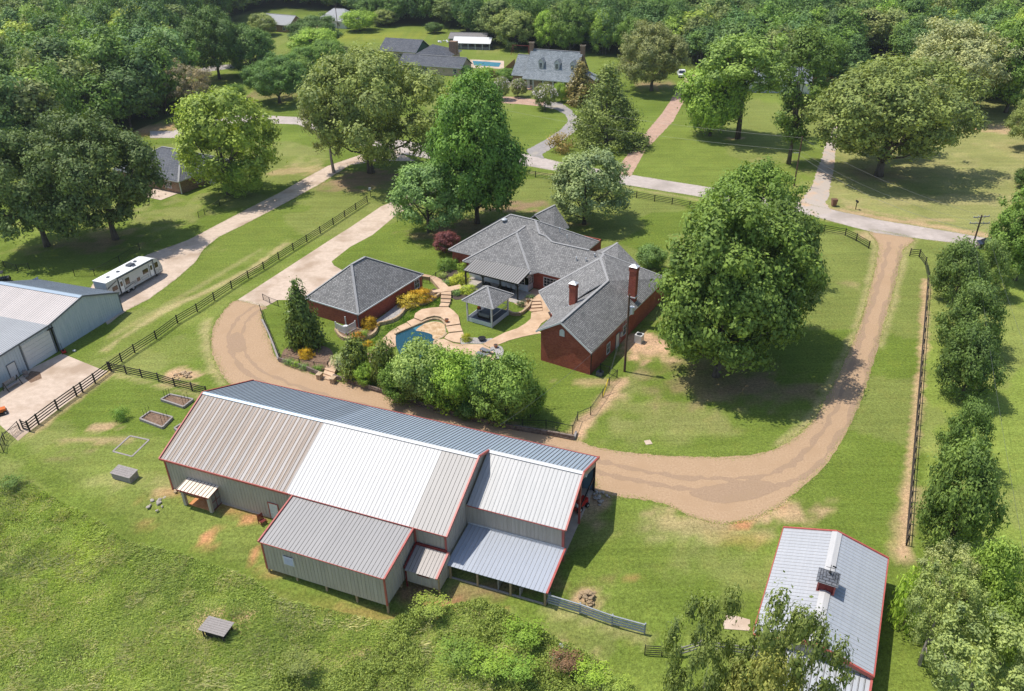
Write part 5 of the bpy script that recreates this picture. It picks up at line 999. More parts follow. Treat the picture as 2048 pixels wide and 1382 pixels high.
b=MB(); b.beam((p2[0]-1.2,p2[1],8.0-1.2),(p2[0],p2[1],8.0-1.2),.07,.07); b.build('bracket_arm',M_ridge,None); ba=[o for o in C.objects if o.name.startswith('bracket_arm')][-1]; tag(ba,'pale bracket arm on the utility pole across the road','bracket')
pole('utility pole with two crossarms above the tree row, right edge',p3,10.2,arms=((9.9,2.6,.15),(8.9,2.9,-.05)))
p4=G(676,58); pole('small far utility pole in front of the pale roof house',p4,10.0)
def wire(label,a,c,sag=.6,r=.012,name='power_line',group='power lines'):
    a=np.array(a,float); c=np.array(c,float); pts=[tuple(a+(c-a)*t-np.array([0,0,sag*4*t*(1-t)])) for t in np.linspace(0,1,14)]; b=MB(); b.tube(pts,r,4,False); tag(b.build(name,M_wire,uv=False),label,'wire',group)
P2=(p2[0],p2[1]); P3=(p3[0],p3[1])
wire('upper wire from the far pole towards the double crossarm pole',(*P2,9.8),(*P3,10.1),1.2); wire('middle wire from the far pole towards the double crossarm pole',(*P2,7.3),(*P3,9.0),1.6); wire('low thick cable between far pole and crossarm pole',(*P2,6.4),(*P3,7.6),1.8,.02)
e_=PZ(900,170,9.5); wire('upper wire from the far pole leftwards past the dormer house',(*P2,9.8),e_,1.5); wire('lower wire from the far pole leftwards past the dormer house',(*P2,7.3),PZ(900,195,7.2),1.6)
w1=PZ(2075,1250,9.0); w2=PZ(2110,840,9.2); wire('left wire running over the right tree row towards the bottom corner',(P3[0]-.9,P3[1],8.95),w1,1.0); wire('right wire running over the right tree row and out of frame',(P3[0]+1.0,P3[1],8.95),w2,1.0)
wire('service cable from the house pole down to the large barn roof',(p1[0],p1[1],7.6),PZ(1000,850,4.4),.8,.018); wire('service drop from the house pole to the brick wing eave',(p1[0],p1[1],7.9),H.w(.2,9.5,3.6),.4,.018)
gy_=G(1205,795); wire('left guy wire of the house pole ending in yellow guard',(p1[0],p1[1],8.3),gy_,0,.014); wire('right guy wire of the house pole beside the yellow guard',(p1[0],p1[1],9.9),gy_+[.15,.2,0],0,.014)
d_=(np.array([p1[0],p1[1],8.3])-gy_); d_/=np.linalg.norm(d_); b=MB(); b.tube([gy_-gy_,d_*2.4],.055,8); tag(b.build('guy_guard',M_yellow,loc=gy_),'bright yellow guy wire guard on the bare strip behind the barn','guard')
# ================================================================== travel trailer
RF_=FR(G(263.3,583.3)[:2],67.7); W2=2.6
rv=thing('travel_trailer','long white travel trailer with dark windows and swoosh graphics parked on the driveway','travel trailer',RF_.w(0,0,0),RF_.rz)
prof=[(-4.05,.55),(6.4,.55),(7.0,.75),(7.05,1.3),(6.7,2.4),(6.1,3.0),(5.4,3.28),(-4.05,3.28)]
b=MB(); extr(b,[(x,0,z) for x,z in prof],(0,W2,0)); b.build('body',M_rvgrey,rv)
b=MB(); pts=[(-4.1,3.29),(5.4,3.29),(6.1,3.02)]; 
b.hexa([(-4.12,-.04,3.27),(5.3,-.04,3.27),(5.3,W2+.04,3.27),(-4.12,W2+.04,3.27)],[(-4.12,-.04,3.34),(5.3,-.04,3.34),(5.3,W2+.04,3.34),(-4.12,W2+.04,3.34)])
b.face([(5.3,-.04,3.34),(6.05,-.02,3.07),(6.05,W2+.02,3.07),(5.3,W2+.04,3.34)]); b.face([(6.05,-.02,3.07),(6.75,0,2.4),(6.75,W2,2.4),(6.05,W2+.02,3.07)]); b.build('roof',M_rvwhite,rv)
for (x0,x1,y0,y1,h,m) in ((1.6,2.75,.8,1.75,.28,M_blackp),(-2.6,-2.1,1.0,1.5,.1,M_blackp),(-.6,-.1,1.05,1.55,.12,M_blackp),(3.3,3.8,1.4,1.9,.14,M_blackp),(1.9,2.6,.35,.65,.1,M_blackp),(3.0,3.2,1.0,1.2,.1,M_white)):
    b=MB(); b.hexa([(x0,y0,3.34),(x1,y0,3.34),(x1,y1,3.34),(x0,y1,3.34)],[(x0+.1,y0+.06,3.34+h),(x1-.08,y0+.06,3.34+h),(x1-.08,y1-.06,3.34+h),(x0+.1,y1-.06,3.34+h)]); b.build('air_conditioner' if h>.2 else 'roof_vent',m,rv)
sd_=lambda x0,x1,z0,z1,m,n,d=.03,d0=0:(lambda B:(B.box(x0,x1,-d-d0,-d0,z0,z1),B.build(n,m,rv))[1])(MB())
for x0,x1,z0,z1 in ((-3.2,-2.2,1.5,2.2),(-.6,.2,1.45,2.45),(3.0,4.1,1.6,2.3),(5.6,6.25,1.6,2.45),(1.6,2.2,1.0,1.6)): w_=sd_(x0,x1,z0,z1,M_tinted,'window'); 
for x0 in (-1.75,4.45):
    dd=sd_(x0,x0+.7,.7,2.65,M_rvwhite,'door',.03,.005)
    b=MB(); b.box(x0+.12,x0+.55,-.05,-.036,1.65,2.4); b.build('pane',M_tinted,dd); b=MB(); b.box(x0-.06,x0-.01,-.06,-.001,.65,2.7); b.box(x0+.71,x0+.76,-.06,-.001,.65,2.7); b.build('frame',M_blackp,dd)
for x in (-1.95,5.35): sd_(x,x+.08,.6,3.2,M_black,'awning_arm',.08)
b=MB(); b.tube([(-2,-.08,3.12),(5.45,-.08,3.12)],.07,8); b.build('awning',M_black,rv)
for P in ([(-4,2.45),(-2.1,2.95),(-2.1,2.8),(-4,2.2)],[(-1,1.05),(.5,1.25),(2.2,1.15),(.6,1.1),(-.8,.9)],[(-1,1.3),(.6,1.45),(2.0,1.3),(.5,1.35)],[(.6,.95),(2.0,1.0),(1.2,.9)]):
    b=MB(); extr(b,[(x,-.004,z) for x,z in P],(0,-.012,0)); b.build('stripe',M_blackp,rv)
for x0,x1,z0,z1 in ((2.5,3.9,.85,1.25),(5.2,6.1,.75,1.2),(6.3,6.8,.9,1.3)):
    for q_ in ((x0,x1,z0,z0+.03),(x0,x1,z1,z1+.03),(x0,x0+.03,z0,z1),(x1,x1+.03,z0,z1)): pass
    b=MB(); b.box(x0,x1,-.015,-.001,z0,z0+.03); b.box(x0,x1,-.015,-.001,z1,z1+.03); b.box(x0,x0+.03,-.015,-.001,z0+.03,z1); b.box(x1,x1+.03,-.015,-.001,z0,z1+.03); b.build('hatch_outline',M_blackp,rv)
b=MB(); b.box(-4.0,6.4,.2,W2-.2,.42,.55); b.build('chassis',M_black,rv)
for x in (-.45,.55):
    for y in (.02,W2-.27):
        b=MB(); b.tube([(x,y,.37),(x,y+.25,.37)],.37,16); tw_=b.build('wheel',M_tyre,rv); b=MB(); b.tube([(x,y-.015,.37),(x,y+.02,.37)],.2,12); b.build('rim',M_rim,tw_)
for sx in (-3.4,5.8): b=MB(); b.tube([(sx,.3,.5),(sx,.3,.02)],.05,6); b.box(sx-.15,sx+.15,.2,.4,0,.03); b.build('jack',M_black,rv)
b=MB(); b.beam((6.4,.7,.5),(8.0,1.3,.5),.1,.12); b.beam((6.4,1.9,.5),(8.0,1.3,.5),.1,.12); b.tube([(7.7,1.3,.02),(7.7,1.3,.9)],.05,6); b.box(7.0,7.5,1.0,1.6,.56,.9); b.build('hitch',M_black,rv)
b=MB(); b.box(-4.1,-4.06,.2,W2-.2,.6,3.1); b.build('rear_panel',M_wallb,rv)
# ================================================================== vehicles, far
def car(name,label,cat,F_,L_,W_,H_,body,pick=False):
    t=thing(name,label,cat,F_.w(0,0,0),F_.rz); h=H_
    if pick: pr_=[(-L_/2,.45),(L_/2,.45),(L_/2,1.0),(L_/2-.9,1.15),(L_/2-1.6,h),(L_/2-3.2,h),(L_/2-3.5,1.15),(-L_/2,1.15)]
    else: pr_=[(-L_/2,.4),(L_/2,.4),(L_/2,.85),(L_/2-1.1,1.0),(L_/2-1.8,h),(-L_/2+1.2,h),(-L_/2+.5,1.05),(-L_/2,.95)]
    b=MB(); extr(b,[(x,-W_/2,z) for x,z in pr_],(0,W_,0)); b.build('body',body,t)
    b=MB(); x0,x1=(L_/2-3.2,L_/2-1.7) if pick else (-L_/2+1.2,L_/2-1.9); 
    for s in (-1,1): b.box(x0,x1,s*(W_/2+.005)-.01,s*(W_/2+.005)+.01,1.12,h-.12)
    b.build('side_window',M_glass,t); b=MB(); xa=pr_[3][0]; xb=pr_[4][0]; b.face([(xa-.02+.03,-W_/2+.1,pr_[3][1]+.06),(xa+.01,W_/2-.1,pr_[3][1]+.06),(xb+.03,W_/2-.15,h-.03),(xb+.03,-W_/2+.15,h-.03)]); b.build('windscreen',M_glass,t)
    for sx in (-L_/2+.9,L_/2-.9):
        for sy in (-W_/2+.0,W_/2-.22): b=MB(); b.tube([(sx,sy-.02,.35),(sx,sy+.24,.35)],.35,14); w_=b.build('wheel',M_tyre,t); b=MB(); b.tube([(sx,sy-.03,.35),(sx,sy+.25,.35)],.18,10); b.build('rim',M_rim,w_)
    for sy in (-W_/2+.3,W_/2-.3): b=MB(); b.box(L_/2-.02,L_/2+.03,sy-.18,sy+.18,.7,.88); b.build('headlight',M_ridge,t)
    return t
car('pickup_truck','white pickup truck on the brick lane behind the round tree','pickup truck',FR(G(1362,152)[:2],-95),6.0,2.1,2.0,M_rvwhite,True)
car('parked_car','dark car on the road at the right edge behind the tree row','car',FR(G(1985,497)[:2],-13),4.8,1.9,1.45,mat('black_car_paint',(.015,.018,.025),rough=.2,spec=.6))
Qt=FR(G(955,70)[:2],-5); t=thing('dump_trailer','black high-sided trailer parked under the meadow trees','trailer',Qt.w(0,0,0),Qt.rz)
b=MB(); b.box(-4.5,4.5,-1.2,1.2,.9,1.1); b.build('bed',M_black,t)
for q_ in ((-4.5,4.5,-1.25,-1.15),(-4.5,4.5,1.15,1.25),(-4.5,-4.4,-1.15,1.15),(4.4,4.5,-1.15,1.15)): b=MB(); b.box(*q_,1.1,2.9); b.build('side_panel',M_black,t)
for x in (-.2,1.0): b=MB(); b.tube([(x,-1.35,.5),(x,-1.15,.5)],.5,12); w_=b.build('wheel',M_tyre,t); b=MB(); b.tube([(x,-1.38,.5),(x,-1.3,.5)],.3,10); b.build('rim',M_white,w_)
b=MB(); b.beam((-4.5,0,.9),(-7,0,1.6),.25,.25); b.build('gooseneck',M_black,t)
# ================================================================== small things
def simple(name,label,cat,px,rz=0,loc=None): g=G(*px) if loc is None else loc; return thing(name,label,cat,tuple(g),rz)
# raised beds
def bed(label,px4,h=.35,cage=False,name='raised_bed'):
    P=[G(*p) for p in px4]; c=sum(P)/4; t=thing(name,label,'raised bed',tuple(c)); 
    for i in range(4): b=MB(); a=P[i]-c; e=P[(i+1)%4]-c; b.beam((a[0],a[1],h/2),(e[0],e[1],h/2),.2,h-.01*i); b.build('board',M_oldwood,t)
    b=MB(); b.face([(p[0]-c[0],p[1]-c[1],h*.6) for p in P]); (b.build('soil',M_soil,t) if h>.1 else None)
    if cage:
        for k in range(6): f=(k%3+.5)/3; q_=(P[0]*(1-f)+P[1]*f if k<3 else P[3]*(1-f)+P[2]*f)*.8+c*.2-c; b=MB(); b.tube([(q_[0],q_[1],h*.5),(q_[0],q_[1],1.5)],.025,5); b.build('stake',M_black,t)
    return t
bed('square timber raised bed with stakes, nearer the plank fence',[(323,802),(341,792),(387,802),(368,817)],cage=True); bed('timber raised bed with stakes, left of the barn corner',[(281,841),(302,826),(346,838),(326,858)],cage=True)
bed('third timber raised bed tucked against the barn corner',[(350,860),(362,852),(375,858),(368,872)])
t=bed('flat timber frame lying on the mown grass',[(226,903),(260,872),(298,880),(264,913)],.05,name='ground_frame')
# tool chest
g=G(252,955); t=thing('storage_box','grey wooden storage box with sloping lid on the lawn left of the barn','storage box',g,math.radians(-21)); b=MB(); b.box(-1.25,1.25,-.6,.6,0,.75); b.build('box',M_oldwood,t)
for k in range(5): b=MB(); y=-.68+k*.272; b.hexa([(-1.33,y,.75+k*.03),(1.33,y,.75+k*.03),(1.33,y+.255,.78+k*.03),(-1.33,y+.255,.78+k*.03)],[(-1.33,y,.79+k*.03),(1.33,y,.79+k*.03),(1.33,y+.255,.82+k*.03),(-1.33,y+.255,.82+k*.03)]); b.build('lid_board',M_oldwood,t)
# table in the meadow
g=G(437,1268); t=thing('meadow_table','weathered plank shelter table standing in the tall grass','table',g,math.radians(-18))
for k in range(7): b=MB(); x=-1.25; y=-.78+k*.226; b.box(-1.3,1.3,y,y+.21,.98,1.02); b.build('plank',M_oldwood,t)
for sx in (-1.0,1.0):
    for sy in (-.6,.6): b=MB(); b.box(sx-.05,sx+.05,sy-.05,sy+.05,-.1,.98); b.build('leg',M_wood,t)
b=MB(); b.box(-.9,.9,-.5,.5,.1,.5); b.build('shelf_box',M_dark,t)
# rock pile, stump pile, brush
def pile(name,label,cat,px,n,r,sz,m,hh=.3,part='rock'):
    g=G(*px); t=thing(name,label,cat,g)
    for k in range(n):
        a=random.uniform(0,6.28); q_=random.random()**.6*r; s=random.uniform(.6,1.2)*sz; b=MB(); b.lump((0,0,0),(s,s*random.uniform(.5,.9),s*random.uniform(.4,.7)),1,.22,k); o=b.build(part,m,t,loc=(q_*math.cos(a),q_*math.sin(a),max(.03,hh*(1-q_/r))+.05)); o.rotation_euler=(0,0,random.uniform(0,3))
pile('rock_pile','small pile of tan rocks on bare dirt beside the plank fence','rock pile',(365,752),26,1.2,.26,M_stone); pile('firewood_pile','heap of chopped stump wood behind the pipe fence','wood pile',(1178,1196),34,.85,.22,M_post,.6,'log')
pile('stone_edging','line of flat grey stones left of the barn porch','stones',(318,1008),10,1.1,.3,M_stoned,.05); pile('rock_pile','few pale boulders at the barn corner','rocks',(350,986),6,.5,.22,M_stone,.2)
for k,(lb,px_,s,m_) in enumerate((('grey tarpaulin scrap at the left foot of the brush pile',(1042,1355),.55,M_blackp),('pale crumpled metal sheet on the brush pile',(1108,1318),.6,M_sheet),('pale plastic bag above the brush pile',(1125,1298),.4,M_sheet))):
    g=G(*px_); b=MB(); b.lump((0,0,.25),(s,s*.7,.3),2,.35,k+3); tag(b.build('scrap',m_,loc=g),lb,'scrap')
# bin, mailbox
g=G(1667,412); t=thing('rubbish_bin','brown wheeled bin at the end of the grey gravel lane','bin',g); b=MB(); b.hexa([(-.35,-.35,.05),(.35,-.35,.05),(.35,.35,.05),(-.35,.35,.05)],[(-.48,-.48,1.3),(.48,-.48,1.3),(.48,.48,1.3),(-.48,.48,1.3)]); b.build('body',mat('bin_brown',(.22,.11,.07),rough=.6),t); b=MB(); b.box(-.5,.5,-.52,.5,1.3,1.38); b.build('lid',mat('bin_lid',(.15,.08,.05),rough=.6),t)
g=G(1711,419); t=thing('mailbox','black mailbox on a post beside the road, right of the brown bin','mailbox',g); b=MB(); b.box(-.06,.06,-.06,.06,0,1.4); b.build('post',M_black,t); b=MB(); b.tube([(0,-.35,1.6),(0,.35,1.6)],.2,10); b.build('box',M_black,t)
g=G(741,392); t=thing('mailbox','grey post box at the driveway end of the black fence','mailbox',g); b=MB(); b.box(-.06,.06,-.06,.06,0,1.3); b.build('post',M_black,t); b=MB(); b.box(-.22,.22,-.25,.25,1.3,1.7); b.build('box',M_ridge,t)
# AC unit and meters
g=H.w(2.0,10.8,0); t=thing('air_conditioner','beige air conditioner on the right side of the brick wing','air conditioner',g,H.rz); b=MB(); b.box(-.5,.5,-.5,.5,.05,1.2); b.build('casing',M_rvgrey,t); b=MB(); b.cyl((0,0),.4,1.2,1.24,16); b.build('fan_grille',M_black,t); b=MB(); b.box(-.6,.6,-.6,.6,0,.05); b.build('pad',M_conc,t)
g=H.w(1.1,.6,0); t=thing('pump_unit','dark low pump box at the near corner of the brick wing','pump',g,H.rz); b=MB(); b.box(-.4,.4,-.35,.35,0,.55); b.build('casing',M_blackp,t); b=MB(); b.cyl((.1,0),.18,.55,.8,10); b.build('motor',M_black,t)
b=MB(); b.box(0,.18,0,.4,0,.6); tag(b.build('meter_box',M_rvgrey,loc=H.w(.03,8.9,1.2)),'grey electric meter box on the right wall of the brick wing','meter box').rotation_euler=(0,0,H.rz)
# planters, fire pit, loungers, table and chairs
def planter(label,px,r=.28,h=.45,m=M_terra,z=0): g=G(*px); b=MB(); b.tube([(0,0,0),(0,0,h*.85),(0,0,h*.86),(0,0,h)],[r*.65,r,r*1.12,r*1.12],12); t=thing('planter',label,'planter',(g[0],g[1],z)); b.build('pot',m,t); s=MB(); s.cyl((0,0),r*.95,h-.01,h+.02,12); s.build('soil',M_mulch,t); return t
planter('terracotta pot at the edge of the pool ledge',z4(715,800),z=.3); planter('terracotta pot near the loungers beside the pool walk',z4(1330,1100)); planter('round grey stone urn beside the entry steps',z4(1735,545),.3,.55,M_stone,.2); planter('terracotta pot by the entry door of the house',(1072,562),.22,.4)
g=G(*z4(1155,1010)); t=thing('fire_pit','round black fire bowl on the pebble bed by the pool','fire pit',g); b=MB(); b.tube([(0,0,.12),(0,0,.3),(0,0,.42)],[.25,.5,.56],14); b.build('bowl',M_black,t); b=MB(); b.cyl((0,0),.48,.36,.39,14); b.build('ash',M_mulch,t)
for k in range(3): b=MB(); a=k*2.1; b.beam((.2*math.cos(a),.2*math.sin(a),.2),(.4*math.cos(a),.4*math.sin(a),0),.05,.05); b.build('leg',M_black,t)
def lounger(label,px,rz):
    g=G(*px); t=thing('sun_lounger',label,'sun lounger',(g[0],g[1],.07),rz,'loungers by the pool'); b=MB(); b.box(-.95,.35,-.32,.32,.28,.36); b.build('seat',M_fabric,t); b=MB(); b.hexa([(.35,-.32,.3),(1.0,-.32,.6),(1.0,.32,.6),(.35,.32,.3)],[(.35,-.32,.38),(.96,-.32,.68),(.96,.32,.68),(.35,.32,.38)]); b.build('backrest',M_fabric,t)
    for sx in (-.85,.3):
        for sy in (-.28,.28): b=MB(); b.box(sx-.03,sx+.03,sy-.03,sy+.03,0,.28); b.build('leg',M_black,t)
lounger('grey brown sun lounger nearest the terracotta pot on the pool deck',z4(1215,1165),math.radians(-35)); lounger('second sun lounger partly under the pool trees',z4(1165,1215),math.radians(-35))
c=H.w(-21.6,14.2,.03); t=thing('patio_table','long black dining table under the metal patio roof','table',c,H.rz); b=MB(); b.box(-1.3,1.3,-.5,.5,.72,.76); b.build('tabletop',M_black,t)
for sx in (-1.1,1.1):
    for sy in (-.4,.4): b=MB(); b.box(sx-.04,sx+.04,sy-.04,sy+.04,0,.72); b.build('leg',M_black,t)
def chair(label,l,rz):
    t=thing('patio_chair',label,'chair',l,rz,'chairs round the patio table'); b=MB(); b.box(-.24,.24,-.24,.24,.42,.46); b.build('seat',M_fabric,t); b=MB(); b.box(-.24,.24,.21,.26,.46,.98); b.build('backrest',M_offw,t)
    for sx in (-.21,.21):
        for sy in (-.21,.21): b=MB(); b.box(sx-.02,sx+.02,sy-.02,sy+.02,0,.42); b.build('leg',M_black,t)
for k,u in enumerate((-22.5,-21.6,-20.7)): chair('pale backed patio chair, %s on the near side of the patio table'%('left one','middle one','right one')[k],H.w(u,13.35,.03),H.rz+math.pi); chair('patio chair, %s on the house side of the patio table'%('left one','middle one','right one')[k],H.w(u,15.05,.03),H.rz)
g=H.w(-24.6,13.9,.03); t=thing('barbecue','black barbecue grill under the left half of the patio roof','barbecue',g,H.rz); b=MB(); b.box(-.55,.55,-.3,.3,.1,.85); b.build('cabinet',M_black,t); b=MB(); b.tube([(-.4,0,.95),(.4,0,.95)],.28,12); b.build('lid',M_black,t)
# white pump enclosure at garage corner
Gf=FR(G(693,673)[:2],-32); t=thing('pump_enclosure','small white railed enclosure at the near corner of the brick garage','enclosure',Gf.w(0,0,.3),Gf.rz)
for p_ in ((0,0),(-2.1,.3),(.1,1.9),(-1.9,2.1)): b=MB(); b.box(p_[0]-.07,p_[0]+.07,p_[1]-.07,p_[1]+.07,-.3,1.35); b.build('post',M_white,t)
for a_,e__ in (((0,0),(-2.1,.3)),((0,0),(.1,1.9))):
    for z in (.1,1.15): b=MB(); b.beam((*a_,z),(*e__,z),.06,.1); b.build('rail',M_white,t)
    b=MB(); 
    for k in range(15): f=(k+.5)/15; x=a_[0]+(e__[0]-a_[0])*f; y=a_[1]+(e__[1]-a_[1])*f; b.box(x-.03,x+.03,y-.02,y+.02,.12,1.12)
    b.build('lattice',M_white,t,kind='stuff')
b=MB(); b.cyl((-.9,1.0),.3,0,.7,10); b.box(-1.5,-1.1,.7,1.2,0,.5); b.build('pool_pump',M_offw,t)
# workshop front: bench, mower, swing, barrel
def wl(u,v,z=0): return WS.w(u,v,z)
t=thing('garden_swing','weathered wooden swing bench in front of the metal workshop','bench',wl(-21.0,-1.5),WS.rz); b=MB(); b.box(-.9,.9,-.3,.3,.42,.48); b.build('seat',M_oldwood,t)
for k in range(4): b=MB(); b.box(-.9,.9,.28+k*.02,.32+k*.02,.55+k*.14,.66+k*.14); b.build('slat',M_oldwood,t)
for sx in (-1,1): b=MB(); b.beam((sx,-.5,0),(sx,0,1.3),.08,.08); b.beam((sx,.5,0),(sx,0,1.3),.08,.08); b.build('leg',M_wood,t)
t=thing('barrel','rusty dark barrel beside the white workshop door','barrel',wl(-18.4-.0,-.9)); b=MB(); b.cyl((0,0),.3,0,.85,12); b.build('drum',M_barndark,t); b=MB(); b.cyl((0,0),.31,.4,.44,12); b.build('hoop',M_maroon,t)
t=thing('push_mower','red push mower beside the white roll-up door','mower',wl(-11.3-.9,-1.0),WS.rz+1); b=MB(); b.box(-.4,.4,-.25,.25,.12,.32); b.build('deck',M_redp,t); b=MB(); b.cyl((0,0),.14,.32,.5,10); b.build('engine',M_black,t); b=MB(); b.beam((.4,0,.3),(1.1,0,1.0),.04,.04); b.build('handle',M_black,t)
for sx in (-.35,.35):
    for sy in (-.28,.28): b=MB(); b.tube([(sx,sy-.03,.12),(sx,sy+.03,.12)],.12,8); b.build('wheel',M_tyre,t)
t=thing('white_bucket','small white bucket lying beside the red mower','bucket',wl(-11.6,-2.0)); b=MB(); b.tube([(0,0,.15),(.35,0,.15)],[.12,.15],10); b.build('bucket',M_white,t); b=MB(); b.tube([(.35,-.15,.15),(.45,0,.2),(.35,.15,.15)],.01,4); b.build('handle',M_wire,t)
g=G(3,828); t=thing('ride_on_mower','orange ride-on mower at the left frame edge','mower',g,.6); b=MB(); b.box(-.3,.6,-.35,.35,.35,.75); b.box(-.9,-.3,-.4,.4,.35,.5); b.build('hood',M_orange,t); b=MB(); b.box(-.75,-.4,-.25,.25,.5,.6); b.box(-.85,-.75,-.25,.25,.5,1.0); b.build('seat',M_black,t); b=MB(); b.box(-.5,.4,-.6,.6,.12,.25); b.build('deck',M_black,t)
for sx,r_ in ((-.7,.33),(.45,.24)):
    for sy in (-.5,.36): b=MB(); b.tube([(sx,sy,r_),(sx,sy+.16,r_)],r_,12); w_=b.build('wheel',M_tyre,t); b=MB(); b.tube([(sx,sy-.01,r_),(sx,sy+.17,r_)],r_*.45,8); b.build('rim',M_white,w_)
g=G(5,566); t=thing('utility_vehicle','black off-road buggy at the left edge above the workshop','buggy',g,.4); b=MB(); b.box(-1.2,1.2,-.6,.6,.4,.9); b.build('body',M_black,t)
for a_ in ((-.6,-.6),(.5,-.6),(-.6,.6),(.5,.6)): b=MB(); b.box(a_[0]-.03,a_[0]+.03,a_[1]-.03,a_[1]+.03,.9,1.8); b.build('roll_bar',M_black,t)
b=MB(); b.box(-.7,.6,-.65,.65,1.8,1.86); b.build('canopy',M_black,t)
for sx in (-.9,.9):
    for sy in (-.75,.5): b=MB(); b.tube([(sx,sy,.38),(sx,sy+.25,.38)],.38,12); b.build('wheel',M_tyre,t)
# barn side: rocking chair, red machine under the carport, gate chair
g=BF.w(12.0,-1.0,0); t=thing('garden_chair','dark red slatted garden chair beside the white barn door','chair',g,BF.rz+1.2)
for k in range(5): b=MB(); b.box(-.3,.3,-.3+k*.12,-.2+k*.12,.38,.41); b.build('slat',M_maroon,t)
for k in range(5): b=MB(); b.box(-.3+k*.125,-.2+k*.125,.3,.33,.4,1.05); b.build('slat',M_maroon,t)
for sx in (-.28,.28):
    for sy in (-.28,.3): b=MB(); b.box(sx-.03,sx+.03,sy-.03,sy+.03,0,.6); b.build('leg',M_maroon,t)
g=G(1160,1016); t=thing('red_tractor_mower','dark red garden tractor parked at the open end of the barn','tractor',(g[0],g[1],0),BF.rz+1.2); b=MB(); b.box(-.2,.9,-.35,.35,.4,.95); b.build('hood',M_redp,t); b=MB(); b.box(-.9,-.2,-.4,.4,.35,.6); b.build('fender',M_redp,t); b=MB(); b.box(-.7,-.35,-.22,.22,.6,.7); b.box(-.75,-.65,-.22,.22,.7,1.05); b.build('seat',M_white,t)
for sx,r_ in ((-.6,.38),(.6,.26)):
    for sy in (-.55,.35): b=MB(); b.tube([(sx,sy,r_),(sx,sy+.2,r_)],r_,12); w_=b.build('wheel',M_tyre,t); b=MB(); b.tube([(sx,sy-.01,r_),(sx,sy+.21,r_)],r_*.4,8); b.build('rim',M_white,w_)
pile('gravel_heap','grey rubble heap in the shade at the right end of the barn','rubble heap',(1195,1000),24,1.4,.22,M_stoned,.15)
pile('rock_pile','small heap of white debris in the back meadow','debris',(888,84),8,2.2,.7,M_white,.4)
# ================================================================== vegetation
def unit(v): return v/np.maximum(1e-9,np.linalg.norm(v,axis=-1,keepdims=True))
def crown_mesh(name,seed,R,H,zlo,n_lobe,n_leaf,size,kind='broad',lob=.3,flat=.8,m=None,inner=.12,gap=0.,up=.35,aspect=1.5,tuft=9,spread=1.0,rough=1.0):
    """leaf-clump crown: leaves in tufts, tufts on many lobes, lobes on an uneven outline"""
    r=np.random.default_rng(seed); cz=(zlo+1)/2*H; hz=(1-zlo)/2*H; cs=[];rs=[]
    bd=unit(r.normal(size=(7,3))); ba=r.uniform(-.30,.26,7)*rough
    for i in range(n_lobe):
        t=(i+.5)/n_lobe; ph=i*2.39996+r.uniform(-.35,.35)
        if kind=='cone':
            z=t**.85; rad=(1-z)**.8*(.55+.4*r.random()); c=[rad*R*math.cos(ph),rad*R*math.sin(ph),zlo*H+z*(1-zlo)*H*.97]; q=R*lob*(1.15-.75*z)*r.uniform(.7,1.25)
        elif kind=='column':
            z=t; rad=math.sqrt(max(0,1-(2*z-1)**2))*.75*r.uniform(.4,1.25); c=[rad*R*math.cos(ph),rad*R*math.sin(ph),zlo*H+z*(1-zlo)*H]; q=R*lob*r.uniform(.7,1.25)
        else:
            z=1-2*t*.96; rr=math.sqrt(max(0,1-z*z)); k=r.uniform(.62,1.0) if r.random()>.14 else r.uniform(.25,.6)
            dv=np.array([rr*math.cos(ph),rr*math.sin(ph),z]); k*=1+float((ba*np.exp(-((1-bd@dv)/.22)**2)).sum())
            if kind=='egg': rr*=(1-.24*max(0,z))
            c=[rr*math.cos(ph)*k*R*.86,rr*math.sin(ph)*k*R*.86,cz+z*k*hz*.86]; q=R*lob*r.uniform(.5,1.35)
        cs.append(c); rs.append(q)
    cs=np.array(cs); rs=np.array(rs)
    if gap: 
        keep=r.random(n_lobe)>gap; keep[:3]=True; cs=cs[keep]; rs=rs[keep]
    nt_=max(20,n_leaf//tuft); w=rs**2; li=r.choice(len(cs),nt_,p=w/w.sum()); d=unit(r.normal(size=(nt_,3))); cc=cs-np.array([0,0,cz]); outd=unit(cc/np.array([R,R,hz]))[li]
    flip=((d*outd).sum(1)<-.2); d[flip]*=-1
    rad=rs[li]*np.where(r.random(nt_)<inner,r.uniform(.2,.8,nt_),r.uniform(.8,1.15,nt_)); P0=cs[li]+d*rad[:,None]*np.array([1,1,flat]); tt=r.random(nt_)
    ti=np.repeat(np.arange(nt_),tuft); n_leaf=len(ti); od=unit(d*.7+outd*.5+np.array([0,0,.25])); ts=size*1.5*spread
    P=P0[ti]+r.normal(size=(n_leaf,3))*ts*.5+od[ti]*(r.normal(size=(n_leaf,1))*ts*.75); dd=d[ti]
    nrm=unit(dd*.75+unit(P-P0[ti])*.55+np.array([0,0,up*.9])+r.normal(size=(n_leaf,3))*.33); a=unit(np.cross(nrm,r.normal(size=(n_leaf,3)))); b=np.cross(nrm,a)
    s=size*r.uniform(.5,1.2,n_leaf)[:,None]; V=np.stack([P-a*s*.5*aspect,P-b*s*.42-nrm*s*.08,P+a*s*.5*aspect,P+b*s*.42-nrm*s*.08],1).reshape(-1,3)
    V[:,2]=np.maximum(V[:,2],.05)
    F=np.arange(n_leaf*4).reshape(-1,4); lt=r.random(len(cs))[li][ti]*.35; tone=np.clip(lt+tt[ti]*.35+r.random(n_leaf)*.3,0,1); tone=np.repeat(tone,4)
    return npmesh(name,V,F,m or M_leaf,tone=tone),cs
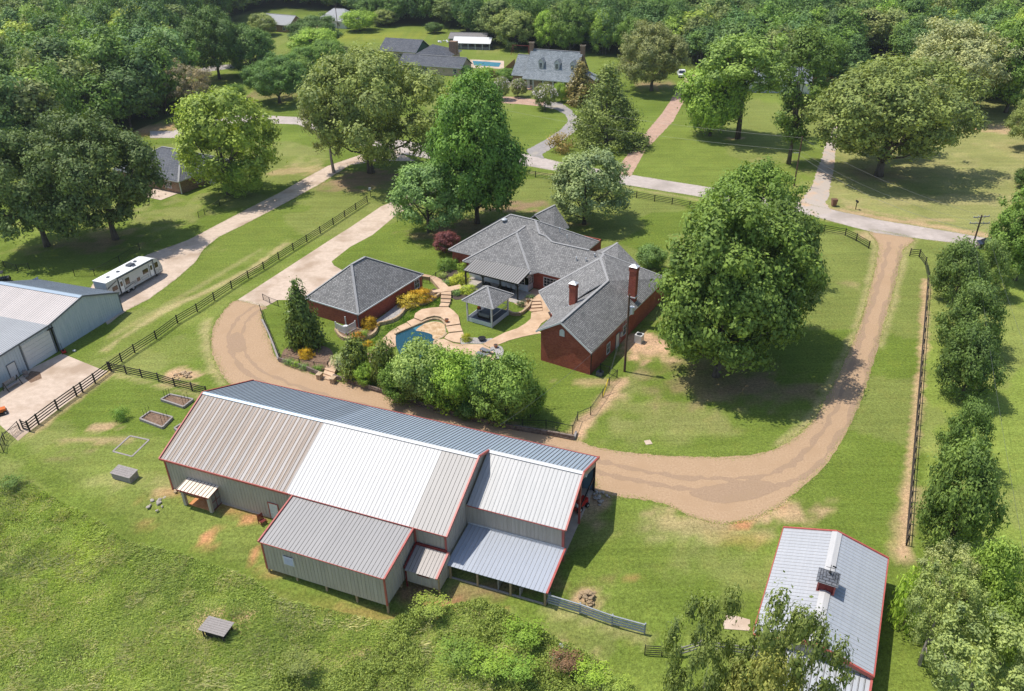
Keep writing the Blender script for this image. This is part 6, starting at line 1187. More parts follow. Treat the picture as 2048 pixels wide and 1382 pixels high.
def trunk_mesh(name,seed,R,H,zlo,cs,r0,m,nl=9,fork=.35,lean=0):
    r=random.Random(seed); b=MB(); top=(lean*.5*R,0,H*(zlo+.45*(1-zlo))); b.tube([(0,0,-.3),(r.uniform(-.1,.1)+lean*.2*R,r.uniform(-.1,.1),H*zlo*.6+.3),top],[r0*1.25,r0*.85,r0*.35],9)
    idx=list(range(len(cs))); r.shuffle(idx)
    for i in idx[:nl]:
        c=cs[i]; z=H*(zlo*.75+r.uniform(0,.3)*(1-zlo)); p0=Vector((lean*.25*R,0,min(z,c[2]*.8))); c=Vector(c); mid=p0.lerp(c,.5)+Vector((0,0,-.06*H+r.uniform(0,.04)*H)); b.tube([p0,mid,c],[r0*.42,r0*.24,r0*.07],6)
    return b.build(name,m,None,uv=False,smooth=True)
PROTO={}
def proto(key,seed,R,H,zlo,nl,n,size,kind='broad',r0=.3,bark=None,**k):
    c,cs=crown_mesh('crown',seed,R,H,zlo,nl,n,size,kind,**k); t=trunk_mesh('trunk',seed,R,H,zlo,cs,r0,bark or M_bark,nl=10 if R>3 else 5)
    C.objects.unlink(c); C.objects.unlink(t); PROTO[key]=(c.data,t.data,R,H); bpy.data.objects.remove(c); bpy.data.objects.remove(t)
proto('maple1',1,7,16,.04,170,48000,.29,'egg',.36,lob=.165,rough=1.1); proto('maple2',2,6.5,15,.05,140,40000,.29,'egg',.34,lob=.175,rough=1.2)
proto('oak1',3,10,17,.10,190,46000,.33,'broad',.5,lob=.135,gap=.10,rough=1.3); proto('oak2',4,9,16,.10,170,40000,.33,'broad',.45,lob=.14,gap=.14,rough=1.4)
proto('round',5,5,11,.07,100,22000,.24,'egg',.25,lob=.18,gap=.08,rough=1.2); proto('mag',6,2.2,8,.04,60,6500,.32,'cone',.16,m=M_gloss,lob=.34,tuft=5)
proto('magb',7,1.8,4,.02,28,3600,.30,'broad',.1,m=M_gloss,lob=.36,tuft=5,rough=1.4); proto('fine',8,3,6.5,.0,60,15000,.19,'broad',.14,lob=.26,gap=.12,up=.1,rough=1.5,spread=1.2)
proto('tall',9,4.5,18,.42,75,14000,.3,'broad',.28,lob=.2,gap=.15,bark=M_bark,rough=1.4); proto('slim',10,3.2,20,.22,60,11000,.32,'column',.28,lob=.34,gap=.18)
proto('pear',11,4.5,9,.0,100,17000,.23,'egg',.2,lob=.17,gap=.08,aspect=1.8,up=.15,rough=1.6,spread=1.4); proto('pear2',12,4,8.5,.0,85,13500,.23,'egg',.2,lob=.18,gap=.14,aspect=1.8,up=.15,rough=1.8,spread=1.5)
proto('shrub',13,1,1.3,-.25,24,3200,.09,'broad',.04,lob=.42,m=M_leaf,flat=.9,rough=.3); proto('loose',14,1.2,1.6,-.1,22,1700,.14,'broad',.05,lob=.38,gap=.1,spread=1.4,rough=1.5)
proto('sparse',15,4.2,11,.22,80,13000,.18,'broad',.2,lob=.14,gap=.2,bark=M_barkp,inner=.3,aspect=1.8,rough=1.6,spread=1.3); proto('cedar',16,4,12,.0,90,16000,.23,'cone',.25,lob=.30,up=.1,spread=1.3)
for i in range(5): proto('f%d'%i,30+i,[5,4.5,5.5,4,4.8][i],[15,16,14,17,15][i],[.08,.12,.05,.2,.1][i],[48,40,52,36,44][i],5400,.52,['egg','broad','broad','egg','broad'][i],.25,lob=.24,tuft=6,rough=1.4)
proto('pine',40,3.2,18,.40,40,4000,.42,'egg',.22,lob=.26,gap=.2,rough=1.4)
LB=2.6
TREEC={'dk':(.048,.095,.026),'md':(.070,.135,.028),'lt':(.115,.20,.035),'yg':(.15,.22,.035),'ol':(.105,.145,.05),'sil':(.115,.165,.085),'gg':(.085,.155,.055),'mag':(.045,.08,.02),'br':(.12,.09,.035),'mar':(.085,.035,.04),'pal':(.14,.19,.075),'ev':(.05,.105,.035)}
def plant(key,name,label,cat,loc,R,H,col,rz=None,group=None,crown='crown',flower=None,parts=True):
    cd_,td,r0,h0=PROTO[key]; t=bpy.data.objects.new(name,None); C.objects.link(t); t.location=tuple(float(a) for a in loc); t.rotation_euler=(0,0,random.uniform(0,6.28) if rz is None else rz); t.scale=(R/r0,R/r0,H/h0); tag(t,label,cat,group)
    c=bpy.data.objects.new(crown,cd_); C.objects.link(c); c.parent=t; k=random.uniform(.92,1.08); q=TREEC[col] if isinstance(col,str) else col; k*=LB if max(q)<.28 else 1.25; c.color=(q[0]*k*1.12,q[1]*random.uniform(.93,1.0)*k,q[2]*k*1.0,1)
    if parts: u=bpy.data.objects.new('trunk' if crown=='crown' else 'stem',td); C.objects.link(u); u.parent=t
    if flower:
        n=flower; r=np.random.default_rng(n); d=unit(r.normal(size=(n,3))); d[:,2]=np.abs(d[:,2])*.9-.15; P=d*np.array([r0,r0,h0*.42])*r.uniform(.82,1.02,(n,1))+np.array([0,0,h0*.58]); b=MB(); b.fixn=False
        for p in P: 
            e=r.normal(size=3)*.16; f=np.cross(e,r.normal(size=3)); f=f/np.linalg.norm(f)*.16; b.face([p-e,p-f,p+e,p+f])
        b.build('blossom',M_flower,t,uv=False)
    return t
def tree(key,name,label,cat,px,top,wpx,col,group=None,hk=1.04,R=None,**k):
    if px[1]>560: px=(1075+(px[0]-1075)*(3387-px[1])/(3387-(top+px[1])/2),px[1])
    g=G(*px); H_=height(px[0],px[1],top)*hk; p=g+np.array([0,0,H_*.55]); Rr=R or wpx*1.06/2*depth(p)/FPX
    # the crown's far upper side shows highest: take its share of the apparent height off
    H_=max(H_-Rr*.10,H_*.8,Rr*1.15); return plant(key,name,label,cat,g,Rr,H_,col,group=group,**k)
# --- house lot
tree('maple1','maple_tree','huge dense green maple right of the brick house, nearest and widest of three','tree',(1455,752),400,300,(.06,.108,.024))
tree('maple2','maple_tree','dense green maple behind and right of the widest one, beside the gravel drive','tree',(1548,690),395,195,(.058,.104,.023))
tree('maple2','maple_tree','pointed bright green maple at the back of the three beside the lawn','tree',(1480,560),320,185,(.068,.12,.026))
tree('round','ornamental_pear_tree','silvery green round tree on the lawn behind the brick house','tree',(1168,448),283,166,'sil')
tree('maple1','sweetgum_tree','tall dark green tree behind the brick house, left of the silvery one','tree',(955,446),150,212,(.06,.125,.024))
tree('round','ash_tree','grey green round tree at the concrete driveway, left of the tall dark one','tree',(858,464),308,158,'gg')
tree('oak1','oak_tree','very large olive brown oak over the road, upper left of centre','tree',(742,345),84,285,(.105,.145,.048))
tree('sparse','oak_tree','thin pale oak standing at the left side of the very large olive oak','tree',(668,345),150,120,(.13,.165,.075))
tree('round','elm_tree','bright green tree in front of the brown brick house, left','tree',(458,388),155,200,(.12,.185,.036)); tree('fine','young_tree','small pale green tree at the foot of the bright green one','tree',(493,392),315,78,'lt')
tree('oak2','oak_tree','wide dark green oak shading the brown brick house, right one of the pair','tree',(232,478),235,250,(.05,.088,.028)); tree('oak2','oak_tree','wide dark green oak at the left edge, left one of the pair','tree',(95,492),262,240,(.052,.088,.03))
tree('maple2','oak_tree','dark oak behind the left pair at the forest edge','tree',(30,330),170,150,'dk')
tree('round','red_plum_tree','small maroon leaved tree at the left corner of the brick house','tree',(890,506),458,54,'mar')
tree('fine','young_tree','small feathery green tree between house and the huge maple','tree',(1300,540),485,60,'gg')
# --- across the road
tree('tall','pine_tree','tall leafy tree with bare trunk across the road, middle one of three','tree',(1475,277),62,150,(.09,.15,.04)); tree('slim','pine_tree','slim leaning tall tree beside the utility pole','tree',(1577,328),75,88,(.06,.105,.025))
tree('fine','cypress_tree','soft light green drooping tree left of the tall bare trunked one','tree',(1420,272),112,135,(.10,.18,.035)); tree('oak1','oak_tree','very broad olive oak on the dry lawn right of the grey gravel lane','tree',(1757,352),102,320,(.10,.15,.045))
tree('oak2','oak_tree','pale silvery oak behind the very broad olive one','tree',(1895,225),45,205,(.15,.185,.10)); tree('oak2','oak_tree','round grey green oak left of the white pickup truck','tree',(1303,182),48,140,(.10,.13,.055))
tree('cedar','cedar_tree','dark bushy cedar in front of the dormer house, beside the brick lane','tree',(1212,288),128,140,(.085,.125,.04)); tree('mag','magnolia_tree','bronze green magnolia at the right corner of the dormer house','tree',(1160,208),125,50,(.10,.095,.035))
for k,(x,y,tp,w_,lb) in enumerate(((1090,220,162,50,'white flowering crape myrtle in front of the porch columns'),(1036,194,153,34,'small white flowering crape myrtle left of the porch'),(1003,200,148,36,'white flowering crape myrtle behind the tall dark tree'))): tree('round','crape_myrtle',lb,'tree',(x,y),tp,w_,(.10,.14,.05),flower=420)
tree('fine','green_shrub','upright bright green shrub right of the white crape myrtle','shrub',(1121,204),162,32,'lt'); tree('loose','red_leaved_shrub','reddish bronze round bush between circle drive and road','shrub',(1122,303),268,40,(.13,.12,.05)); 
tree('maple2','oak_tree','leafy tree at the right edge above the dark car','tree',(2030,560),375,130,'md'); tree('oak2','oak_tree','green tree at the right edge behind the dry lawn','tree',(2062,300),185,110,(.10,.14,.05)); tree('fine','green_shrub','dark bush at the right edge of the dry lawn','shrub',(2047,375),330,40,'dk')
tree('maple2','oak_tree','tall bright tree at the wood edge behind the dry lawn','tree',(2010,225),35,150,'md')
tree('fine','holly_shrub','bush at the left end of the dormer house','shrub',(1012,160),140,40,'md'); tree('fine','green_shrub','round green bush at the board fence left of the dormer house','shrub',(974,153),132,32,'lt'); tree('fine','green_shrub','dark bush at the ranch house corner','shrub',(933,152),128,26,'ev')
tree('fine','green_shrub','bush row end beside the ranch house corner shrub','shrub',(948,152),138,20,'lt')
# --- garden
tree('mag','magnolia_tree','glossy conical magnolia at the left corner of the brick garage','tree',(600,692),566,60,(.05,.085,.02)); tree('magb','magnolia_tree','small bronze magnolia above the sleeper wall steps','tree',(708,752),680,50,(.055,.085,.022)); tree('magb','magnolia_tree','narrow bronze magnolia left of the swimming pool','tree',(768,775),684,44,(.055,.085,.022))
for k,(x,y,tp,w_,c_,lb) in enumerate(((730,768,725,44,'lt','light green bush between the two small magnolias'),(842,800,674,125,(.11,.18,.055),'feathery green tree over the lower end of the pool'),(905,818,694,110,'lt','light green tree right of the feathery one, by the pool'),(960,822,706,80,'gg','green tree in the middle of the row along the sleeper wall'),(1012,838,700,128,(.085,.15,.035),'round leafy tree at the right end of the poolside row'),(1060,835,752,60,'md','low leafy tree right of the round one over the lawn'),(800,800,715,80,'md','leafy bush below the narrow magnolia'),(872,806,705,90,'md','dense bush tree between the two leftmost pool trees'),(940,835,795,60,'dk','low dark bush at the wall under the poolside row'))): tree('fine','garden_tree',lb,'tree' if w_>65 else 'shrub',(x,y),tp,w_,c_)
def shrub(label,px,wpx,h,col,key='shrub',name='garden_shrub',z=0,sx=1,rz=0,group=None):
    g=G(*px); R=wpx/2*depth(g)/FPX; t=plant(key,name,label,'shrub',(g[0],g[1],z),R,h,col,rz=rz,crown='foliage',group=group); t.scale[0]*=sx; return t
YEL=(.40,.32,.02); YEL2=(.40,.30,.02); LIME=(.30,.38,.03)
shrub('long golden shrub against the brick garage wall, upper lobe',(845,602),44,1.5,YEL2,z=.3); shrub('long golden shrub against the garage, olive lower lobe',(818,612),44,1.5,(.22,.20,.03),z=.3); shrub('golden shrub beside the white pump enclosure',(741,658),30,1.5,YEL,z=.3)
shrub('small golden bush at the corner of the curved stone wall',(717,680),22,.9,(.38,.24,.02),z=.3); shrub('small golden bush below the curved stone wall',(737,694),22,.9,YEL); shrub('bright yellow bush in front of the conical magnolia',(614,714),28,1.2,(.50,.40,.02)); shrub('lime yellow round bush beside the pool deck',z4(965,1010),20,1.0,LIME)
shrub('clipped dark green hedge left of the brick house',(893,538),34,1.8,'md'); shrub('clipped round green shrub at the front left wall of the house',(911,536),20,1.5,'md'); shrub('loose light green shrub near the patio corner',(926,541),22,1.3,'lt'); shrub('long clipped lime green hedge beside the patio',(918,566),28,1.5,(.17,.23,.03),sx=1.7,rz=.7); shrub('rounded lime green hedge behind the gazebo',(938,584),32,1.1,(.16,.22,.03),sx=1.1)
shrub('green spiky plant under the long golden shrub',(843,606),18,.9,'lt','loose',z=.3); shrub('green spiky plant beside the small golden bush',(729,676),16,.9,'lt','loose',z=.3); shrub('silvery round bush left of the small bronze magnolia',(684,735),38,1.9,(.15,.21,.12)); shrub('pale lavender bush on the pool path edge',(760,690),14,.7,'pal'); shrub('bright green low bush above the pool path',(748,702),26,.6,'lt')
for k,(x,y,w_,c_,lb) in enumerate(((578,728,18,'gg','first'),(592,732,18,'lt','second'),(608,738,18,'gg','third'),(636,742,20,'md','fourth'))): shrub('%s leafy perennial from the left along the sleeper wall bed'%lb,(x,y),w_,.8,c_,'loose')
for k,(x,y,c_,lb) in enumerate(((885,555,'pal','pale flowering plant in the dark mulch bed'),(892,570,'gg','blue green plant low in the mulch bed'),(913,590,'gg','small flowering plant beside the gazebo corner'),(1042,612,(.04,.07,.03),'dark shrub at the gazebo back corner'),(1060,600,(.04,.08,.03),'dark leafy shrub beside the stone urn'))): shrub(lb,(x,y),16,.8,c_,'loose')
for k,(px_,w_) in enumerate((((820,650),(.12,.2,.04)),((790,660),(.12,.2,.04)),((850,622),(.12,.2,.04)))): pass
shrub('dark green shrub against the road side of the tall far fence',(243,838),28,1.5,'md','loose',name='lone_shrub')
# --- row along the right boundary
for x,y,tp,w_,ky,c_,lb in ((1905,600,468,150,'pear',(.06,.105,.032),'topmost leafy tree of the row beside the boundary fence'),(1960,590,480,90,'pear2',(.09,.15,.045),'tree behind the topmost one of the right row, by the dark car'),(1918,700,560,150,'pear2',(.058,.10,.03),'second tree from the top in the right boundary row'),(1925,795,640,172,'pear',(.052,.095,.028),'third and darkest tree in the right boundary row'),(1910,930,800,120,'pear2',(.06,.11,.03),'fourth, smaller tree in the right boundary row'),(1912,1098,868,215,'pear',(.065,.115,.03),'fifth and largest tree in the right boundary row'),
 (1960,1250,1085,170,'pear2',(.10,.17,.035),'bright green tree below the largest one of the right row'),(1860,1230,1095,120,'sparse',(.13,.175,.075),'grey olive tree right of the small barn, upper one'),(1850,1330,1150,150,'sparse',(.12,.17,.06),'olive tree leaning over the right roof edge of the small barn'),(2010,1330,1190,120,'fine',(.08,.14,.03),'dark green tree near the right edge below the row'),
 (1930,1450,1260,230,'sparse',(.12,.17,.065),'wide olive tree in the lower right corner'),(1800,1260,1150,60,'loose',(.12,.2,.03),'light green bush at the right wall of the small barn'),(2040,1480,1290,120,'sparse',(.12,.165,.07),'olive tree at the very corner, rightmost')): tree(ky,'boundary_tree',lb,'tree',(x+22,y),tp,w_*.72 if ky[:4]=='pear' else w_*.9,c_)
for x,y,tp,w_,ky,c_,lb in ((1562,1600,1183,185,'sparse',(.075,.11,.035),'sparse olive oak with pale limbs in front of the small barn'),(1405,1560,1215,150,'sparse',(.085,.12,.04),'second sparse oak at the bottom edge, left of the barn'),(1500,1650,1290,160,'sparse',(.12,.15,.045),'low bright crown between the two sparse oaks')): tree(ky,'sparse_oak_tree',lb,'tree',(x,y),tp,w_,c_)
# --- beyond: single trees between meadow and forest
FARL=[(478,132,52,85,'oak2','md','green tree between the broad dark oak and the olive one'),(592,172,98,95,'round',(.075,.135,.03),'rounded green tree right of the spreading tree above the road'),(664,142,72,80,'round','md','green tree left of the ranch house, above the very large oak'),(520,118,58,70,'round','md','small round tree tucked behind the dark round one'),(440,158,18,125,'oak2','dk','broad dark oak over the far left lane'),(505,152,40,105,'round','dk','dark round tree right of the broad dark oak'),(560,206,112,125,'oak2',(.055,.115,.03),'dark green spreading tree above the road, upper left'),(640,115,62,100,'round','lt','yellow green tree below the pale roofed houses'),(612,150,85,70,'round','md','green tree left of the yellow green one'),(632,100,35,105,'oak2','dk','dark tree directly in front of the pale roofed houses'),
(395,225,120,90,'sparse',(.13,.13,.09),'greyish half bare tree at the forest edge'),(350,215,135,90,'round','md','bushy tree at the forest edge above the road'),(290,235,130,110,'round','md','dense tree at the left forest edge, near the road'),(215,240,110,110,'maple2','dk','dark dense tree at the left forest edge'),(470,200,165,50,'fine','md','small bush at the bend of the road'),(530,70,20,60,'round','ol','olive tree left of the pale roofed houses'),
(978,64,-12,80,'round',(.11,.18,.03),'bright tree over the black trailer'),(1030,98,8,95,'round','ol','olive tree with ivy at its foot in the back meadow'),(1098,100,8,75,'round','lt','yellow green tree left of the open shelters'),(1140,105,0,80,'maple2','md','dark tree behind the open shelters, left'),(1205,108,10,65,'round','lt','light green tree behind the open shelters, right'),(1262,118,25,60,'round','md','green tree right of the open shelters'),(868,66,54,36,'fine','dk','dark low bush in the back meadow'),
(720,62,20,70,'fine','lt','light bush at the left end of the back meadow'),(770,52,20,60,'round','ol','olive tree at the back meadow edge'),(1370,95,20,50,'sparse',(.16,.14,.12),'grey leafless tree at the wood edge'),(1490,120,45,110,'oak2','ol','olive crown behind the tall bare trunked tree'),(1560,150,60,80,'round','md','dense tree behind the white cottage, left'),(1700,165,70,90,'cedar','ev','blue green cedar behind the broad olive oak'),(1640,165,70,80,'maple2','md','dense tree behind the board fence, right'),
(1960,190,70,130,'maple2','lt','bright tree behind the pale silvery oak')]
for x,y,tp,w_,ky,c_,lb in FARL: tree(ky,'far_tree',lb,'tree',(x,y),max(tp,-40),w_,c_,group=None)
# --- the woods
WL=['tree of the dense woods filling the upper left corner','tree of the dense woods along the top and upper right edge']
cand=[]
for wi,wp in enumerate(WOODPOLY):
    x0=min(p[0] for p in wp); x1=max(p[0] for p in wp); y0=max(-95,min(p[1] for p in wp)); y1=max(p[1] for p in wp)
    W_=np.array([G(*p)[:2] for p in [(x,max(y,-110)) for x,y in wp]]); lo=W_.min(0); hi=W_.max(0); sp=7.6
    for yy in np.arange(lo[1],hi[1],sp*.87):
        for xx in np.arange(lo[0]+random.uniform(0,sp),hi[0],sp):
            p=np.array([[xx+random.uniform(-2.6,2.6),yy+random.uniform(-2.4,2.4),0]]); a,b_=proj(p)
            if -120<a[0]<2170 and b_[0]>-88 and inpoly(wp,a,b_)[0]: cand.append((p[0][1],p[0][0],wi,a[0],b_[0]))
cand.sort(); print('woods',len(cand))
FC=['md','dk','dk','md','lt','ol','ev','gg','md','yg']
def fcol(): c=TREEC[random.choice(FC)]; k=random.uniform(.75,1.05); return (c[0]*k,c[1]*k,c[2]*k*1.1)
rest=[]; wl_={}
ZON=[[(-30,'off the left frame edge'),(50,'at the left frame edge'),(130,'just inside the left edge'),(240,'above the pair of dark oaks'),(340,'near the bend of the road'),(9999,'beside the far left lane')],[(760,'behind the pale roofed houses'),(940,'behind the back meadow'),(1130,'behind the black trailer'),(1330,'behind the open shelters'),(1560,'behind the white pickup'),(1760,'behind the white cottage'),(1900,'behind the pale silvery oak'),(9999,'in the upper right corner')]]
for k,(y,x,wi,a,b_) in enumerate(cand):
    ky='pine' if random.random()<(.28 if wi==0 else .10) else 'f%d'%random.randrange(5); H_=random.uniform(15,23) if wi==0 else random.uniform(11,18); R=random.uniform(4.6,6.8) if ky!='pine' else random.uniform(3,4)
    if k<285:
        q=fcol(); tn='dark green' if q[1]<.105 else ('yellowish' if q[0]>.10 else 'mid green'); zn=next(n for xm,n in ZON[wi] if a<xm); dp=('nearest rank' if b_>(290 if wi==0 else 135) else 'front rank' if b_>(230 if wi==0 else 105) else 'second rank' if b_>(170 if wi==0 else 75) else 'third rank' if b_>(100 if wi==0 else 45) else 'back rank')
        lb='%s %s tree, %s %s'%('tall' if H_>16 else 'low',tn+(' pine-like' if ky=='pine' else ''),dp,zn); t_=plant(ky,'forest_tree',lb,'tree',(x,y,0),R,H_,q,group='trees of the upper left woods' if wi==0 else 'trees of the woods along the top'); wl_.setdefault(lb,[]).append((a,t_))
    else: rest.append((ky,x,y,R,H_))
ORD=['leftmost','second','third','fourth','fifth','sixth','seventh','eighth','ninth','tenth','eleventh','twelfth','thirteenth','fourteenth','fifteenth','sixteenth']
for lb,L_ in wl_.items():
    if len(L_)>1:
        L_.sort(key=lambda e:e[0])
        for n_,(_,t_) in enumerate(L_): t_['label']=ORD[min(n_,15)]+' '+lb
if rest:   # the far part of the woods, one mass
    for ci in range(3):
        sub=rest[ci::3]; pts=bpy.data.meshes.new('far_woods'); pts.from_pydata([(x,y,0) for _,x,y,_,_ in sub],[],[]); 
        sc_=pts.attributes.new('sc','FLOAT_VECTOR','POINT'); ks='f%d'%(ci*2%5) if ci<2 else 'f3'; _,_,r0,h0=PROTO[ks]
        sc_.data.foreach_set('vector',np.array([(R/r0,R/r0,H_/h0) for _,_,_,R,H_ in sub],np.float32).ravel()); ro=pts.attributes.new('rz','FLOAT','POINT'); ro.data.foreach_set('value',rng.uniform(0,6.28,len(sub)).astype(np.float32))
        o=bpy.data.objects.new('far_woods',pts); C.objects.link(o); o['kind']='stuff'; tag(o,'far mass of woodland trees along the top edge','woods'); o.color=(*[(.15,.26,.06),(.10,.19,.055),(.20,.27,.09)][ci],1)
        ng=bpy.data.node_groups.new('scatter_woods','GeometryNodeTree'); ng.interface.new_socket('Geometry',in_out='INPUT',socket_type='NodeSocketGeometry'); ng.interface.new_socket('Geometry',in_out='OUTPUT',socket_type='NodeSocketGeometry')
        gi=ng.nodes.new('NodeGroupInput'); go=ng.nodes.new('NodeGroupOutput'); ip=ng.nodes.new('GeometryNodeInstanceOnPoints')
        src=next(o_ for o_ in C.objects if o_.type=='MESH' and o_.data==PROTO[ks][0])
        oi=ng.nodes.new('GeometryNodeObjectInfo'); oi.transform_space='ORIGINAL'; oi.inputs[0].default_value=src
        na=ng.nodes.new('GeometryNodeInputNamedAttribute'); na.data_type='FLOAT_VECTOR'; na.inputs[0].default_value='sc'; nr=ng.nodes.new('GeometryNodeInputNamedAttribute'); nr.data_type='FLOAT'; nr.inputs[0].default_value='rz'; cx=ng.nodes.new('ShaderNodeCombineXYZ')
        ng.links.new(gi.outputs[0],ip.inputs['Points']); ng.links.new(oi.outputs['Geometry'],ip.inputs['Instance']); ng.links.new(na.outputs[0],ip.inputs['Scale']); ng.links.new(nr.outputs[0],cx.inputs[2]); ng.links.new(cx.outputs[0],ip.inputs['Rotation']); ng.links.new(ip.outputs[0],go.inputs[0])
        md=o.modifiers.new('scatter','NODES'); md.node_group=ng
# --- unmown meadow: grass tufts and weeds
def blades(name,poly,n,hlo,hhi,wd,label,cat,c,seed,lean=.5,clump=1.6,thr=.0,m=M_leaf,tri=3):
    r=np.random.default_rng(seed); W_=np.array([G(*p)[:2] for p in poly]); lo=W_.min(0); hi=W_.max(0); P=r.uniform(lo,hi,(n*3,2)); P3=np.c_[P,gz(P[:,0],P[:,1])]; a,b_=proj(P3); k=inpoly(poly,a,b_); f=fbm(P3[:,0],P3[:,1],clump,seed); k&=f>thr; P3=P3[k][:n]; f=f[k][:n]; N_=len(P3)
    big=fbm(P3[:,0],P3[:,1],7,seed+5); H_=(hlo+(hhi-hlo)*ss(.3,.75,f))*r.uniform(.6,1.2,N_); an=r.uniform(0,6.28,N_); d=np.c_[np.cos(an),np.sin(an),np.zeros(N_)]; wn=vnoise(P3[:,0],P3[:,1],3.,seed+9)*2-.6
    l=np.c_[np.cos(an+1.57)*.5+.6*wn,np.sin(an+1.57)*.5-.4,np.zeros(N_)]*(lean*H_)[:,None]; wv=(wd*r.uniform(.6,1.4,N_))[:,None]
    V=np.stack([P3-d*wv,P3+d*wv,P3+l+np.c_[np.zeros((N_,2)),H_]+d*wv*.25],1).reshape(-1,3); F=np.arange(N_*3).reshape(-1,3)
    o=npmesh(name,V,F,m,tone=np.repeat(np.clip(.15+.7*big+r.normal(size=N_)*.18,0,1),3),kind='stuff'); o.color=(*c,1); tag(o,label,cat); return o
MV=[(-150,950),(60,964),(130,1006),(200,1043),(262,1086),(350,1103),(500,1155),(560,1198),(650,1216),(760,1243),(830,1231),(900,1208),(1010,1218),(1080,1258),(1140,1293),(1200,1325),(1262,1395),(1290,1460),(-150,1470)]
blades('tall_grass',MV,190000,.12,.42,.035,'unmown tall green grass covering the lower left corner','grass',(.43,.54,.17),51,lean=1.5)
blades('tall_grass',MV,45000,.2,.5,.03,'paler dry stems among the unmown grass','grass',(.55,.54,.32),52,lean=1.4,thr=.50)
WB=[(560,1300),(640,1250),(760,1260),(860,1215),(960,1200),(1060,1250),(1120,1290),(1230,1340),(1265,1400),(1200,1470),(520,1470)]
def weeds(name,poly,n,sz,hl,hh,label,c,seed,thr):
    r=np.random.default_rng(seed); W_=np.array([G(*p)[:2] for p in poly]); lo=W_.min(0); hi=W_.max(0); P=r.uniform(lo,hi,(n*3,2)); P3=np.c_[P,gz(P[:,0],P[:,1])]; a,b_=proj(P3); f=fbm(P3[:,0],P3[:,1],3.2,seed); k=inpoly(poly,a,b_)&(f>thr); P3=P3[k][:n]; f=f[k][:n]; N_=len(P3)
    hgt=hl+(hh-hl)*ss(thr,thr+.25,f); P3=P3+np.c_[np.zeros((N_,2)),hgt*r.random(N_)**.4]; nr_=unit(r.normal(size=(N_,3))*.6+[0,0,.6]); a_=unit(np.cross(nr_,r.normal(size=(N_,3)))); bb=np.cross(nr_,a_); s=(sz*r.uniform(.6,1.3,N_))[:,None]
    V=np.stack([P3-a_*s*.7,P3-bb*s*.4,P3+a_*s*.7,P3+bb*s*.4],1).reshape(-1,3); o=npmesh(name,V,np.arange(N_*4).reshape(-1,4),M_leaf,tone=np.repeat(np.clip(.2+r.random(N_)*.6+.3*(f-.5),0,1),4),kind='stuff'); o.color=(*c,1); tag(o,label,'weeds'); return o
weeds('weeds',WB,60000,.13,.15,.95,'tangled bright green weeds at the bottom centre',(.27,.35,.09),61,.44); weeds('weeds',MV,45000,.10,.1,.4,'scattered leafy weeds through the unmown grass',(.36,.48,.13),62,.55)
for k,(x,y,w_,h_,c_,lb) in enumerate(((1045,1290,70,1.5,(.10,.19,.025),'bright leafy bush right of centre in the bottom weeds'),(915,1330,70,1.2,(.09,.17,.03),'dark gapped bush at the left of the bottom weeds'),(975,1350,70,1.1,(.12,.21,.03),'middle bush of the bottom weeds'),(1035,1362,60,1.2,(.10,.19,.03),'bush beside the grey tarpaulin scrap'),(1180,1370,60,1.1,(.13,.22,.03),'bush right of the brush pile at the bottom edge'),(1230,1388,50,1.0,(.13,.21,.04),'rightmost weed bush at the bottom edge'),(25,975,40,.9,(.07,.14,.03),'dark weed clump at the left edge of the mown line'),(860,1232,60,.7,(.13,.2,.04),'low weed mound just below the little barn shed'),(600,1352,60,.6,(.09,.13,.035),'dark green creeper patch in the tall grass'),(1128,1345,52,1.0,(.115,.08,.05),'brown dead brush heap with scraps'))): shrub(lb,(x,y),w_,h_*.5,tuple(q*.72 for q in c_),'loose',name='weed_bush')
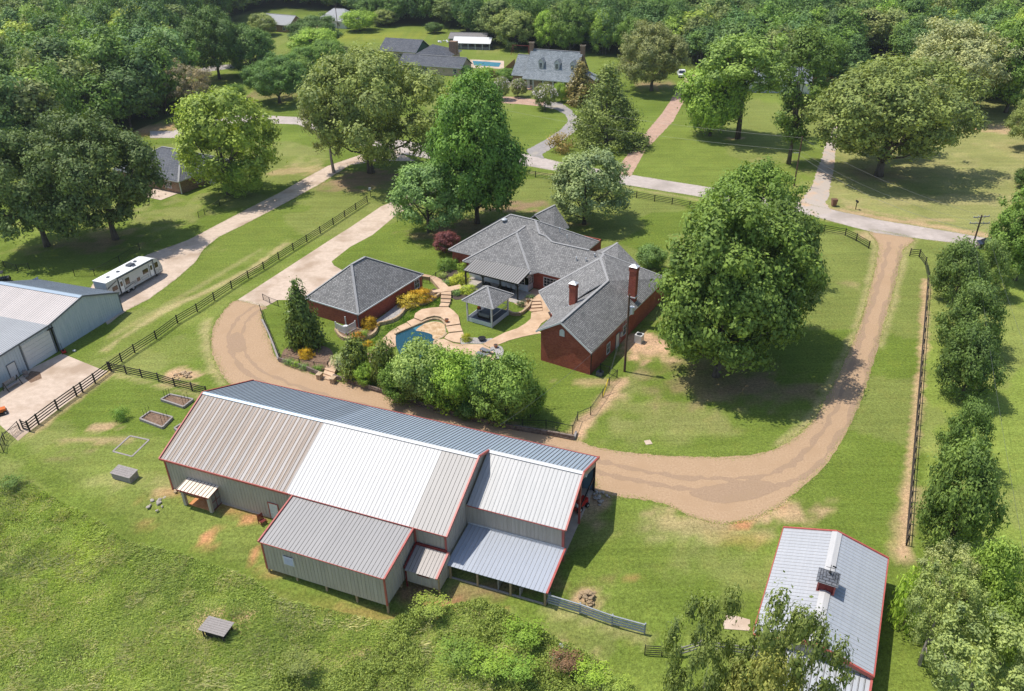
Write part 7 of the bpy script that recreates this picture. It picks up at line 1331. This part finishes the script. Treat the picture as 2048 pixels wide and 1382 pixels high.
def edge_grass(label,pix,n,c,seed,sp=.28,smooth=True):
    r=np.random.default_rng(seed); P=[np.array(p) for p in (crom([G(*q)[:2] for q in pix]) if smooth else [G(*q)[:2] for q in pix])]; A=np.array(P); B=np.roll(A,-1,0); L_=np.linalg.norm(B-A,axis=1); i=r.choice(len(A),n,p=L_/L_.sum()); t=r.random((n,1)); Q=A[i]*(1-t)+B[i]*t
    Q+=r.normal(size=(n,2))*sp*(.4+1.2*vnoise(Q[:,0],Q[:,1],2.,seed))[:,None]; P3=np.c_[Q,gz(Q[:,0],Q[:,1])]; an=r.uniform(0,6.28,n); d=np.c_[np.cos(an),np.sin(an),np.zeros(n)]*.03; h=r.uniform(.03,.11,n); l=np.c_[r.normal(size=(n,2))*.09,h]
    o=npmesh('edge_grass',np.stack([P3-d,P3+d,P3+l+d*.3],1).reshape(-1,3),np.arange(n*3).reshape(-1,3),M_leaf,tone=np.repeat(r.random(n),3),kind='stuff'); o.color=(*c,1); tag(o,label,'grass')
edge_grass('ragged grass creeping over the gravel driveway edges',GRAVEL,26000,(.30,.36,.10),81); edge_grass('thin grass along the edges of the neighbour driveway',NDRIVE,7000,(.25,.32,.08),82,.15,False); edge_grass('grass fringe along the public road',ROAD,16000,(.28,.32,.10),83,.25,False)
# leafy ground cover along the garden wall and the strip of taller grass behind the barn
for nm,poly,n,c_,lb in (('ground_cover',[(700,700),(745,705),(770,690),(800,655),(830,640),(862,625),(884,612),(884,592),(862,606),(830,618),(812,626),(795,645),(772,652),(755,670),(735,690)],7000,(.13,.22,.04),'bright green ground cover below the curved stone wall'),):
    blades(nm,poly,n,.1,.25,.05,lb,'ground cover',(.2,.36,.06),71,lean=.5,clump=1)

# ------------------------------------------------------------------ thin haze volume, added to lift the far shadows
b=MB(); b.box(-900,900,-120,1500,-6,62); hz_=b.build('haze',bpy.data.materials.new('added_haze'),uv=False,kind='stuff'); tag(hz_,'thin pale haze volume added to lift far shadows','haze')
hm_=hz_.data.materials[0]; hm_.use_nodes=True; n_=hm_.node_tree; n_.nodes.remove(n_.nodes['Principled BSDF']); v_=n_.nodes.new('ShaderNodeVolumePrincipled'); v_.inputs['Color'].default_value=(.85,.92,1,1); v_.inputs['Density'].default_value=.00010; v_.inputs['Anisotropy'].default_value=.3; n_.links.new(v_.outputs[0],n_.nodes['Material Output'].inputs['Volume'])
